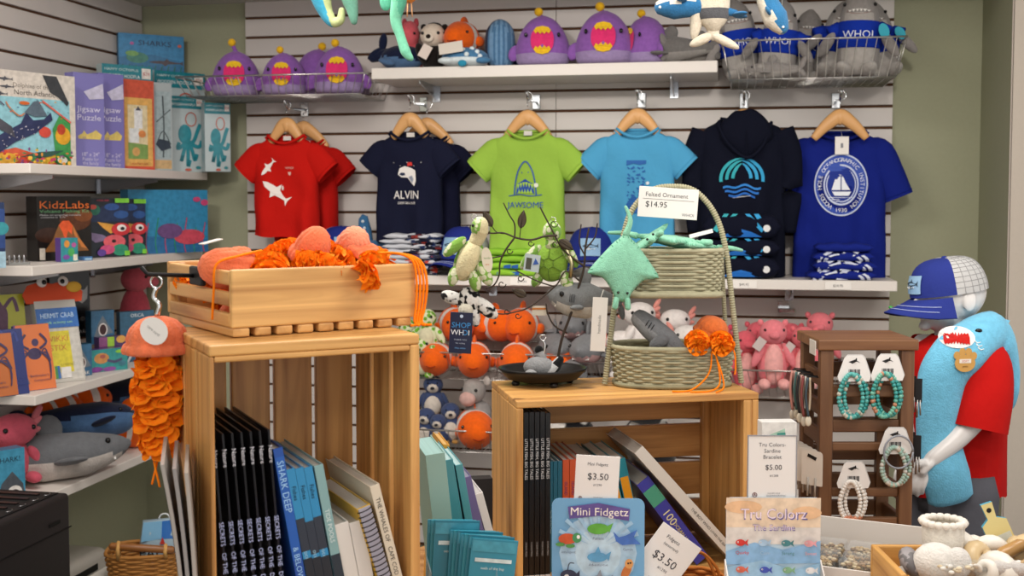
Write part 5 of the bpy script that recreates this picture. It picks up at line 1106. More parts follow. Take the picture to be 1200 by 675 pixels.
# ------------------------------------------------------------------ display table and crates
ZT = .855
b = MB(); b.prism([(-.95, .95), (1.25, .95), (1.25, 2.10), (.56, 2.10), (.50, 2.55), (-.5, 2.66), (-.95, 1.8)], .04, m('b98a58', 'wood', .4, 'x'), T(0, 0, ZT - .02))
tb = thing('display_table', 'wooden table under the crates, bracelet stand and trays', 'table', (0, 0, 0)); b.build('table_top', tb)
for x, y in ((-.85, 1.05), (1.12, 1.05), (.42, 2.44), (-.5, 2.5)): MB().box((x, y, (ZT-.04)/2), (.07, .07, ZT - .04), m('a87a4a', 'wood', .4, 'z')).build('leg', tb)
WD = 'd2a15f'; WDI = 'c8965a'
def wb(mb, a, b_, axis, col=WD, bv=.0025):
    a, b_ = V(a), V(b_); mb.box((a + b_)/2, b_ - a, m(col, 'wood', .45, axis), None, bv, 2)
RT = 1.22
A_ = atz(605, 470, RT); MR = T(A_.x, A_.y, ZT + .0005) @ RZ(22.5); RW, RD, RH = .492, .255, RT - ZT - .001
rc = thing('wooden_crate', 'pine crate lying on its long side, holding books, right of centre', 'crate', M=MR, group='pine display crates')
th = .014
for x in (0, RW - th):
    b = MB(); wb(b, (x, 0, th), (x + th, RD, RH - th), 'z'); b.build('end_panel', rc)
for z, ax in ((0, 0), (RH - th, 1)):
    for k in range(3):
        b = MB(); y0 = k*(RD+.006)/3; wb(b, (0, y0, z), (RW, y0 + RD/3 - .004, z + th), 'x'); b.build('slat', rc)
for k in range(4):
    b = MB(); z0 = th + .004 + k*(RH - 2*th)/4; wb(b, (th, RD - th, z0), (RW - th, RD, z0 + (RH - 2*th)/4 - .012), 'x', WDI); b.build('back_slat', rc)
for x in (th, RW - th - .018):
    for y in ((.0, RD - th - .018) if x > th else (RD - th - .018,)): b = MB(); wb(b, (x, y, th), (x + .018, y + .018, RH - th), 'z'); b.build('corner_post', rc)
LT = 1.42
A_ = atz(245, 405, LT); ML = T(A_.x, A_.y, ZT + .0005) @ RZ(38); LW, LD, LH = .2825, .235, LT - ZT - .001
lc = thing('wooden_crate', 'pine crate standing on end at the left, full of black and blue books', 'crate', M=ML, group='pine display crates')
for z in (0, .200, LH - th):
    b = MB(); wb(b, (0.0, 0 if z != .200 else .004, z), (LW, LD - (th if z == .200 else 0), z + th), 'x'); b.build('end_panel', lc)
for side in (0, 1):
    x0 = 0 if not side else LW - th
    tk = .006 if not side else th
    for k in range(3):
        b = MB(); y0 = k*(LD)/3 + .002; wb(b, (x0, y0 - (.002 if k == 0 else 0), th), (x0 + tk, y0 + LD/3 - (.014 if side else .003), LH - th), 'z'); b.build('side_slat', lc)
for k in range(4):
    b = MB(); x0 = th + .001 + k*(LW - 2*th)/4; wb(b, (x0 + .001, LD - th, th), (x0 + (LW - 2*th)/4 - .006, LD, LH - th), 'z', WDI); b.build('back_slat', lc)
b = MB(); wb(b, (.006, 0, LH - th - .008), (LW - th, .014, LH - th), 'x'); b.build('front_rail', lc)
# --- box of jellyfish on the left crate
A_ = atz(272, 396, LT + .0005); MBX = T(A_.x, A_.y, LT + .0005) @ RZ(45); BW, BD, BH = .275, .27, .089
bx = thing('wooden_box', 'slatted pine box overflowing with orange crocheted jellyfish on the left crate', 'box', M=MBX)
b = MB(); wb(b, (0, 0, .012), (BW, .011, BH), 'x', 'dcae6c'); b.build('front_board', bx)
b = MB(); wb(b, (0, BD - .011, .012), (BW, BD, BH), 'x', 'd0a062'); b.build('back_board', bx)
for x in (0, BW - .009):
    for z in (.012, .040, .068): b = MB(); wb(b, (x, .011, z), (x + .009, BD - .011, z + .019), 'y', 'd2a263'); b.build('side_slat', bx)
    for y in (.011, BD - .011 - .014):
        b = MB(); wb(b, ((.009 if x == 0 else BW - .009 - .014), y, .012), ((.023 if x == 0 else BW - .009), y + .014, BH - .002), 'z', 'c08f52'); b.build('corner_post', bx)
for k in range(9):
    b = MB(); x0 = .002 + k*.0304; wb(b, (x0, 0.001, 0), (x0 + .023, BD - .001, .012), 'y', 'd2a263'); b.build('bottom_slat', bx)
ORG, SAL = m('ff8412', 'fabric', .8), m('ea7a52', 'plush')
ORG.node_tree.nodes['Principled BSDF'].inputs['Subsurface Weight'].default_value = .5; ORG.node_tree.nodes['Principled BSDF'].inputs['Subsurface Radius'].default_value = (1, .5, .1); ORG.node_tree.nodes['Principled BSDF'].inputs['Subsurface Scale'].default_value = .006
def ruffle(b, L, r, mat, M=I4, k=6, turns=.5, seed=0, fr=9, n=None):
    """frilled crocheted ribbons hanging along -z from the origin"""
    waves_ = fr*L/.09; n = int(max(30, waves_*9)); rs = random.Random(seed)
    for q in range(k):
        a0 = 2*pi*q/k; ph = rs.uniform(0, 6); fq = rs.uniform(.8, 1.25); rows = []
        for i in range(n + 1):
            f = i/n; z = -L*f; env = (.8 + .25*sin(f*pi)) * (1 - .2*f)
            a = a0 + turns*2*pi*f; w_ = 2*pi*waves_*f*fq + 1.2*sin(f*9 + ph)
            row = []
            for j in range(5):
                u = j/4; rr = r*env*(.12 + .88*u)*(1 + .10*sin(w_*.37 + ph)*u)
                aa = a + .62*u*u*sin(w_ + ph); zz = z + (.30*cos(w_ + ph) - .25)*r*u
                row.append(V((rr*cos(aa), rr*sin(aa), zz)))
            rows.append(row)
        b.loft(rows, mat, False, True, M, closed=False)
    return b
def bell(b, Rr, Hh, mat, M=I4, ribs=14):
    mod = lambda f, z: 1 + .07*abs(sin(ribs*pi*f)) * (1 if z < Hh*.98 else 0)
    b.lathe([(Rr*.86, -Hh*.16), (Rr*1.02, -Hh*.12), (Rr*1.06, 0), (Rr*1.0, Hh*.14), (Rr*.9, Hh*.2), (Rr*.93, Hh*.32), (Rr*.82, Hh*.62), (Rr*.58, Hh*.86), (Rr*.3, Hh*.97), (.0005, Hh)], mat, 84, M, mod)
    b.lathe([(Rr*.86, -Hh*.16), (Rr*.5, 0), (.0005, Hh*.1)], mat, 40, M)
    return b
def jelly(label, M, Rr=.03, Hh=.045, L=.11, strings=3, sl=.1, group=None, tagged=False, seed=0, bell_c=None, MT=None, spaths=None, sm=None):
    t = thing('jellyfish_ornament', label, 'jellyfish ornament', M=M, group=group)
    bell(MB(), Rr, Hh, bell_c or SAL).build('bell', t)
    ruffle(MB(), L, Rr*.85, ORG, MT or I4, seed=seed).build('ruffles', t)
    for k in range(strings):
        b = MB(); P = spaths[k] if spaths else [(.006*cos(k*2.1), .006*sin(k*2.1), -.01), (.012*cos(k*2.1+.4), .012*sin(k*2.1+.4), -L*.5), (.010*cos(k*2.1), .012*sin(k*2.1), -L), (.012*cos(k*2.1+1), .012*sin(k*2.1+1), -L - sl)]
        b.tube(crom(P, 6), .0017, ORG, 6); b.build('string', t)
    return t
# inverse of the box frame for things lying in it
JG2 = 'crocheted jellyfish heaped in the pine box'
def inbox(x, y, z, rx=0, ry=0, rz=0): return MBX @ T(x, y, z) @ RZ(rz) @ RX(rx) @ RY(ry)
j1 = jelly('salmon jellyfish with long bell pointing left at the left end of the box', inbox(.045, .09, .083, 0, -82, 12), .030, .062, .075, 0, seed=1, group=JG2)
b = MB((MBX @ T(.045, .09, .083) @ RZ(12) @ RX(0) @ RY(-82)).inverted() @ MBX); b.tube(crom([(.07, .07, .11), (.03, .055, .104), (-.002, .05, .094), (-.006, .05, .06), (-.008, .052, .02)], 6), .0019, ORG, 6); b.build('string', j1)
MB().box((0, 0, 0), (.03, .014, .0012), m('dcd6d0', 'paper'), T(.034, -.004, .052) @ RY(70)).build('hang_tag', j1)
j2 = jelly('salmon jellyfish bell standing up in the middle of the pine box', inbox(.145, .085, .098, 30, 14, 0), .026, .05, .07, 0, seed=2, group=JG2)
j3 = jelly('orange jellyfish at the right end of the pine box with strings over the rim', inbox(.215, .075, .088, 65, 35, 60), .026, .045, .08, 4, seed=3, group=JG2, spaths=None)
for ch in list(j3.children):
    if ch.name.startswith('string'): bpy.data.objects.remove(ch)
MJ = (MBX @ T(.215, .075, .088) @ RZ(60) @ RX(65) @ RY(35)).inverted() @ MBX
for k in range(4):
    b = MB(MJ); y = .07 + .018*k; b.tube(crom([(.22, .06 + .01*k, .10), (.250, .02, .104), (.268 + .004*k, -.002, .094), (.273 + .005*k, -.006 - .001*k, .065), (.272 + .005*k, -.006, .03), (.268 + .004*k, -.008, .008), (.270 + .003*k, -.012 - .002*k, .0026), (.256 + .010*k, -.020 - .002*k, .0024)], 6), .0019, ORG, 6); b.build('string', j3)
def clump(label, pts, seed, parts=3, bellz=-.022, rr=.029, l0=None, bo=(0, .03)):
    """ruffled tentacle bunches of a jellyfish whose bell lies buried in the heap"""
    x, y, z = pts[0]; M_ = inbox(x, y, z); t = thing('jellyfish_ornament', label, 'jellyfish ornament', M=M_, group=JG2)
    for i, p in enumerate(pts):
        b = MB(); ruffle(b, (l0 or .05) + rr*.5, rr*(1 - .18*(i % 3)), ORG, T(p[0]-x, p[1]-y, p[2]-z) @ RZ(i*70 + seed*31) @ RX(60 + 20*(i % 3)), k=8, seed=seed + i, fr=9); b.build('ruffles', t)
    MB().ell((bo[0], bo[1], bellz), (.028, .028, .02), SAL).build('bell', t)
    return t
clump('ruffled orange jellyfish tentacles between the two left bells in the box', [(.085, .075, .092), (.115, .062, .092), (.10, .11, .10), (.068, .062, .090)], 5)
clump('ruffled orange jellyfish tentacles at the back centre of the box with loop on top', [(.165, .068, .098), (.185, .10, .104), (.192, .066, .094), (.165, .15, .105)], 9)
cl3 = clump('ruffled orange jellyfish rosette hanging over the front board', [(.205, -.014, .084), (.225, .035, .092), (.245, .07, .09), (.25, .11, .095)], 14, rr=.025, l0=.010, bo=(.02, .085), bellz=-.015)
cl4 = clump('ruffled orange jellyfish lying low inside behind the side slats', [(.045, .06, .045), (.05, .12, .045), (.05, .18, .045), (.10, .2, .07)], 20)
clump('ruffled orange jellyfish at the back of the pine box', [(.10, .19, .085), (.14, .20, .09), (.2, .19, .09), (.235, .17, .09)], 26)
j5 = jelly('pale salmon jellyfish bell on top at the right of the heap', inbox(.225, .10, .112, 50, -40, 30), .024, .04, .05, 0, seed=6, group=JG2, bell_c=m('ee9a78', 'plush'))
# hook with hanging jellyfish left of the box
hk = thing('display_hook', 'black clip hook on the left side of the pine box', 'hook', M=MBX @ T(0, .12, .075))
MB().box((-.004, 0, 0), (.008, .05, .026), dark, None, .002).build('clip', hk)
MB().tube([(-.006, .006, 0), (-.07, .01, .004), (-.078, .012, .014)], .003, dark, 8).build('arm', hk)
hp = MBX @ V((-.058, .1305, .0745))
hj = jelly('salmon and orange crocheted jellyfish hanging on a keyring left of the crate', T(hp.x, hp.y, hp.z - .098), .043, .045, .135, 3, .055, seed=11)
b = MB(); b.tube([(.0085*sin(a), 0, .0915 + .0085*cos(a)) for a in [2*pi*i/16 for i in range(17)]], .0016, chrome, 6); b.build('split_ring', hj)
b = MB(); b.tube(crom([(0, 0, .083), (-.004, 0, .07), (.004, 0, .06), (0, 0, .045)], 4), .0035, chrome, 8); b.build('clasp', hj)
b = MB(); b.prism([(.022*cos(2*pi*i/20), .017*sin(2*pi*i/20)) for i in range(20)], .0012, m('dcd8d4', 'paper'), T(.022, -.05, .03) @ RX(72) @ RZ(-35)); b.text('care card', .006, m('9a9a9a'), M=T(.022, -.0512, .031) @ RX(72) @ RZ(-35)); b.build('hang_tag', hj)
# --- books
def book(name, label, M, x, y, d, h, cover, pages='cfc9c0', group=None, cat='book', lines=(), band=None, two=None, lean=0):
    """x thickness, d depth, h height; spine towards -Y; lines: (text, z centre, size, colour)"""
    t = thing(name, label, cat, M=M @ RY(lean), group=group); cv = cover if not isinstance(cover, str) else m(cover, 'gloss', .3)
    b = MB(); c2 = .0012
    if two:
        z0, z1, cc = two; b.box((x/2, c2, z0/2), (x, 2*c2, z0), cv); b.box((x/2, c2, (z0+z1)/2), (x, 2*c2, z1-z0), m(cc, 'gloss', .3)); b.box((x/2, c2, (h+z1)/2), (x, 2*c2, h-z1), cv)
    else: b.box((x/2, c2, h/2), (x, 2*c2, h), cv, None, .0004)
    b.box((c2/2, d/2 + c2, h/2), (c2, d, h), cv); b.box((x - c2/2, d/2 + c2, h/2), (c2, d, h), cv)
    for s, zc, sz, col in lines: b.text(s, sz, m(col, 'paper'), M=T(x/2, -.0004, zc) @ RX(90) @ RZ(-90))
    if band: b.box((x/2, -.0001, band[0]), (x*1.0, .0008, band[1]), m(band[2], 'gloss', .3))
    b.build('cover', t)
    MB().box((x/2, d/2 + c2*1.5, h/2), (x - 2*c2, d - .004, h - .006), m(pages, 'pages')).build('pages', t)
    return t
def bookrow(*a, **k): return book(*a, **k)
LZ = .2145           # top of the inner board of the left crate
BG1 = 'black and violet books in the left crate'
ordn = ('leftmost', 'second', 'third', 'fourth', 'fifth', 'sixth', 'seventh')

for k in range(7):
    book('hardcover_book', 'black and violet book with white spine lettering, %s in the left crate' % ordn[k], ML @ T(.0235 + k*.0118, .010, LZ), 0, 0, .19, .236, '17151a', 'b5aea8', BG1, lines=(('Nature', .205, .008, 'd0d0d8'), ('SECRETS', .108, .0082, 'b4bee8'), ('OF THE', .070, .0082, 'b4bee8'), ('DEEP', .040, .0082, 'b4bee8'), ('SEA', .016, .0082, 'b4bee8')), two=(.004, .150, '2a2068'), lean=-4.2)
book('hardcover_book', 'bright blue book with pale lettering right of the black row', ML @ T(.1175, .012, LZ), .0125, 0, .18, .212, '1b4a9c', 'b8b4ac', lines=(('SHARK DEEP', .16, .0125, '9ec8ec'), ('& BELOW', .055, .0105, '9ec8ec')), two=(.06, .2, '1f58ac'), lean=-9.5)
for k in range(3):
    book('paperback_book', 'cyan and charcoal banded book, %s of three in the left crate' % ('left', 'middle', 'right')[k], ML @ T(.1320 + k*.0118, .012, LZ), .0112, 0, .18, .183, '2d86b8', 'b8b4ac', 'cyan banded books in the left crate', lines=(('Fishes', .15, .008, '10242c'), ('ocean guide', .05, .0085, '9cc4d8')), two=(.07, .115, '2b3442') if k != 1 else (.065, .11, '2b3442'), band=(.03, .06, '1c2530'), lean=-10.2)
book('paperback_book', 'pale sea green spined book leaning after the cyan books', ML @ T(.1695, .012, LZ), .0125, 0, .18, .184, '7fa4a6', 'b8b4ac', lines=(('TIDE POOLS', .1, .0085, 'd8e4e4'),), band=(.03, .06, '22303c'), lean=-10.2)
for k in range(2):
    book('paperback_book', 'plain white spined paperback, %s of the pair in the left crate' % ('left', 'right')[k], ML @ T(.1830 + k*.0205, .014, LZ), .0195, 0, .17, .100, 'd3cfc9', 'c4beb6', 'white paperbacks in the left crate', lean=-10.5)
sp = book('spiral_notebook', 'yellow covered spiral bound notebook leaning in the left crate', ML @ T(.2280, .010, LZ), .020, .0, .17, .122, 'c9a02c', 'd0cac2', cat='notebook', lean=-16)
for k in range(16):
    b = MB(); z = .006 + .0072*k; b.tube([(.010 + .0105*cos(a), -.002 + .007*sin(a), z + .001*a) for a in [2*pi*i/12 for i in range(13)]], .0008, m('2a2a2c', 'metal', .4), 5); b.build('coil', sp)
MB().box((.010, -.0022, .061), (.017, .004, .120), m('a9a6b4', 'paper')).build('binding', sp)
book('paperback_book', 'cream book with black spine lettering leaning against the crate wall', ML @ T(.2495, .010, LZ), .014, 0, .19, .150, 'd3c8b4', 'cfc8bc', lines=(('THE WHALES OF', .10, .0085, '2c2a28'), ('CAPE COD', .04, .0085, '2c2a28')), lean=-14)
RZ0 = .0148
for k in range(5):
    book('picture_book', 'tall thin black book with white spine lettering, %s in the right crate' % ordn[k], MR @ T(.0165 + k*.0107, .008, RZ0), .0095, 0, .2, .326 - .003*(k == 4), '0d0d0f', 'b8b4ac', 'black picture books in the right crate', lines=(('LITTLE FISH, BIG TALES', .235, .0078, 'd6d6d6'), ('OCEAN PRESS', .06, .0045, 'a8a8a8')), band=(.006, .006, 'd0d0d0'))
for k in range(3):
    book('paperback_book', 'teal spined paperback, %s of three beside the tall black books' % ordn[k], MR @ T(.0745 + k*.0092, .045, RZ0), .0085, 0, .17, .22, '1f5f74', 'cbc7c0', 'teal paperbacks in the right crate', lines=(('Sea Life of the Coast', .1, .0055, 'a8c8d0'),))
for k in range(3):
    book('paperback_book', 'orange red spined paperback, %s of three behind the price card' % ordn[k], MR @ T(.1025 + k*.0142, .045, RZ0), .0135, 0, .17, .222, 'c2512c', 'cbc7c0', 'orange red paperbacks in the right crate', lines=(('ISLAND', .165, .008, '5a2a6c'), ('XXOXX', .1, .009, 'd89a70')))
book('paperback_book', 'grey spined paperback between orange red and yellow books', MR @ T(.1455, .045, RZ0), .03, 0, .17, .218, '8f8c88', 'cbc7c0')
for k in range(2):
    t = book('alphabet_book', 'yellow orange alphabet book with teal edges, %s of two leaning' % ('left', 'right')[k], MR @ T(.235 + k*.0245, .045, RZ0), .0205, 0, .17, .222, '1f7f90', 'cbc7c0', 'alphabet books in the right crate', lean=-13)
    b = MB(); b.box((.01, -.0004, .095), (.0165, .0008, .18), m('d8921c', 'gloss', .3)); b.text('A B C', .019, m('1c1a18', 'paper'), M=T(.0105, -.0012, .11) @ RX(90) @ RZ(-90)); b.build('spine_label', t)
t = book('board_book', 'purple book of ocean words lying tilted in the right crate', MR @ T(.376, .03, RZ0), .030, 0, .17, .21, '3d3f9c', 'c8c4bc', lines=(('100', .115, .024, 'e8e0a8'), ('OCEAN WORDS', .062, .0105, 'd8c86c')), lean=-37)
MB().box((.015, -.0005, .17), (.03, .0012, .038), m('4a9a80', 'gloss', .3)).build('spine_patch', t)
t = book('picture_book', 'large white spined book leaning steeply across the right crate', MR @ T(.452, .02, RZ0), .022, 0, .20, .315, 'd5d0c8', 'c9c3ba', lines=(('THE BOY WHO', .12, .0085, '3a3634'), ('LOVED THE SEA', .065, .0065, '3a3634')), lean=-42)
# --- low tray stand with branches on the right crate
TP = atz(636, 450, RT); TRAY = V((TP.x, TP.y, RT + .0005))
tr = thing('jewelry_tree', 'dark metal branch stand with oval black dish on the right crate', 'jewelry stand', TRAY, 12)
iron = m('1c1a1a', 'plain', .35); branc = m('3b3028', 'plain', .45)
b = MB(); ov = S(1, .86, 1); b.lathe([(.0005, .012), (.05, .012), (.07, .018), (.084, .032), (.090, .035), (.093, .034), (.088, .028), (.073, .012), (.05, .006), (.0005, .006)], iron, 48, ov); b.build('dish', tr)
for a in (20, 110, 200, 290): MB().lathe([(.0005, 0), (.007, 0), (.009, .004), (.006, .010), (.0005, .010)], iron, 12, T(.06*cos(R(a)), .05*sin(R(a)), -.0)).build('foot', tr)
inv = (T(*TRAY) @ RZ(12)).inverted()
bp_ = TRAY + V((.03, .02, 0)); bn_ = V((sin(R(11)), -cos(R(11)), 0)).normalized()
def bpt(px, py, dy=0): return inv @ (on_plane(px, py, bp_ + bn_*(-dy), bn_))
def branch(pts, r0, r1, tip=False):
    P = crom([bpt(*p) for p in pts], 6); b = MB(); b.tube(P, lerpl([r0, r1], len(P)), branc, 7, round_ends=True); b.build('branch', tr)
def curl(px, py, rpx):
    c = bpt(px, py); q = bpt(px + rpx, py); r = (q - c).length
    b = MB(); b.tube([bpt(px + rpx*cos(a)*(1 - .04*i), py + rpx*sin(a)*(1 - .04*i), .0) for i, a in enumerate([R(20*k) for k in range(18)])], .0011, branc, 6); b.build('curl', tr)
branch([(654, 418), (659, 395), (670, 365), (677, 340), (684, 315), (686, 290), (690, 268)], .0032, .002)
branch([(685, 312), (672, 303), (658, 290), (645, 266), (633, 243)], .0026, .0016)
branch([(652, 276), (638, 277), (623, 281), (606, 279), (590, 273), (574, 273), (558, 265), (541, 264)], .0026, .0013)
branch([(603, 279), (603, 263), (597, 252), (590, 238)], .0018, .0013)
branch([(602, 280), (592, 294), (586, 308), (585, 322), (579, 334), (570, 338)], .0022, .0015)
branch([(686, 292), (697, 278), (700, 262)], .0018, .0014)
branch([(686, 300), (679, 285), (681, 263)], .0018, .0014)
branch([(680, 330), (663, 318), (652, 334), (640, 333), (622, 326), (603, 316)], .002, .0013)
branch([(652, 334), (636, 348), (620, 360), (606, 365), (588, 368), (567, 364)], .002, .0013)
branch([(664, 390), (650, 382), (642, 368), (640, 356)], .002, .0014)
branch([(588, 300), (578, 302), (566, 303)], .0015, .0012); branch([(574, 273), (562, 279), (556, 288)], .0015, .0012)
for c in ((554, 266, 5), (622, 285, 4), (597, 294, 4), (588, 333, 5), (594, 365, 4), (607, 370, 4), (610, 326, 4), (651, 286, 5), (649, 262, 5)): curl(*c)
def leaf(px, py, px2, py2, w_, dy=-.004):
    a, c = bpt(px, py, dy), bpt(px2, py2, dy); d = c - a; L_ = d.length; d.normalize(); ny = V((0, -1, 0)); s = d.cross(ny).normalized()
    M_ = MX(((d.x, s.x, ny.x, a.x), (d.y, s.y, ny.y, a.y), (d.z, s.z, ny.z, a.z), (0, 0, 0, 1)))
    b = MB(M_); n = 8; T1 = []; 
    for i in range(n+1):
        f = i/n; hw = w_*sin(pi*f**.8)**.9 + .0002; T1.append([V((L_*f, -hw, .002)), V((L_*f, -hw*.5, .0)), V((L_*f, 0, .0015)), V((L_*f, hw*.5, 0)), V((L_*f, hw, .002)), V((L_*f, hw*.5, -.0012)), V((L_*f, 0, -.0002)), V((L_*f, -hw*.5, -.0012))])
    b.loft(T1, m('4a3f30', 'plain', .4)); b.tube([(0, 0, .002), (L_, 0, .002)], .0008, branc, 5); b.build('leaf', tr)
leaf(577, 266, 566, 247, .009); leaf(610, 268, 614, 246, .009); leaf(655, 281, 672, 293, .010); leaf(617, 347, 600, 339, .009)
branch([(577, 266), (582, 272), (590, 274)], .001, .001); branch([(610, 268), (609, 279)], .001, .001)
# --- keychain plushes on the branches
def kc(name, label, cat, px, py, dy, rz=0): 
    p = on_plane(px, py, bp_ + bn_*(-dy), bn_); return thing(name, label, cat, M=T(*p) @ RZ(rz), group='plush keychains on the branch stand')
gsp = spotted('6a9a34', 'cfd4ac', 62); gwh = spotted('cdd0b0', '7aa648', 75); crm = m('d2c8a0', 'plush')
t = kc('turtle_keychain', 'green spotted turtle plush with cream belly hanging at the left of the branch stand', 'plush keychain', 549, 304, -.030, 5)
b = MB(RY(24)); b.ell((0, -.004, -.002), (.021, .018, .043), crm, nu=20, nv=14); b.build('belly', t)
b = MB(RY(24)); b.ell((.0, .006, -.002), (.028, .016, .046), gsp, nu=20, nv=14); b.build('shell', t)
b = MB(); b.tube(crom([(.014, 0, .034), (.022, -.002, .05), (.026, -.006, .062)], 4), [.014, .016, .017], crm, 14, round_ends=True); b.build('neck', t)
MB().ell((0, 0, 0), (.018, .017, .022), lambda p: gwh if p.x < .002 else crm, T(.024, -.006, .066) @ RY(10), 18, 12).build('head', t)
for c, r, a in (((-.028, -.004, .026), (.012, .010, .030), 50), ((-.030, -.004, -.034), (.012, .011, .022), 15), ((.014, -.004, -.044), (.013, .012, .022), -12), ((.034, -.004, -.030), (.013, .011, .026), -28)): MB().ell((0, 0, 0), r, gwh, T(*c) @ RY(a), 14, 10).build('flipper', t)
MB().ell((.012, -.018, .07), .0035, eye, nu=8, nv=6).build('eye', t)
b = MB(); b.prism([(.011*cos(2*pi*i/18), .026*sin(2*pi*i/18)) for i in range(18)], .001, m('dcd4c0', 'paper'), T(.040, -.012, .0) @ RX(90) @ RZ(8)); b.text('turtle', .006, m('6a9a4c'), M=T(.040, -.0128, .004) @ RX(90)); b.text('care', .005, m('c8743c'), M=T(.040, -.0128, -.009) @ RX(90)); b.build('hang_tag', t)
MB().tube([(.012 + .006*cos(a), 0, .087 + .006*sin(a)) for a in [2*pi*i/12 for i in range(13)]], .001, chrome, 5).build('ring', t)
t = kc('spotted_keychain', 'black and white spotted plush hanging below the left turtle', 'plush keychain', 550, 356, -.022, 0)
csp = spotted('141416', 'd8d6d2', -75)
b = MB(); b.ell((0, 0, .01), (.024, .016, .026), csp, nu=20, nv=14); b.build('body', t)
for c, r, a in (((-.036, 0, .012), (.026, .011, .014), 18), ((.034, 0, -.008), (.032, .012, .015), 38), ((.010, 0, -.022), (.013, .011, .026), -10)): MB().ell((0, 0, 0), r, csp, T(*c) @ RY(a), 16, 10).build('leg', t)
MB().ell((-.005, -.012, -.012), (.016, .01, .014), m('c9c4b4', 'plush')).build('muzzle', t)
sg = thing('hang_sign', 'navy hanging card with blue and white shop lettering under the spotted plush', 'sign', M=T(*on_plane(540, 390, bp_ + bn_*(.046), bn_)) @ RZ(10) @ RY(3))
b = MB(); b.box((0, 0, 0), (.046, .0016, .084), m('14203f', 'gloss', .3), None, .0006)
wfs = lambda u, v, h: V((u, -.0012 - h, v))
b.text('SHOP', .0155, m('3f8fd0', 'paper'), warp=wfs, at=(0, .016)); b.text('WH', .0155, m('e4e8ee', 'paper'), warp=wfs, at=(-.007, .001)); b.text('O', .0155, m('3f8fd0', 'paper'), warp=wfs, at=(.0085, .001)); b.text('I', .0155, m('e4e8ee', 'paper'), warp=wfs, at=(.0165, .001))
b.text('THANK YOU', .0045, m('aab4c8', 'paper'), warp=wfs, at=(0, -.014)); b.text('for visiting', .0045, m('aab4c8', 'paper'), warp=wfs, at=(0, -.021)); b.text('shop online', .0048, m('6aa4dc', 'paper'), warp=wfs, at=(0, -.031)); b.poly([(.0035*cos(2*pi*i/12), .034 + .0035*sin(2*pi*i/12)) for i in range(12)], m('b8c8e0', 'paper'), warp=wfs); b.build('card', sg)
b = MB(); b.tube([(0, 0, .042), (.0, .018, .062)], .0008, m('d8d4cc'), 5); b.build('loop', sg)
t = kc('turtle_keychain', 'green turtle plush seen from its shell side on the right of the branch stand', 'plush keychain', 646, 308, .028, -8)
shl = m('7ba03a', 'plush'); b = MB(); b.ell((0, 0, 0), (.036, .02, .040), shl, nu=24, nv=16); b.build('shell', t)
b = MB()
for k in range(6): a = pi/3*k + .5; b.tube(crom([(.012*cos(a), -.0205, .012*sin(a)), (.024*cos(a), -.0165, .026*sin(a)), (.033*cos(a), -.008, .036*sin(a))], 3), .0009, m('5c7a28', 'felt'), 5)
b.tube([(.012*cos(pi/3*k + .5), -.0203, .012*sin(pi/3*k+.5)) for k in range(7)], .0009, m('5c7a28', 'felt'), 5); b.build('seam', t)
MB().tube([(0, 0, .03), (.002, 0, .052)], [.014, .013], gsp, 12).build('neck', t); MB().ell((.002, -.002, .066), (.020, .018, .022), gwh, nu=18, nv=12).build('head', t)
for c, r, a in (((-.044, -.004, .012), (.013, .010, .034), 40), ((.040, -.002, .02), (.012, .010, .034), -30), ((.034, -.004, -.036), (.014, .011, .024), -20), ((-.03, 0, -.034), (.012, .010, .02), 30)): MB().ell((0, 0, 0), r, gwh, T(*c) @ RY(a), 14, 10).build('flipper', t)
b = MB(); b.box((0, 0, 0), (.034, .001, .036), m('b4c0c4', 'paper'), T(-.036, -.020, .0) @ RY(8)); b.box((0, 0, 0), (.012, .0015, .024), m('4a4a40', 'paper'), T(-.043, -.0203, -.001) @ RY(8)); b.prism([(-.006, -.006), (.007, -.004), (.0, .008)], .0014, m('3a5aa0', 'paper'), T(-.028, -.0204, .002) @ RX(90)); b.build('hang_tag', t)
MB().tube([(.038, -.01, .028), (.05, -.016, .0), (.046, -.016, -.03)], .0045, m('b9b08c', 'metal', .4), 6).build('chain', t)
MB().tube([(.004 + .006*cos(a), 0, .09 + .006*sin(a)) for a in [2*pi*i/12 for i in range(13)]], .001, chrome, 5).build('ring', t)
p_ = on_plane(684, 352, bp_ + bn_*(-.015), bn_)
sh = shark('grey shark plush with big eye hanging beside the two-tier basket', T(*p_) @ RZ(186) @ RY(-4) @ S(.40, .44, .66), None, '77797a', 'bcb8b0', name='shark_keychain', eyec=False)
sh['category'] = 'plush keychain'
for s in (-1, 1):
    b = MB(); b.ell((.115, s*.050, .018), (.012, .006, .009), eye, nu=10, nv=8); b.build('eye', sh)
b = MB()
for k in range(4): b.tube([(.07 - .008*k, .0585, .02), (.072 - .008*k, .0595, -.006)], .0016, m('2c2c30', 'felt'), 5)
b.build('gill_mark', sh)
b = MB(); b.box((0, 0, 0), (.03, .001, .02), m('c8c0b0', 'paper')); b.box((0, -.001, .004), (.03, .001, .004), m('b8743c', 'paper')); 
t_ = tag(b.build('hang_tag_card', None, T(*on_plane(632, 364, bp_ + bn_*(-.004), bn_)) @ RZ(10)), 'small white and orange card held by a lower branch', 'tag')
rc_ = thing('raccoon_plush', 'small grey plush with black striped tail lying in the black dish', 'plush keychain', M=T(TRAY.x, TRAY.y, TRAY.z + .034) @ RZ(10) @ T(-.008, -.03, 0))
gr = m('8b8c8e', 'plush'); b = MB(); b.ell((0, 0, .006), (.032, .02, .021), gr, nu=20, nv=14); b.build('body', rc_)
MB().ell((-.016, -.016, -.008), (.014, .008, .011), m('9a9b9d', 'plush')).build('head', rc_)
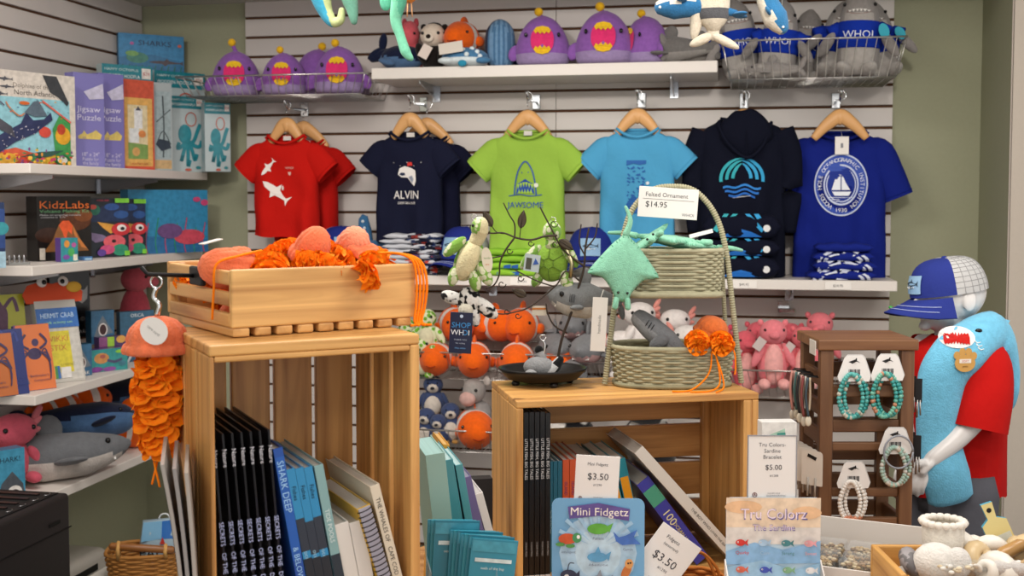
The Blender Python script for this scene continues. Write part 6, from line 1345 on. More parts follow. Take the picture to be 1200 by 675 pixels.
MB().tube([(.010, 0, .018), (.002, .004, .034)], [.008, .009], gr, 12, round_ends=True).build('leg', rc_); MB().ell((.0, .004, .04), (.009, .009, .009), m('101012', 'plush')).build('paw', rc_)
b = MB(); b.tube([(.022, -.006, -.008), (.034, -.002, .008), (.044, .0, .022)], [.011, .012, .008], lambda p: m('151517', 'plush') if p.x > .034 - p.z*0 else m('b8b8b8', 'plush'), 14, round_ends=True); b.build('tail', rc_)
MB().ell((.046, -.010, -.012), (.016, .012, .008), m('b9b4aa', 'plush')).build('foot', rc_)
b = MB(); b.tube(crom([(.008, 0, .026), (.012, 0, .05), (.008, 0, .06)], 4), .0022, chrome, 6); b.tube([(.008 + .006*cos(a), 0, .066 + .006*sin(a)) for a in [2*pi*i/12 for i in range(13)]], .0012, chrome, 5); b.build('clasp', rc_)
# --- two tier wicker basket
BP = atz(787, 450, RT); tw = thing('two_tier_basket', 'grey green two-tier wicker basket with arched handle on the right crate', 'basket', (BP.x, BP.y, RT + .0005), 12)
wk2 = m('a39f84', 'wicker'); wk3 = m('8f8b70', 'wicker')
P1 = plan_oval(.125, .072, 132, 2.6)
b = MB(); weave(b, P1, .006, .078, 13, wk2, .0028, .0026, 33, lambda f: .92 + .08*f); b.build('lower_weave', tw)
b = MB(); b.tube([(p.x, p.y, .080) for p in P1] + [(P1[0].x, P1[0].y, .080)], .0055, wk2, 8); b.tube([(p.x*.95, p.y*.95, .004) for p in P1] + [(P1[0].x*.95, P1[0].y*.95, .004)], .005, wk3, 8); b.build('lower_rim', tw)
MB().prism([(p.x*.92, p.y*.92) for p in P1[::4]], .004, wk3, T(0, 0, .006)).build('lower_base', tw)
P2 = plan_oval(.098, .058, 120, 5)
b = MB(); weave(b, P2, .192, .276, 14, wk2, .0028, .0026, 30, lambda f: .93 + .07*f); b.build('upper_weave', tw)
b = MB(); b.tube([(p.x, p.y, .278) for p in P2] + [(P2[0].x, P2[0].y, .278)], .005, wk2, 8); b.tube([(p.x*.97, p.y*.99, .189) for p in P2] + [(P2[0].x*.97, P2[0].y*.99, .189)], .007, wk2, 8); b.build('upper_rim', tw)
MB().prism([(p.x*.93, p.y*.93) for p in P2[::4]], .004, wk3, T(0, 0, .192)).build('upper_base', tw)
def wrapped(pts, r, name):
    P = crom(pts, 10); b = MB(); b.tube(P, r*.85, wk3, 8)
    L_ = sum((P[i+1]-P[i]).length for i in range(len(P)-1)); n = int(L_/.0052); acc = 0; k = 0; seg = []
    for i in range(len(P)-1):
        a, c = P[i], P[i+1]; d = (c-a); l = d.length
        while k*.0052 < acc + l:
            q = a + d*((k*.0052 - acc)/l); t_ = d.normalized(); b.tube([q - t_*.0022, q - t_*.0012, q + t_*.0012, q + t_*.0022], [r*.8, r, r, r*.8], wk2, 8, caps=False); k += 1
        acc += l
    b.build(name, tw)
wrapped([(-.140, -.015, .004), (-.128, -.012, .10), (-.113, -.010, .23), (-.104, -.008, .30), (-.085, -.008, .36), (-.045, -.008, .40), (0, -.008, .408), (.045, -.008, .398), (.085, -.008, .352), (.108, -.010, .28), (.123, -.012, .16), (.142, -.015, .004)], .0062, 'handle')
wrapped([(-.132, .045, .004), (-.120, .035, .12), (-.105, .02, .24)], .005, 'strut'); wrapped([(.105, .02, .27), (.114, .03, .16), (.122, .045, .085)], .005, 'strut')
MTW = tw.matrix_basis.copy(); MTW = T(BP.x, BP.y, RT + .0005) @ RZ(12)
def pix_local(px, py, y, M_): 
    n_ = (M_.to_3x3() @ V((0, -1, 0))); p0 = M_ @ V((0, y, 0)); return M_.inverted() @ on_plane(px, py, p0, n_)
cs = thing('price_card', 'white felted ornament price card on the arched basket handle', 'price card', M=MTW @ T(*pix_local(783, 238, -.018, MTW)) @ RY(4))
b = MB(); b.box((0, 0, 0), (.122, .0016, .062), m('dcdad6', 'paper'), None, .0005); W = lambda u, v, h: V((u, -.0012 - h, v)); ink = m('46464a', 'paper')
b.text('Felted Ornament', .0125, ink, warp=W, at=(-.004, .016)); b.text('$14.95', .0165, m('2a2a2e', 'paper'), warp=W, at=(-.024, -.004)); b.box((0, -.001, .0065), (.105, .0006, .0006), ink); b.text('WHOI', .009, m('5a5a60', 'paper'), warp=W, at=(.042, -.022)); b.build('card', cs)
MB().box((0, .004, .0), (.03, .008, .012), m('d0ccc4')).build('clip', cs)
# mint felt rays
mint = m('86c2a6', 'felt')
RAY = [(0, .075), (.014, .06), (.03, .045), (.075, -.012), (.07, -.022), (.045, -.028), (.022, -.055), (.012, -.075), (-.012, -.075), (-.022, -.055), (-.045, -.028), (-.07, -.022), (-.075, -.012), (-.03, .045), (-.014, .06)]
def mray(label, M, s=1, th_=.018):
    t = thing('felt_ray_ornament', label, 'felt ornament', M=M, group='mint felt rays in the upper basket')
    P = [(p.x*s, p.y*s) for p in crom([(x, y, 0) for x, y in RAY + [RAY[0]]], 4)[:-1]]
    b = MB(); b.puff(P, th_, mint)
    for x, y in P[::2]: b.tube([(x*.9, y*.9, th_*.22), (x*1.0, y*1.0, 0)], .0009, m('5fa888', 'felt'), 4)
    b.build('body', t)
    MB().tube(crom([(0, .07*s, 0), (.008*s, .10*s, .002), (-.004*s, .13*s, 0)], 4), lerpl([.007, .005, .003], 9), mint, 8, round_ends=True).build('tail', t)
    for sx in (-1, 1):
        MB().tube([(sx*.012*s, -.072*s, .002), (sx*.014*s, -.09*s, .003)], .006, mint, 8, round_ends=True).build('horn', t); MB().ell((sx*.010*s, -.058*s, th_*.42), .0028, eye, nu=8, nv=6).build('eye', t)
    return t
mray('large mint felt ray draped over the left end of the upper basket', MTW @ T(*pix_local(731, 312, -.075, MTW)) @ RY(14) @ RX(84) @ RZ(10), .92, .024)
mray('mint felt ray lying on top of the pile in the upper basket', MTW @ T(-.01, -.01, .300) @ RY(-6) @ RZ(78) @ RX(12), .95)
mray('mint felt ray at the right of the pile in the upper basket', MTW @ T(.035, .0, .288) @ RZ(-80) @ RX(-6), .9)
mray('mint felt ray underneath the pile in the upper basket', MTW @ T(0, .01, .272) @ RZ(60) @ RX(5), .9)
mray('mint felt ray arched over the left rim behind the draped one', MTW @ T(-.062, -.005, .290) @ RY(-38) @ RZ(20), .85)
b = MB(); b.box((0, 0, 0), (.05, .001, .008), m('e4e2de', 'paper')); tag(b.build('paper_tag', None, MTW @ T(.055, -.02, .312) @ RY(-14) @ RZ(4)), 'thin white tag sticking out of the mint rays', 'tag')
tg = thing('care_tag', 'long white tag hanging below the draped mint ray', 'tag', M=MTW @ T(*pix_local(702, 380, -.080, MTW)) @ RY(3))
b = MB(); b.box((0, 0, 0), (.030, .0012, .108), m('d9d5ce', 'paper')); b.text('handmade', .009, m('8a8a88', 'paper'), M=T(0, -.001, -.0) @ RX(90) @ RZ(90)); b.build('card', tg); MB().tube([(0, 0, .052), (.006, .006, .07)], .0008, m('d8d4cc'), 5).build('string', tg)
# grey felt seal and orange jellyfish in the lower basket
t = fishlike('felt_dolphin_ornament', 'grey felt whale with black tips leaning in the lower basket', MTW @ T(-.022, -.012, .098) @ RZ(-8) @ RY(40) , [(-.065, .016, .018, 0), (-.03, .026, .024, 0), (.01, .026, .025, 0), (.045, .018, .018, 0), (.066, .007, .008, 0)], '75777a', '8c8d8f', lambda p: 0, None, 'felt ornament', fins=[('fin', (-.0, -.028, -.01), (.014, .012, .022), RY(20), '68696c'), ('tail_fin', (.07, 0, .004), (.010, .02, .008), I4, '151517')], kind='felt', mouth=lambda b: [b.tube([(-.045 + .007*k, -.0255, .012), (-.043 + .007*k, -.0255, -.002)], .001, m('2c2c30', 'felt'), 4) for k in range(3)])
jb = MTW @ T(.070, -.035, .104)
t = jelly('orange jellyfish with two ruffled rosettes on the lower basket rim', jb @ RX(0), .001, .001, .001, 0, seed=3)
for ch in list(t.children): bpy.data.objects.remove(ch)
b = MB(); bell(b, .034, .036, m('cf6a34', 'plush'), T(.006, .012, .004) @ RX(14) @ RY(16)); b.build('bell', t)
for x, z, sd in ((-.030, -.012, 4), (.018, -.014, 7)):
    b = MB(); ruffle(b, .026, .026, ORG, T(x, -.022, z + .008) @ RX(-70), k=8, seed=sd, fr=11); ruffle(b, .012, .02, ORG, T(x, -.030, z + .006) @ RX(-80), k=6, seed=sd+1, fr=11); b.build('ruffles', t)
for P in ([(0, -.03, -.02), (-.004, -.042, -.06), (-.02, -.05, -.085), (-.05, -.062, -.1025), (-.085, -.07, -.1025)], [(.004, -.03, -.02), (.012, -.044, -.06), (.012, -.052, -.092), (-.01, -.068, -.1025), (-.05, -.078, -.1025)], [(.002, -.03, -.02), (.018, -.044, -.07), (.02, -.054, -.098), (.0, -.082, -.1025)], [(.035, -.012, -.01), (.046, -.03, -.03), (.048, -.034, -.06), (.046, -.036, -.075)]):
    MB().tube(crom(P, 6), .0018, ORG, 6).build('string', t)
# ------------------------------------------------------------------ counter displays
def plane_art(b, M, items, w_, h, base=.0008, step=.00025):
    B2 = MB(M); B2.art(items, w_, h, FRONT(0), base, step)
    o = len(b.v); b.v += B2.v; b.f += [tuple(i + o for i in f) for f in B2.f]; b.sm += B2.sm; b.mi += [b.idx(B2.mats[i]) for i in B2.mi]
def rounded(w_, h, r, n=5):
    P = []
    for cx, cy, a0 in ((w_/2 - r, h - r, 0), (-w_/2 + r, h - r, 90), (-w_/2 + r, r*.3, 180), (w_/2 - r, r*.3, 270)):
        rr = r if cy > h/2 else r*.3
        cx2 = cx if cy > h/2 else (w_/2 - rr)*(1 if cx > 0 else -1)
        for i in range(n + 1): a = R(a0 + 90*i/n); P.append((cx2 + rr*cos(a), cy + rr*sin(a)))
    return P
def fishart(cx, cy, s, col, asp=1.0):
    c = g_(col); return [('e', cx, cy, .6*s, .42*s*asp, c), ('p', [(cx + .4*s, cy), (cx + 1.0*s, cy + .45*s*asp), (cx + .85*s, cy), (cx + 1.0*s, cy - .45*s*asp)], c), ('e', cx - .3*s, cy + .08*s*asp, .11*s, .11*s*asp, g_('e8e8ea')), ('e', cx - .3*s, cy + .08*s*asp, .05*s, .05*s*asp, g_('1c1c22'))]
ZTT = ZT + .0005
FP = aty(701, 600, 1.86); FW = .152; fz = .30
fd = thing('fidget_toy_display', 'blue cartoon sea animal counter display box holding little fidget toys', 'display box', (FP.x, FP.y, ZTT), 10)
zt_ = zof(700, 584, FP) - ZTT; zlo = zt_ - .165
b = MB(); b.prism([(x, y + zlo) for x, y in rounded(FW, .165, .012)], .002, m('6ea6d0', 'gloss', .3), RX(90))
sky = '8db8dc'; fa = [('e', .5, .45, .42, .4, g_('a9cbe4')), ('e', .5, .45, .25, .26, g_('bcd8ea'))]
for k in range(9): a = R(20 + 17*k); fa.append(('p', [(.5 + .1*cos(a), .5 + .1*sin(a)), (.5 + .46*cos(a - .05), .5 + .44*sin(a - .05)), (.5 + .46*cos(a + .05), .5 + .44*sin(a + .05))], g_('9cc4e2')))
fa += [('p', [(.17, .92), (.5, .96), (.84, .90), (.83, .78), (.5, .83), (.19, .80)], g_('5a4a90')), ('w', 'Mini Fidgetz', .51, .872, .62, .082, g_('f0ece4'), -1)]
fa += [('e', .5, .70, .12, .055, g_('5aa83c')), ('p', [(.58, .72), (.66, .76), (.62, .66)], g_('5aa83c')), ('t', 'Patient', .5, .605, .04, g_('5a6a8c'))]
fa += [('e', .17, .60, .10, .055, g_('c8542c')), ('e', .27, .61, .05, .05, g_('3f8f5c')), ('e', .285, .62, .018, .02, g_('e8e8e8')), ('e', .09, .545, .05, .02, g_('4a8f4c')), ('e', .2, .53, .05, .02, g_('4a8f4c')), ('t', 'Intelligent', .18, .47, .036, g_('5a6a8c'))]
fa += [('p', [(.66, .68), (.72, .62), (.8, .64), (.92, .70), (.88, .62), (.96, .55), (.86, .55), (.76, .54), (.69, .58)], g_('3f6fc0')), ('t', 'Gentle', .82, .50, .036, g_('5a6a8c'))]
fa += [('e', .49, .42, .11, .05, g_('5a9fcc')), ('p', [(.57, .44), (.64, .48), (.61, .38)], g_('5a9fcc')), ('p', [(.46, .46), (.5, .53), (.53, .46)], g_('5a9fcc')), ('t', 'Adventurous', .5, .345, .036, g_('5a6a8c'))]
fa += [('e', .18, .24, .09, .055, g_('24304c')), ('p', [(.25, .24), (.3, .29), (.3, .19)], g_('24304c')), ('c', [(.17, .29), (.19, .36), (.24, .36)], .01, g_('24304c')), ('e', .16, .23, .025, .02, g_('e0e0e0'))]
fa += [('e', .51, .19, .11, .05, g_('8f99a6')), ('p', [(.59, .2), (.66, .25), (.64, .14)], g_('8f99a6')), ('p', [(.48, .23), (.52, .3), (.55, .22)], g_('8f99a6'))]
fa += [('e', .80, .28, .045, .09, g_('c8743c'), -25), ('e', .83, .36, .045, .05, g_('d89a5c')), ('e', .82, .365, .01, .01, g_('1c1c1c')), ('e', .845, .37, .01, .01, g_('1c1c1c'))]
plane_art(b, T(0, -.0004, zlo), fa, FW, .165); b.build('header_card', fd)
b = MB()
b.box((0, -.045, zlo/2), (FW, .002, zlo - .0), white); b.box((0, -.0895, (zlo-.02)/2), (FW, .002, zlo - .02), white)
for s in (-1, 1): b.prism([(0, 0), (-.09, 0), (-.09, zlo - .02), (0, zlo + .03)], .002, white, T(s*FW/2, 0, 0) @ MX(((0, 0, 1, 0), (1, 0, 0, 0), (0, 1, 0, 0), (0, 0, 0, 1))))
b.box((0, -.045, zlo - .028), (FW - .004, .088, .002), white); b.build('tray', fd)
zt2 = zlo - .027
for k, (x, y, c, kind, lb) in enumerate(((-.045, -.03, 'c0603c', 'lump', 'orange brown fidget toy at the left of the blue display'), (-.022, -.05, '1f2a2c', 'duck', 'black fidget toy with yellow head in the blue display'), (-.012, -.03, '3f8fc0', 'lump', 'small blue fidget toy in the middle of the display'), (.018, -.05, '7fc4e4', 'wave', 'pale blue curled fidget toy leaning in the display'), (.036, -.035, '2f5a54', 'lump', 'dark green fidget toy with round eyes'), (.050, -.05, '1c2422', 'duck', 'black fidget toy beside the bright green one'), (.064, -.04, '5ac83c', 'dino', 'bright green fidget toy at the right corner of the display'))):
    t = thing('fidget_toy', lb, 'toy', M=T(FP.x, FP.y, ZTT) @ RZ(10) @ T(x, y, zt2), group='little fidget toys'); cc = m(c, 'gloss', .35)
    if kind == 'wave': MB().tube(crom([(-.012, 0, .004), (0, 0, .02), (.014, 0, .036)], 5), lerpl([.007, .009, .005], 11), cc, 12, round_ends=True).build('body', t)
    elif kind == 'duck': MB().ell((0, 0, .015), (.012, .01, .015), cc).build('body', t); MB().ell((0, 0, .036), .0075, cc).build('head', t); MB().ell((0, -.007, .034), (.004, .005, .003), m('d8b03c', 'gloss')).build('beak', t)
    elif kind == 'dino': MB().ell((0, 0, .016), (.014, .011, .017), cc).build('body', t); MB().tube([(0, 0, .026), (.004, 0, .046)], [.008, .006], cc, 12, round_ends=True).build('head', t); MB().ell((-.002, -.008, .042), .003, m('d8c83c', 'gloss'), nu=8, nv=6).build('eye', t)
    else:
        MB().ell((0, 0, .014), (.014, .012, .015), cc).build('body', t)
        for s in (-1, 1): MB().ell((s*.006, -.010, .022), .004, m('dfe0da', 'gloss'), nu=8, nv=6).build('eye', t)
def price_sign(label, M, w_, h, lines, thick=.0012, frame=None):
    t = thing('price_sign', label, 'price sign', M=M); b = MB(); b.box((0, 0, h/2), (w_, thick, h), m('e2e0de', 'gloss', .25), None, .0004)
    if frame: 
        for s in (-1, 1): b.box((s*(w_/2 + .0006), 0, h/2), (.0016, .003, h), m(frame, 'gloss', .2)); b.box((0, 0, h/2 + s*(h/2 + .0006)), (w_ + .003, .003, .0016), m(frame, 'gloss', .2))
    wf = lambda u, v, hh: V((u, -thick/2 - .0006 - hh, v))
    for s, x, y, sz, c in lines: b.text(s, sz*h, m(c, 'paper'), warp=wf, at=(x*w_, y*h))
    for r0, r1 in ((.03, .024),):
        n = 20; L = [wf(-.36*w_ + r*h*cos(2*pi*i/n), .09*h + r*h*sin(2*pi*i/n), 0) for r in (r0*1.3, r1*1.1) for i in range(n)]; b.add(L, [(i, (i+1) % n, n + (i+1) % n, n + i) for i in range(n)], m('7a5a58', 'paper'))
    b.poly([(-.36*w_ - .02*h, .08*h), (-.36*w_ + .02*h, .08*h), (-.36*w_, .12*h)], m('7a5a58', 'paper'), warp=wf)
    b.text('WOODS HOLE', .032*h, m('7a7a80', 'paper'), warp=wf, at=(.04*w_, .115*h), sx=.9); b.text('OCEANOGRAPHIC', .036*h, m('7a7a80', 'paper'), warp=wf, at=(.09*w_, .08*h)); b.text('INSTITUTION', .03*h, m('7a7a80', 'paper'), warp=wf, at=(.03*w_, .045*h))
    b.build('card', t); return t
pf = FP + V((-.004, -.0, 0))
price_sign('white $3.50 price sign standing above the blue cartoon display', T(FP.x, FP.y, ZTT) @ RZ(10) @ T(-.004, .004, zt_ - .008) @ RY(3) , .072, .078, (('Mini Fidgetz', 0, .82, .09, '4a4a50'), ('$3.50', .02, .56, .2, '3c3c42'), ('#1290', .02, .38, .07, '6a6a70')))
P2_ = aty(771, 660, 1.89)
price_sign('white $3.50 price sign tilted beside the wicker handle, under the purple book', T(P2_.x - .018, P2_.y, ZTT + .11) @ RZ(10) @ RY(36), .078, .10, (('Fidgetz', -.1, .85, .09, '4a4a50'), ('(assorted)', -.05, .73, .07, '5a5a60'), ('$3.50', 0, .5, .2, '3c3c42'), ('#1290', .08, .34, .07, '6a6a70')))
bx2 = thing('white_display_box', 'plain white display box beside the blue cartoon display', 'display box', (P2_.x - .035, P2_.y + .003, ZTT), 10)
b = MB(); b.box((0, .0, .055), (.085, .09, .109), m('d2cfcb', 'paper'), None, .001); b.build('box', bx2)
P3_ = aty(813, 672, 1.97)
hb = thing('small_wicker_basket', 'small honey wicker basket with arched handle right of the $3.50 signs', 'basket', (P3_.x, P3_.y, ZTT), 10)
zb3 = P3_.z - ZTT; cw = m('b0682c', 'wicker')
b = MB(); weave(b, plan_oval(.05, .04, 72, 2.2), .002, zb3, 16, cw, .0026, .002, 18, lambda f: .75 + .25*f); b.build('weave', hb)
MB().prism([(p.x*.74, p.y*.74) for p in plan_oval(.05, .04, 24, 2.2)], .003, cw, T(0, 0, .003)).build('base', hb)
b = MB()
for d_ in (-.004, .004): b.tube(crom([(-.036 + d_, 0, zb3), (-.034 + d_, 0, zb3 + .02), (-.015, 0, zb3 + .037), (.015, 0, zb3 + .035), (.034 + d_, 0, zb3 + .012), (.04 + d_, 0, zb3 - .006)], 6), .0028, cw, 6)
b.build('handle', hb)
# bracelet display with fish names
TPp = aty(906, 620, 1.86); TW_, TH_ = .150, .150
td = thing('bracelet_display', 'fish bracelet counter display with rows of coloured fish names', 'display box', (TPp.x, TPp.y, ZTT), 10)
zt3 = zof(906, 583, TPp) - ZTT; zl3 = zt3 - TH_
b = MB(); b.prism([(x, y + zl3) for x, y in rounded(TW_, TH_, .008)], .002, m('b4d0e4', 'gloss', .3), RX(90))
ta = [('r', .0, .68, 1, 1, g_('e2cdb4')), ('r', 0, .5, 1, .68, g_('d8d4d0')), ('e', .18, .9, .2, .07, g_('e0b890')), ('e', .85, .84, .16, .07, g_('e4bc94')), ('p', [(.0, .42), (.3, .52), (.6, .44), (1, .54), (1, .3), (0, .28)], g_('86b4dc')), ('p', [(0, .25), (.4, .33), (.7, .22), (1, .3), (1, .0), (0, .0)], g_('9cc4e0'))]
ta += [('w', 'Tru Colorz', .505, .826, .71, .125, g_('5a5a9c')), ('w', 'Tru Colorz', .5, .832, .69, .110, g_('ecdcec')), ('w', 'The Sardine', .505, .682, .45, .072, g_('5a5aa0')), ('w', 'The Sardine', .502, .685, .435, .060, g_('dccce4'))]
for k, (c, nm_, cx, cy) in enumerate((('c8302c', 'Quirky', .17, .52), ('a4c4e0', 'Calm', .41, .52), ('3f8088', 'Strong', .65, .52), ('e0a0a8', 'Sweet', .89, .52), ('d86a54', 'Playful', .17, .24), ('3a50b0', 'Spiritual', .42, .24), ('7fb088', 'Happy', .66, .24), ('e4e4e6', 'Witty', .9, .24))): ta += fishart(cx - .02, cy, .085, c) + [('t', nm_, cx, cy - .105, .05, g_(c if c != 'e4e4e6' else '5a5a6a'))]
plane_art(b, T(0, -.0006, zl3), ta, TW_, TH_); b.build('header_card', td)
b = MB(); b.box((0, -.04, zl3/2), (TW_, .002, zl3), white); b.box((0, -.0795, (zl3 - .01)/2), (TW_, .002, zl3 - .01), white); b.box((0, -.04, zl3 - .02), (TW_ - .004, .078, .002), white)
for s in (-1, 1): b.prism([(0, 0), (-.08, 0), (-.08, zl3 - .01), (0, zl3 + .05)], .002, white, T(s*(TW_/2 + .001), 0, 0) @ MX(((0, 0, 1, 0), (1, 0, 0, 0), (0, 1, 0, 0), (0, 0, 0, 1))))
b.build('tray', td)
br = thing('bead_bracelet', 'white bracelet with pink beads lying at the front of the fish display', 'bracelet', M=T(TPp.x, TPp.y, ZTT) @ RZ(10) @ T(.02, -.045, zl3 - .004))
b = MB()
for i in range(26): a = 2*pi*i/26; b.ell((.03*cos(a), .022*sin(a), .002), .0038, m(('e0dcd8', 'd88a90')[i % 7 == 0], 'gloss', .3), nu=8, nv=6)
b.build('beads', br)
price_sign('white $5.00 sardine bracelet price sign in a clear frame', T(TPp.x, TPp.y, ZTT) @ RZ(10) @ T(-.002, .004, zt3 - .006), .076, .104, (('Tru Colors-', 0, .87, .085, '5a5a60'), ('Sardine', 0, .775, .085, '5a5a60'), ('Bracelet', 0, .68, .085, '5a5a60'), ('$5.00', .03, .52, .115, '3c3c42'), ('#1288', .04, .39, .05, '6a6a70')), frame='8f8f94')
sl = thing('sign_stand', 'low white block behind the fish bracelet display', 'stand', M=T(TPp.x, TPp.y, ZTT) @ RZ(10)); MB().box((0, .02, (zt3 - .03)/2), (.10, .024, zt3 - .03), m('d4d0cc', 'paper')).build('block', sl)
cb = card_box('art_card_box', 'white card rack with teal and green artwork behind the $5.00 sign', 'card rack', 896, 937, 495, 14, ZTT, .03, [('r', .0, .0, 1, 1, g_('dcdad6')), ('p', [(.05, .0), (.6, .0), (.72, .5), (.66, .97), (.05, .93)], g_('9fc4b0')), ('c', [(.3, .2), (.5, .5), (.6, .8), (.55, .95)], .04, g_('2f8a80')), ('c', [(.55, .3), (.62, .55), (.6, .75)], .03, g_('a84a4c')), ('c', [(.4, .0), (.6, .2), (.62, .4)], .04, g_('7aa83c')), ('r', .8, 0, 1, .72, g_('e6e4e0'))], Y=2.0, side='dcdad6')
# --- card and book holder between the crates
HP = aty(540, 640, 1.78)
hold = thing('acrylic_holder', 'clear acrylic holder with greeting cards between the two crates', 'holder', (HP.x, HP.y, ZTT), 20)
gl = m('dfe6ea', 'film'); zc = zof(560, 622, HP) - ZTT
b = MB(); b.box((-.052, .0, zc*.38), (.002, .09, zc*.76), gl); b.box((.052, .0, zc*.38), (.002, .09, zc*.76), gl); b.box((0, .045, zc*.43), (.106, .002, zc*.86), gl); b.box((0, -.045, zc*.3), (.106, .002, zc*.6), gl); b.box((0, 0, .002), (.106, .09, .004), gl); b.build('holder', hold)
for k in range(10):
    x = -.012 + .004*k; y = .036 - .0085*k
    t = thing('greeting_card', 'teal seal pup greeting card, %s in the acrylic holder' % ('hindmost', 'second from the back', 'third from the back', 'fourth from the back', 'fifth from the back', 'fifth from the front', 'fourth from the front', 'third from the front', 'second from the front', 'frontmost')[k], 'greeting card', M=T(HP.x, HP.y, ZTT) @ RZ(20) @ T(x*.8 + (-.012 if k < 3 else .008), y, .0045) @ RX(-3) @ RY(2.5 + .5*k), group='teal greeting cards')
    hh = zc - .010 + .0015*(k % 3) + (.012 if k < 3 else 0); b = MB(); b.box((0, 0, hh/2), (.074, .0035, hh), m(('2a86a0', '2f8fa4', '24788f')[k % 3], 'gloss', .35))
    plane_art(b, T(0, -.0018, 0), [('r', .02, .9, .98, .985, g_('3a93ac')), ('r', .1, .82, .9, .85, g_('c8dce0')), ('t', 'seals of the bay', .5, .775, .03, g_('c8dce0'))] + ([('e', .35, .58, .2, .08, g_('56707c')), ('e', .36, .60, .08, .05, g_('a98f7c')), ('e', .75, .64, .1, .08, g_('4a6470')), ('e', .72, .65, .05, .03, g_('b39a86'))] if k > 7 else []), .074, hh); b.build('card', t)
BK = aty(512, 560, 1.88)
for k, (px, hp, c, wd, lb, ln, pg, le) in enumerate(((498, 531, '8fb4ac', .034, 'pale teal art book with seaweed cover, leftmost between the crates', (), '9fc4c0', -6), (517, 538, '3f8a94', .02, 'teal spined book second between the crates', (('TIDES', .012, '9fd0d0'),), 'b8d4d4', -9), (533, 543, '49929a', .013, 'teal spined book third between the crates', (('SHORES', .009, 'a8d4d4'),), 'b8d4d4', -10), (541, 558, '6a5f8c', .016, 'violet spined navy picture book between the crates', (), '9a94a8', -13), (556, 577, 'ddd9d4', .014, 'white spined book leaning against the right crate', (('THE WHALERS', .010, '4a4648'),), 'd0ccc6', -15))):
    Q = aty(px, hp, 1.88 + .012*k); hgt = (Q.z - ZTT)/cos(R(le)); sh_ = hgt*sin(R(-le))
    t = book('art_book', lb, T(Q.x + cos(R(24))*sh_, Q.y + sin(R(24))*sh_, ZTT) @ RZ(24), wd, 0, .15, hgt - .004, c, pg, lines=[(s_, hgt*.55, sz, cc) for s_, sz, cc in ln], lean=le)
    if k == 0:
        b = MB()
        for q in range(5): x = .004 + .0065*q; b.tube(crom([(x, -.0008, .02), (x + .003, -.0008, .08), (x - .002, -.0008, .13 + .02*(q % 2))], 4), .0012, m('2f6a54', 'paper'), 5)
        b.build('seaweed_print', t)
Q = aty(525, 522, 2.03); book('art_book', 'orange edged book behind the teal art books', T(Q.x - .03, Q.y, ZTT) @ RZ(24), .012, 0, .12, Q.z - ZTT, 'c8902c', 'd8b070', lean=4)
t_ = thing('boxed_game', 'charcoal box with small white figure between books and right crate', 'box', M=T(aty(566, 600, 2.16).x, 2.16, ZTT) @ RZ(22)); zz = zof(566, 562, aty(566, 600, 2.16)) - ZTT
b = MB(); b.box((0, .02, zz/2), (.04, .03, zz), m('2a292b', 'paper')); b.box((0, -.0005, .02), (.05, .001, .02), m('c86a2c', 'paper')); b.tube(crom([(-.012, -.0005, zz*.82), (-.004, -.0005, zz*.86), (-.008, -.0005, zz*.78), (-.002, -.0005, zz*.74)], 4), .002, m('c8c8cc', 'paper'), 6); b.build('box', t_)
# --- magazines in a holder left of the left crate
MG = atz(214, 700, 1.03); MG = aty(221, 560, 1.27)
zmg = zof(214, 534, MG); base = zmg - .30
mh = thing('magazine_holder', 'clear holder clipped to the left crate with magazines', 'holder', M=T(MG.x, MG.y, ZTT) @ RZ(32))
b = MB(); b.box((0, .10, (base - ZTT)/2), (.03, .2, base - ZTT), m('cfcac4', 'plain')); b.build('block', mh)
for k in range(3):
    t = thing('magazine', 'pale magazine with curling cover, %s of the set left of the pine crate' % ('leftmost', 'middle', 'rightmost')[k], 'magazine', M=T(MG.x, MG.y, base + .0005) @ RZ(26) @ T(-.006 + .0065*k, .0, 0), group='magazines left of the crate')
    b = MB(); n = 10; L = []
    for i in range(n+1):
        f = i/n; off = -.024*f*f*(1.1 - .3*k); z = .29*f - .006*k; w_ = .0045
        L.append([V((off, 0, z)), V((off + w_, 0, z)), V((off + w_, .15, z + .004*f)), V((off, .15, z + .004*f))])
    b.loft(L, m(('9a948e', '8c8886', 'a49c94')[k], 'gloss', .35), True, False); b.build('pages', t)
    b = MB(); b.add([V((L[i][s_].x - .0006, L[i][s_].y, L[i][s_].z)) for i in range(2, 10) for s_ in (0, 3)], [(2*i, 2*i+1, 2*i+3, 2*i+2) for i in range(7)], m(('5a6a7a', '8a5a58', '7a7a80')[k], 'gloss', .3)); b.build('cover', t)
# ------------------------------------------------------------------ bracelet stand
DB = '6b4a30'; ZS = 1.312
A_ = atz(962, 398, ZS); MS = T(A_.x, A_.y, ZTT) @ RZ(11); SW, SD, SH = .196, .17, ZS - ZTT
bs = thing('bracelet_stand', 'dark brown slatted wooden stand hung with bracelets and earrings', 'display stand', M=MS)
b = MB(); wb(b, (-.006, -.006, SH - .022), (SW + .006, SD + .006, SH), 'x', '7a5434'); b.build('top_board', bs)
b = MB(); wb(b, (0, 0, 0), (SW, SD, .016), 'x', DB); b.build('bottom_board', bs)
for x in (0, SW - .028):
    for y in (0, SD - .022): b = MB(); wb(b, (x, y, .016), (x + .028, y + .022, SH - .022), 'z', DB); b.build('post', bs)
for k in range(6):
    z = .045 + k*.062
    for x in (.004, SW - .016): b = MB(); wb(b, (x, .022, z), (x + .012, SD - .022, z + .032), 'y', DB); b.build('side_slat', bs)
    b = MB(); wb(b, (.028, SD - .016, z), (SW - .028, SD - .004, z + .034), 'x', DB); b.build('back_slat', bs)
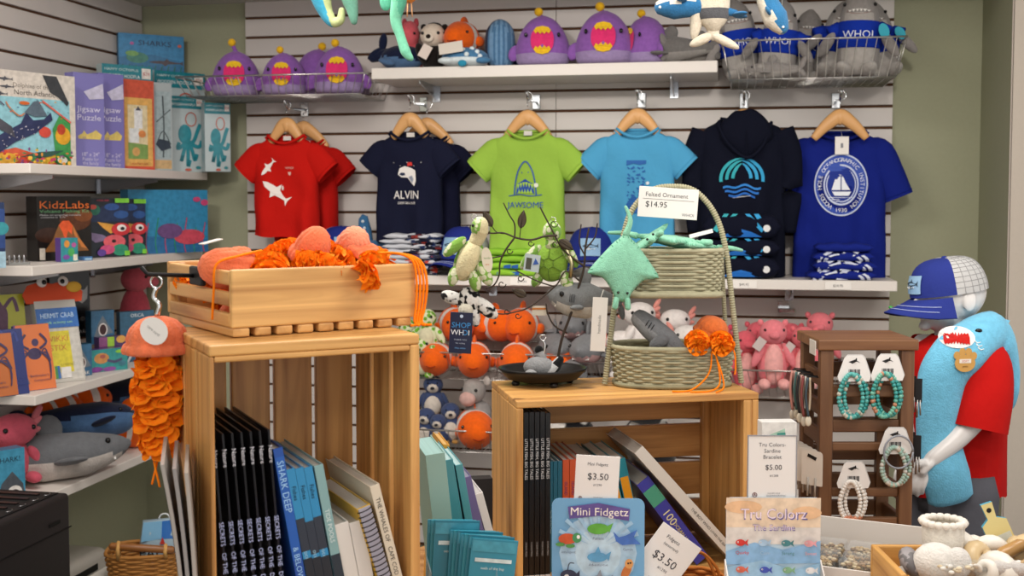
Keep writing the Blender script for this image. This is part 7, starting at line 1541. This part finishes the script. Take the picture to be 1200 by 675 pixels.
for k, z in enumerate((.055, .125, .222, .262, .335)): b = MB(); wb(b, (.028, .006, z), (SW - .028, .018, z + (.018 if k in (1, 2) else .026)), 'x', DB); b.build('front_slat', bs)
pl_ = price_l = MB(MS); pl_.box((-.0075, .035, SH - .02), (.002, .045, .03), m('d8d4cc', 'paper')); tag(pl_.build('price_label'), 'small white price label on the upper left edge of the bracelet stand', 'price label')
def bracelet(label, px, py, cols, strands=3, wpx=17, drop=50, ringc=None, cardpx=20):
    c = pix_local(px, py, -.012, MS); M_ = MS @ T(*c); t = thing('bead_bracelet', label, 'bracelet', M=M_, group='bead bracelets on the brown stand'); s = .00181
    hw = cardpx*s*.95
    for q in range(2):
        b = MB(); dy = .0022*q; b.prism([(x + .002*q, z + .002*q) for x, z in ((-hw*.45, .036), (hw*.45, .036), (hw*.62, .03), (hw, -.008), (hw*.9, -.018), (-hw*.9, -.018), (-hw, -.008), (-hw*.62, .03))], .0012, m(('dedcda', 'c6c4c2')[q], 'gloss', .3), T(0, dy, 0) @ RX(90))
        if q == 0:
            b.prism([(-.012, .021), (.002, .026), (.012, .019), (.004, .022), (-.004, .017)], .0004, m('2a2a2c', 'paper'), T(0, -.0009, .002) @ RX(90))
            for i in range(9): b.box((-.011 + .0027*i, -.0009, .002), (.0012 + .0006*(i % 3), .0004, .011), m('3a3a3c', 'paper'))
            b.text('made by hand', .0045, m('6a6a6c', 'paper'), M=T(0, -.0009, -.009) @ RX(90))
        b.build('card', t)
    b = MB(); b.tube([(0, .002, .024), (0, -.012, .026), (0, -.014, .032)], .0014, dark, 6); b.build('peg', t)
    rs = random.Random(int(px))
    for k in range(strands):
        b = MB(); rx = (wpx - 2.0*abs(k - 1))*s*.92; dz = drop*s*.5; yy = -.004 + .006*k; n = 34; xo = (k - (strands-1)/2)*.0075
        for i in range(n):
            a = 2*pi*i/n + .1; sx = 1 - .25*max(0, sin(a)); col = cols[int(rs.random()*len(cols))] if not isinstance(cols, dict) else (cols['b'] if sin(a) < -.78 else cols['a'])
            b.ell((xo + rx*cos(a)*sx, yy, -.012 - dz*.78 + dz*sin(a)*1.0), .0048, m(col, 'gloss', .3), nu=8, nv=6)
        b.build('bead_strand', t)
    if ringc: b = MB(); b.tube([(.004 + .030*cos(a), -.009, -.012 + .034*sin(a)) for a in [2*pi*i/24 for i in range(25)]], .0022, m(ringc, 'gloss', .3), 6); b.build('ring', t)
bracelet('teal beaded bracelets on a white card at the upper left of the brown stand', 1001, 437, ('2f8f8c', '3f9a96', '58aaa4', '4a9c98', 'b8b8aa'), 3)
bracelet('teal and green beaded bracelets with red specks at the upper right of the brown stand', 1040, 436, ('3f8f84', '2f8f8c', '58a090', '6fae9a', 'b07a5c'), 3)
bracelet('pastel beaded bracelet with a grey ring at the middle right of the brown stand', 1049, 522, ('8fb0a4', 'a4b8b0', 'b8a898', '9ab4a8', 'c0bcb4'), 2, 17, 44, '8a8f98')
bracelet('white beaded bracelets with orange pendant at the lower left of the brown stand', 1000, 562, {'a': 'dcd8d2', 'b': 'cf8a6c'}, 3, 15, 46)
# earrings on the left side of the stand
for k in range(7):
    c = pix_local(944, 402, 0, MS); M_ = MS @ T(-.022 - .004*(k % 3), .015 + .02*k, .355); cl = ('3a4a54', '8a4a48', '2a2a2e', 'b4a898', '4a6a68', 'c88a80', '5a5048')[k]
    t = thing('beaded_earring', 'dangling beaded earring, %s from the front on the stand side' % ('first', 'second', 'third', 'fourth', 'fifth', 'sixth', 'seventh')[k], 'earring', M=M_, group='earrings dangling on the left side of the stand')
    b = MB(); b.tube([(.03, 0, .02), (0, 0, .022)], .0014, dark, 5); b.build('peg', t)
    b = MB(); b.tube(crom([(0, 0, .02), (-.004, 0, -.02), (.002, 0, -.062 - .004*(k % 2))], 5), .003, m(cl, 'gloss', .3), 6); b.tube(crom([(.004, 0, .02), (.006, .003, -.02), (.004, .002, -.05)], 4), .0026, m(('b8a890', 'c0c0b8', 'c89a90')[k % 3], 'gloss', .3), 6); b.build('strand', t)
    MB().ell((.002, 0, -.072 - .004*(k % 2)), (.007, .003, .011), m(('d4ccb8', 'c8c0b0')[k % 2], 'gloss', .3)).build('pendant', t)
for k in range(5):
    t = thing('earring_card', 'white earring card low on the stand side, %s from the front' % ('first', 'second', 'third', 'fourth', 'fifth')[k], 'earring card', M=MS @ T(-.018 - .003*k, -.012 + .026*k, .19) @ RZ(-38), group='white earring cards on the left side of the stand')
    b = MB(); b.prism(rounded(.046, .072, .008), .0012, m('cfc9c0', 'paper'), T(0, 0, -.036) @ RX(90)); b.box((-.008, -.0012, .022), (.02, .0006, .007), dark, RY(20)); b.build('card', t)
    b = MB(); 
    for x in (-.008, .008): b.tube([(x, -.002, -.02), (x, -.003, -.058)], .0022, m('a09a92', 'gloss', .3), 6)
    b.build('strand', t); b = MB(); b.tube([(0, .0, .03), (.012, .012, .034)], .0012, dark, 5); b.build('peg', t)
for r_ in range(2):
    for k in range(4):
        t = thing('earring_card', 'black earring card right of the stand, %s row, %s from front' % (('upper', 'lower')[r_], ('first', 'second', 'third', 'fourth')[k]), 'earring card', M=MS @ T(SW + .016, .02 + .036*k, (.335, .215)[r_]) @ RZ(-20), group='black earring cards on the right side of the stand')
        MB().box((0, 0, .012), (.014, .0014, .05), m('1b1a1c', 'paper')).build('card', t); b = MB(); b.tube([(-.002, -.002, -.008), (-.003, -.003, -.045)], .0022, m('a8a4a0', 'metal', .35), 6); b.tube([(.003, -.002, -.008), (.004, -.003, -.04)], .0016, m('a8a4a0', 'metal', .35), 6); b.build('drop', t)
        MB().tube([(-.002, 0, .03), (-.018, .004, .032)], .0012, dark, 5).build('peg', t)
# ------------------------------------------------------------------ shell trays and craft box
Q = aty(1010, 640, 1.98)
ty = thing('white_tray', 'white tray holding clear boxes of tiny shells before the bracelet stand', 'tray', (Q.x, Q.y, ZTT), -14)
zt4 = zof(1010, 640, Q) - ZTT
b = MB(); TWd, TDp = .19, .15
b.box((0, 0, zt4 - .045), (TWd, TDp, .004), white)
for s in (-1, 1): b.box((s*TWd/2, 0, zt4 - .02), (.004, TDp, .055), white); b.box((0, s*TDp/2, zt4 - .014 + (.010 if s > 0 else -.020)), (TWd + .004, .004, .055 if s > 0 else .03), white)
b.build('tray', ty); b = MB(); b.box((0, 0, (zt4-.047)/2), (TWd - .02, TDp - .02, zt4 - .047), m('c8c4be')); b.build('pedestal', ty)
shellm = m('b59a6c', 'speckle')
for k in range(6):
    i, j = k % 3, k // 3; M_ = T(Q.x, Q.y, ZTT) @ RZ(-14) @ T(-.061 + .061*i, -.034 + .066*j, zt4 - .0425)
    t = thing('shell_box', 'clear plastic box of tiny tan shells, %s row, %s' % (('front', 'back')[j], ('left', 'middle', 'right')[i]), 'shell box', M=M_, group='clear boxes of tiny shells')
    b = MB(); b.box((0, 0, .017), (.056, .06, .034), m('e8ecee', 'film'), None, .002); b.build('case', t)
    b = MB(); rs = random.Random(k)
    b.box((0, 0, .006), (.052, .056, .010), m('3a3028', 'paper'))
    for q in range(90): b.ell((rs.uniform(-.023, .023), rs.uniform(-.025, .025), .014 + rs.uniform(0, .012)), (.0045, .0035, .003), m(rs.choice(('a98f62', '93754c', 'bfae8c', '7c5f3a')), 'gloss', .4), None, 8, 5)
    tag(b.build('shells', t), kind='stuff')
Q2 = aty(1142, 650, 1.84)
zb4 = zof(1142, 656, Q2) - ZTT
cbx = thing('craft_box', 'pale wooden box of shell crafts at the lower right', 'box', (Q2.x, Q2.y, ZTT), 10)
pw = 'cf9f5a'; bw2, bd2 = .27, .16
for a, c, ax in (((-bw2/2, -bd2/2, 0), (bw2/2, -bd2/2 + .01, zb4 - .012), 'x'), ((-bw2/2, bd2/2 - .01, 0), (bw2/2, bd2/2, zb4 + .0), 'x'), ((-bw2/2, -bd2/2 + .01, 0), (-bw2/2 + .01, bd2/2 - .01, zb4), 'y'), ((bw2/2 - .01, -bd2/2 + .01, 0), (bw2/2, bd2/2 - .01, zb4), 'y'), ((-bw2/2 + .01, -bd2/2 + .01, 0), (bw2/2 - .01, bd2/2 - .01, zb4 - .04), 'x')):
    b = MB(); wb(b, a, c, ax, pw); b.build('board', cbx)
def inb(x, y, z): return T(Q2.x, Q2.y, ZTT) @ RZ(10) @ T(x, y, zb4 - .026 + z*1.15)
shw, shc, sht = m('dcd6cc', 'gloss', .4), m('cdb48a', 'gloss', .35), m('a9804c', 'gloss', .3)
def conch(label, M, s, ma, mb_):
    t = thing('sea_shell', label, 'sea shell', M=M @ S(s), group='sea shells in the craft box'); b = MB()
    P = []; 
    for i in range(40):
        f = i/39; a = f*5*pi; r = .016*(1 - f)**1.2; P.append((r*cos(a), r*sin(a), .045*f))
    b.tube(P, lerpl([.014, .008, .003, .001], 40), ma, 12, round_ends=True); b.build('whorl', t); MB().ell((.008, -.006, -.006), (.014, .007, .02), mb_, RY(20)).build('lip', t)
sd = thing('shell_box_craft', 'white shell covered cup with ruffled rim on top of the craft box', 'shell craft', M=inb(-.045, .01, .042) @ RZ(0))
b = MB(); b.lathe([(.026, -.04), (.03, 0), (.032, .032), (.027, .034), (.024, .004), (.0005, .002)], m('cfc8bc', 'plush'), 40, I4); b.build('cup', sd)
b = MB()
for i in range(18): a = 2*pi*i/18; b.ell((.030*cos(a), .028*sin(a), .034), (.0075, .0065, .006), shw, nu=10, nv=6)
b.build('ruffled_rim', sd); MB().ell((-.012, .008, .016), (.012, .008, .014), m('c2a468', 'gloss', .4)).build('tan_shell', sd)
sl_ = thing('shell_craft_figure', 'white knitted shell craft sitting left of centre in the craft box', 'shell craft', M=inb(-.07, -.03, .022)); MB().ell((0, 0, .006), (.034, .026, .03), m('d6d2cc', 'plush')).build('body', sl_); MB().ell((.03, -.01, .008), (.02, .018, .024), m('cfcbc6', 'felt')).build('side', sl_)
bt_ = thing('glass_bottle_craft', 'little bottle craft with pale yellow label and black hole at the right', 'craft', M=inb(.055, .055, .05) @ RY(-22)); b = MB(); b.prism([(-.018, -.035), (.022, -.03), (.02, .012), (.006, .02), (.008, .045), (-.01, .046), (-.008, .02), (-.02, .012)], .006, m('d8c88a', 'paper'), RX(90), m('4a94ac', 'paper')); b.prism([(-.016, -.032), (.02, -.028), (.018, -.008), (-.017, -.01)], .0066, m('c8ccc4', 'paper'), RX(90)); b.prism([(.004*cos(2*pi*i/10) - .001, .034 + .004*sin(2*pi*i/10)) for i in range(10)], .0068, dark, RX(90)); b.build('label', bt_)
ol = thing('olive_shell', 'long brown glossy shell lying at the right of the craft box', 'sea shell', M=inb(.055, -.0, .034) @ RZ(20) @ RY(-18), group='sea shells in the craft box')
MB().tube([(-.036, 0, 0), (-.015, 0, .002), (.02, 0, .002), (.036, 0, 0)], [.004, .011, .010, .003], sht, 14, round_ends=True).build('whorl', ol)
for k, (x, y, z, s, a, c, lb) in enumerate(((.095, -.02, .02, 1.0, 40, 'g', 'grey and white spiral shell at the right end of the craft box'), (.02, -.035, .016, .9, -60, 'w', 'pale spiral shell at the front middle of the craft box'), (-.01, .035, .02, 1.1, 100, 'w', 'white spiral shell behind the knitted craft'), (.0, .0, .02, .9, 30, 'c', 'tan spiral shell in the centre of the craft box'), (.09, .03, .022, .9, 200, 'c', 'tan spiral shell at the back right of the craft box'), (.035, .02, .026, .8, 150, 'w', 'small white shell beside the bottle craft'), (-.105, -.01, .016, .8, 60, 'g', 'grey spiral shell at the left end of the craft box'), (.115, .01, .02, .8, -30, 'w', 'white spiral shell in the right corner of the craft box'))):
    s *= 1.35; ma = {'g': m('8f8a8c', 'speckle'), 'w': shw, 'c': shc}[c]; conch(lb, inb(x, y, z) @ RZ(a) @ RX(70), s, ma, shw)
for k, (x, y, lb) in enumerate(((-.045, -.055, 'glass vial of tiny shells lying at the front left of the craft box'), (.05, -.055, 'white fluffy topped vial lying at the front of the craft box'))):
    t = thing('shell_vial', lb, 'vial', M=inb(x, y, .026) @ RZ(8 - 16*k)); MB().tube([(-.035, 0, 0), (.035, 0, 0)], .012, m('d4d8d4', 'film') if not k else m('bdb8b4', 'plush'), 14, round_ends=True).build('body', t)
    b = MB(); rs = random.Random(k)
    for q in range(22): b.ell((rs.uniform(-.03, .03), rs.uniform(-.006, .006), rs.uniform(-.006, .004) + k*.008), (.005, .004, .003), m(rs.choice(('c9b083', 'd8c8a8', 'e0dcd4', 'b39468')), 'gloss', .4), nu=8, nv=5)
    tag(b.build('shells', t), kind='stuff')
# ------------------------------------------------------------------ mannequin
MPY = 2.88; mp0 = aty(1118, 450, MPY); mn = V((sin(R(10.9)), -cos(R(10.9)), 0))
MMQ = T(mp0.x, mp0.y, 0) @ RZ(10.9)
def mq(px, py, dy=0.0):
    """local point of the figure: dy metres nearer to the viewer side"""
    return MMQ.inverted() @ on_plane(px, py, V((mp0.x, mp0.y, 0)) + mn*dy, mn)
mqn = thing('mannequin', 'white child mannequin in red tee, grey trousers and blue cap at the right', 'mannequin', M=MMQ)
skin = m('d9d6d4', 'gloss', .28)
b = MB()
hc = mq(1112, 343); HM = T(*hc) @ RZ(-78)
b.ell((0, .006, .002), (.068, .083, .078), skin, HM, 24, 16, lambda d: 1 - .05*max(0, -d.z)); b.ell((0, -.022, -.04), (.05, .052, .052), skin, HM, 20, 12)
b.ell((0, -.078, -.022), (.0095, .016, .013), skin, HM, 12, 8); b.ell((0, -.070, -.052), (.019, .010, .006), skin, HM, 12, 8); b.ell((0, -.062, -.078), (.016, .014, .012), skin, HM, 12, 8)
for s in (-1, 1): b.ell((s*.068, .01, -.014), (.008, .018, .026), skin, HM, 10, 8); b.ell((s*.026, -.066, .004), (.013, .008, .007), skin, HM, 10, 8)
b.tube([mq(1113, 350), mq(1112, 378), mq(1117, 400), mq(1120, 412)], [.044, .036, .040, .06], skin, 20)
b.tube([mq(1121, 398), mq(1121, 420), mq(1122, 470), mq(1120, 530), mq(1118, 590)], [(.05, .04), (.09, .07), (.098, .08), (.088, .075), (.09, .078)], skin, 24, up=(1, 0, 0))
b.tube(crom([mq(1148, 405, .05), mq(1152, 440, .085), mq(1146, 482, .11), mq(1122, 512, .13), mq(1098, 533, .14), mq(1090, 540, .14)], 5), lerpl([.038, .034, .029, .026, .020, .017], 26), skin, 16, round_ends=True)
b.tube(crom([mq(1085, 405, -.04), mq(1076, 440, -.06), mq(1074, 480, -.05), mq(1066, 520, .0), mq(1060, 545, .02)], 5), lerpl([.036, .034, .028, .024, .018], 21), skin, 14, round_ends=True)
# left hand: palm, four fingers, thumb
b.tube([mq(1094, 536, .14), mq(1086, 544, .142), mq(1078, 553, .142)], [(.016, .013), (.023, .012), (.022, .010)], skin, 14, up=(0, 1, 0), round_ends=True)
FG = (((1086, 556), (1083, 566), (1081, 573), (1081, 578)), ((1081, 557), (1077, 567), (1075, 575), (1075, 581)), ((1076, 556), (1071, 566), (1069, 573), (1069, 578)), ((1072, 552), (1066, 560), (1063, 566), (1063, 570)))
for k, f in enumerate(FG): b.tube(crom([mq(x, y, .142 - .004*k + (0, .004, .002, -.008)[i]) for i, (x, y) in enumerate(f)], 4), lerpl([.0085, .0075, .0062, .0048], 13), skin, 10, round_ends=True)
b.tube(crom([mq(1085, 542, .146), mq(1077, 543, .158), mq(1071, 549, .160), mq(1069, 555, .158)], 4), lerpl([.010, .009, .0075, .005], 13), skin, 10, round_ends=True)
for k, dx in enumerate((0, 5, 9, 13)): b.tube(crom([mq(1058 - dx*.3, 545, .02 + .008*k), mq(1054 - dx*.3, 556, .02 + .012*k), mq(1054 - dx*.3, 566, .02 + .012*k)], 4), .0065, skin, 8, round_ends=True)
o = b.build('body', mqn); rm = o.modifiers.new('remesh', 'REMESH'); rm.mode = 'VOXEL'; rm.voxel_size = .0032; rm.use_smooth_shade = True
sm_ = o.modifiers.new('smooth', 'SMOOTH'); sm_.iterations = 4; sm_.factor = .5
gp = m('55555c', 'fabric'); b = MB()
lg = MMQ.inverted() @ V((0, 0, 0))
for dx, dy in ((-20, -.03), (16, .05)):
    a = mq(1112 + dx, 580, dy); c_ = V((a.x, a.y, .02)); b.tube([a + V((0, 0, .05)), a, a.lerp(c_, .5), c_], [(.07, .065), (.082, .075), (.062, .058), (.05, .048)], gp, 24, up=(1, 0, 0))
b.tube([mq(1117, 560), mq(1117, 578), mq(1115, 598)], [(.095, .08), (.10, .088), (.095, .082)], gp, 24, up=(1, 0, 0)); b.build('trousers', mqn)
a = mq(1112, 580, .0); MB().box((a.x, a.y, .01), (.3, .3, .02), m('8a8a8c', 'metal', .4), None, .004).build('base_plate', mqn)
rd = m('b3120f', 'fabric'); b = MB(); rings = []
for k, (x, y, hw, dp_) in enumerate(((1113, 392, .042, .040), (1116, 397, .062, .05), (1121, 405, .098, .068), (1123, 430, .110, .083), (1124, 480, .108, .087), (1123, 530, .108, .09), (1120, 576, .114, .094))):
    c = mq(x, y); n = 40; rings.append([c + V((hw*cos(2*pi*i/n)*(1 + (.02*sin(i*2.2) if k > 3 else 0)), dp_*sin(2*pi*i/n)*(1 + (.04*sin(i*1.9 + k) if k > 3 else 0)), .004*sin(i*1.3) if k == 6 else 0)) for i in range(n)])
b.loft(rings, rd, False); b.build('tee', mqn)
b = MB(); b.tube(crom([mq(1144, 402, .045), mq(1153, 430, .085), mq(1152, 462, .105), mq(1145, 502, .115)], 5), lerpl([(.05, .045), (.062, .056), (.066, .06), (.068, .062)], 16), rd, 24, up=(1, 0, 0), caps=False); b.build('sleeve', mqn)
b = MB(); b.tube(crom([mq(1090, 402, -.03), mq(1080, 430, -.05), mq(1076, 470, -.05)], 5), lerpl([(.045, .045), (.056, .052), (.06, .056)], 11), rd, 20, up=(1, 0, 0), caps=False); b.build('sleeve', mqn)
cp = hc + V((0, 0, .000)); cap('blue trucker cap with grey mesh worn by the mannequin', MMQ @ T(*cp) @ RZ(-82) @ RX(8) @ RY(-3) @ S(.96), col='28347e', mesh='b4b4b4', pin=True, hh=.088)
# shark towel over the shoulder
tw_ = thing('shark_towel', 'light blue hooded shark towel draped over the mannequin shoulder', 'towel', M=MMQ); tb_ = m('6cb4d4', 'plush')
b = MB(); P = crom([mq(1114, 584, .13), mq(1108, 555, .135), mq(1100, 515, .115), mq(1101, 470, .118), mq(1106, 438, .122), mq(1126, 411, .116), mq(1149, 394, .075), mq(1166, 394, .05), mq(1178, 425, .03), mq(1180, 455, .03), mq(1178, 474, .03)], 5)
b.tube(P, lerpl([(.052, .02), (.055, .026), (.050, .03), (.052, .03), (.056, .032), (.056, .04), (.052, .05), (.042, .055), (.026, .05), (.022, .045), (.018, .03)], len(P)), tb_, 28, up=(1, 0, 0), round_ends=True); b.build('body', tw_); TWB = b
b = MB(); c = mq(1165, 382, .06); b.puff([(-.035, -.02), (.0, .006), (.022, .016), (.036, .014), (.03, 0), (.036, -.014), (.0, -.028)], .026, tb_, T(*c) @ RX(90)); b.build('fin', tw_)
def on_front(pts, mat, dy, name, th=.006):
    b = MB(); L = [mq(x, y, dy) for x, y in pts]; o_ = sum(L, V((0, 0, 0)))/len(L); b.puff([(p.x - o_.x, p.z - o_.z) for p in L], th, mat, T(*o_) @ RX(90)); b.build(name, tw_)
# lie the face on the towel surface
from mathutils.bvhtree import BVHTree
_bv = BVHTree.FromPolygons([tuple(v) for v in TWB.v], TWB.f)
def on_towel(x, y, lift):
    c0 = MMQ.inverted() @ CAM; d = (MMQ.inverted().to_3x3() @ ray(x, y)).normalized(); h = _bv.ray_cast(c0, d)
    return (h[0] if h[0] else mq(x, y, .1)) - d*lift
def towel_face(pts, mat, name, lift):
    c = (sum(p[0] for p in pts)/len(pts), sum(p[1] for p in pts)/len(pts)); b = MB(); n = len(pts); L = [on_towel(c[0], c[1], lift)]
    for k in (.5, 1):
        for x, y in pts: L.append(on_towel(c[0] + (x-c[0])*k, c[1] + (y-c[1])*k, lift))
    fs = [(0, 1 + i, 1 + (i+1) % n) for i in range(n)] + [(1 + i, 1 + n + i, 1 + n + (i+1) % n, 1 + (i+1) % n) for i in range(n)]
    b.add(L, fs, mat); b.build(name, tw_)
ell_ = lambda cx, cy, rx, ry, rot=0, n=22: [(cx + rx*cos(a)*cos(rot) - ry*sin(a)*sin(rot), cy + rx*cos(a)*sin(rot) + ry*sin(a)*cos(rot)) for a in [2*pi*i/n for i in range(n)]]
towel_face(ell_(1121, 395, 22, 13, .12), m('e0dcda', 'felt'), 'mouth_edge', .003)
teeth = []
for i in range(9): teeth += [(1105 + 3.7*i, 387.5 + .35*i), (1106.8 + 3.7*i, 392.5 + .35*i)]
low = []
for i in range(9): low += [(1137 - 3.7*i, 404 - .1*i), (1135.2 - 3.7*i, 399.5 - .1*i)]
towel_face(teeth + low, m('b81c18', 'felt'), 'mouth', .005)
b = MB(); b.ell(on_towel(1147, 387.5, .001), (.0085, .004, .005), eye, nu=10, nv=8); b.build('eye', tw_)
pw_ = thing('paw_tag', 'tan paw shaped paper tag pinned on the blue shark towel', 'tag', M=MMQ @ T(*on_towel(1131, 424, .004)) @ RZ(8) @ S(.82))
b = MB(); b.prism([(.030*cos(a)*(1 + .0), .024*sin(a) - .004) for a in [2*pi*i/24 for i in range(24)]], .0012, m('c09350', 'paper'), RX(90))
for x, z in ((-.024, .018), (-.008, .027), (.010, .027), (.025, .016)): b.prism([(x + .0095*cos(a), z + .011*sin(a)) for a in [2*pi*i/14 for i in range(14)]], .00125, m('c09350', 'paper'), RX(90))
b.box((0, -.001, .002), (.034, .0008, .011), m('dcd6cc', 'paper')); b.text('SOFT', .009, m('c04a3c', 'paper'), M=T(0, -.0018, .002) @ RX(90)); b.text('paws', .008, m('6a4a20', 'paper'), M=T(0, -.0018, -.012) @ RX(90)); b.build('card', pw_)
b = MB()
for k in range(3): b.tube([on_towel(1142 + 2*k, 399 + 4*k, .001), on_towel(1145 + 2*k, 402 + 4*k, .001), on_towel(1149 + 2*k, 401 + 4*k, .001)], .0014, m('dfe8ea', 'felt'), 5)
b.build('gill', tw_)
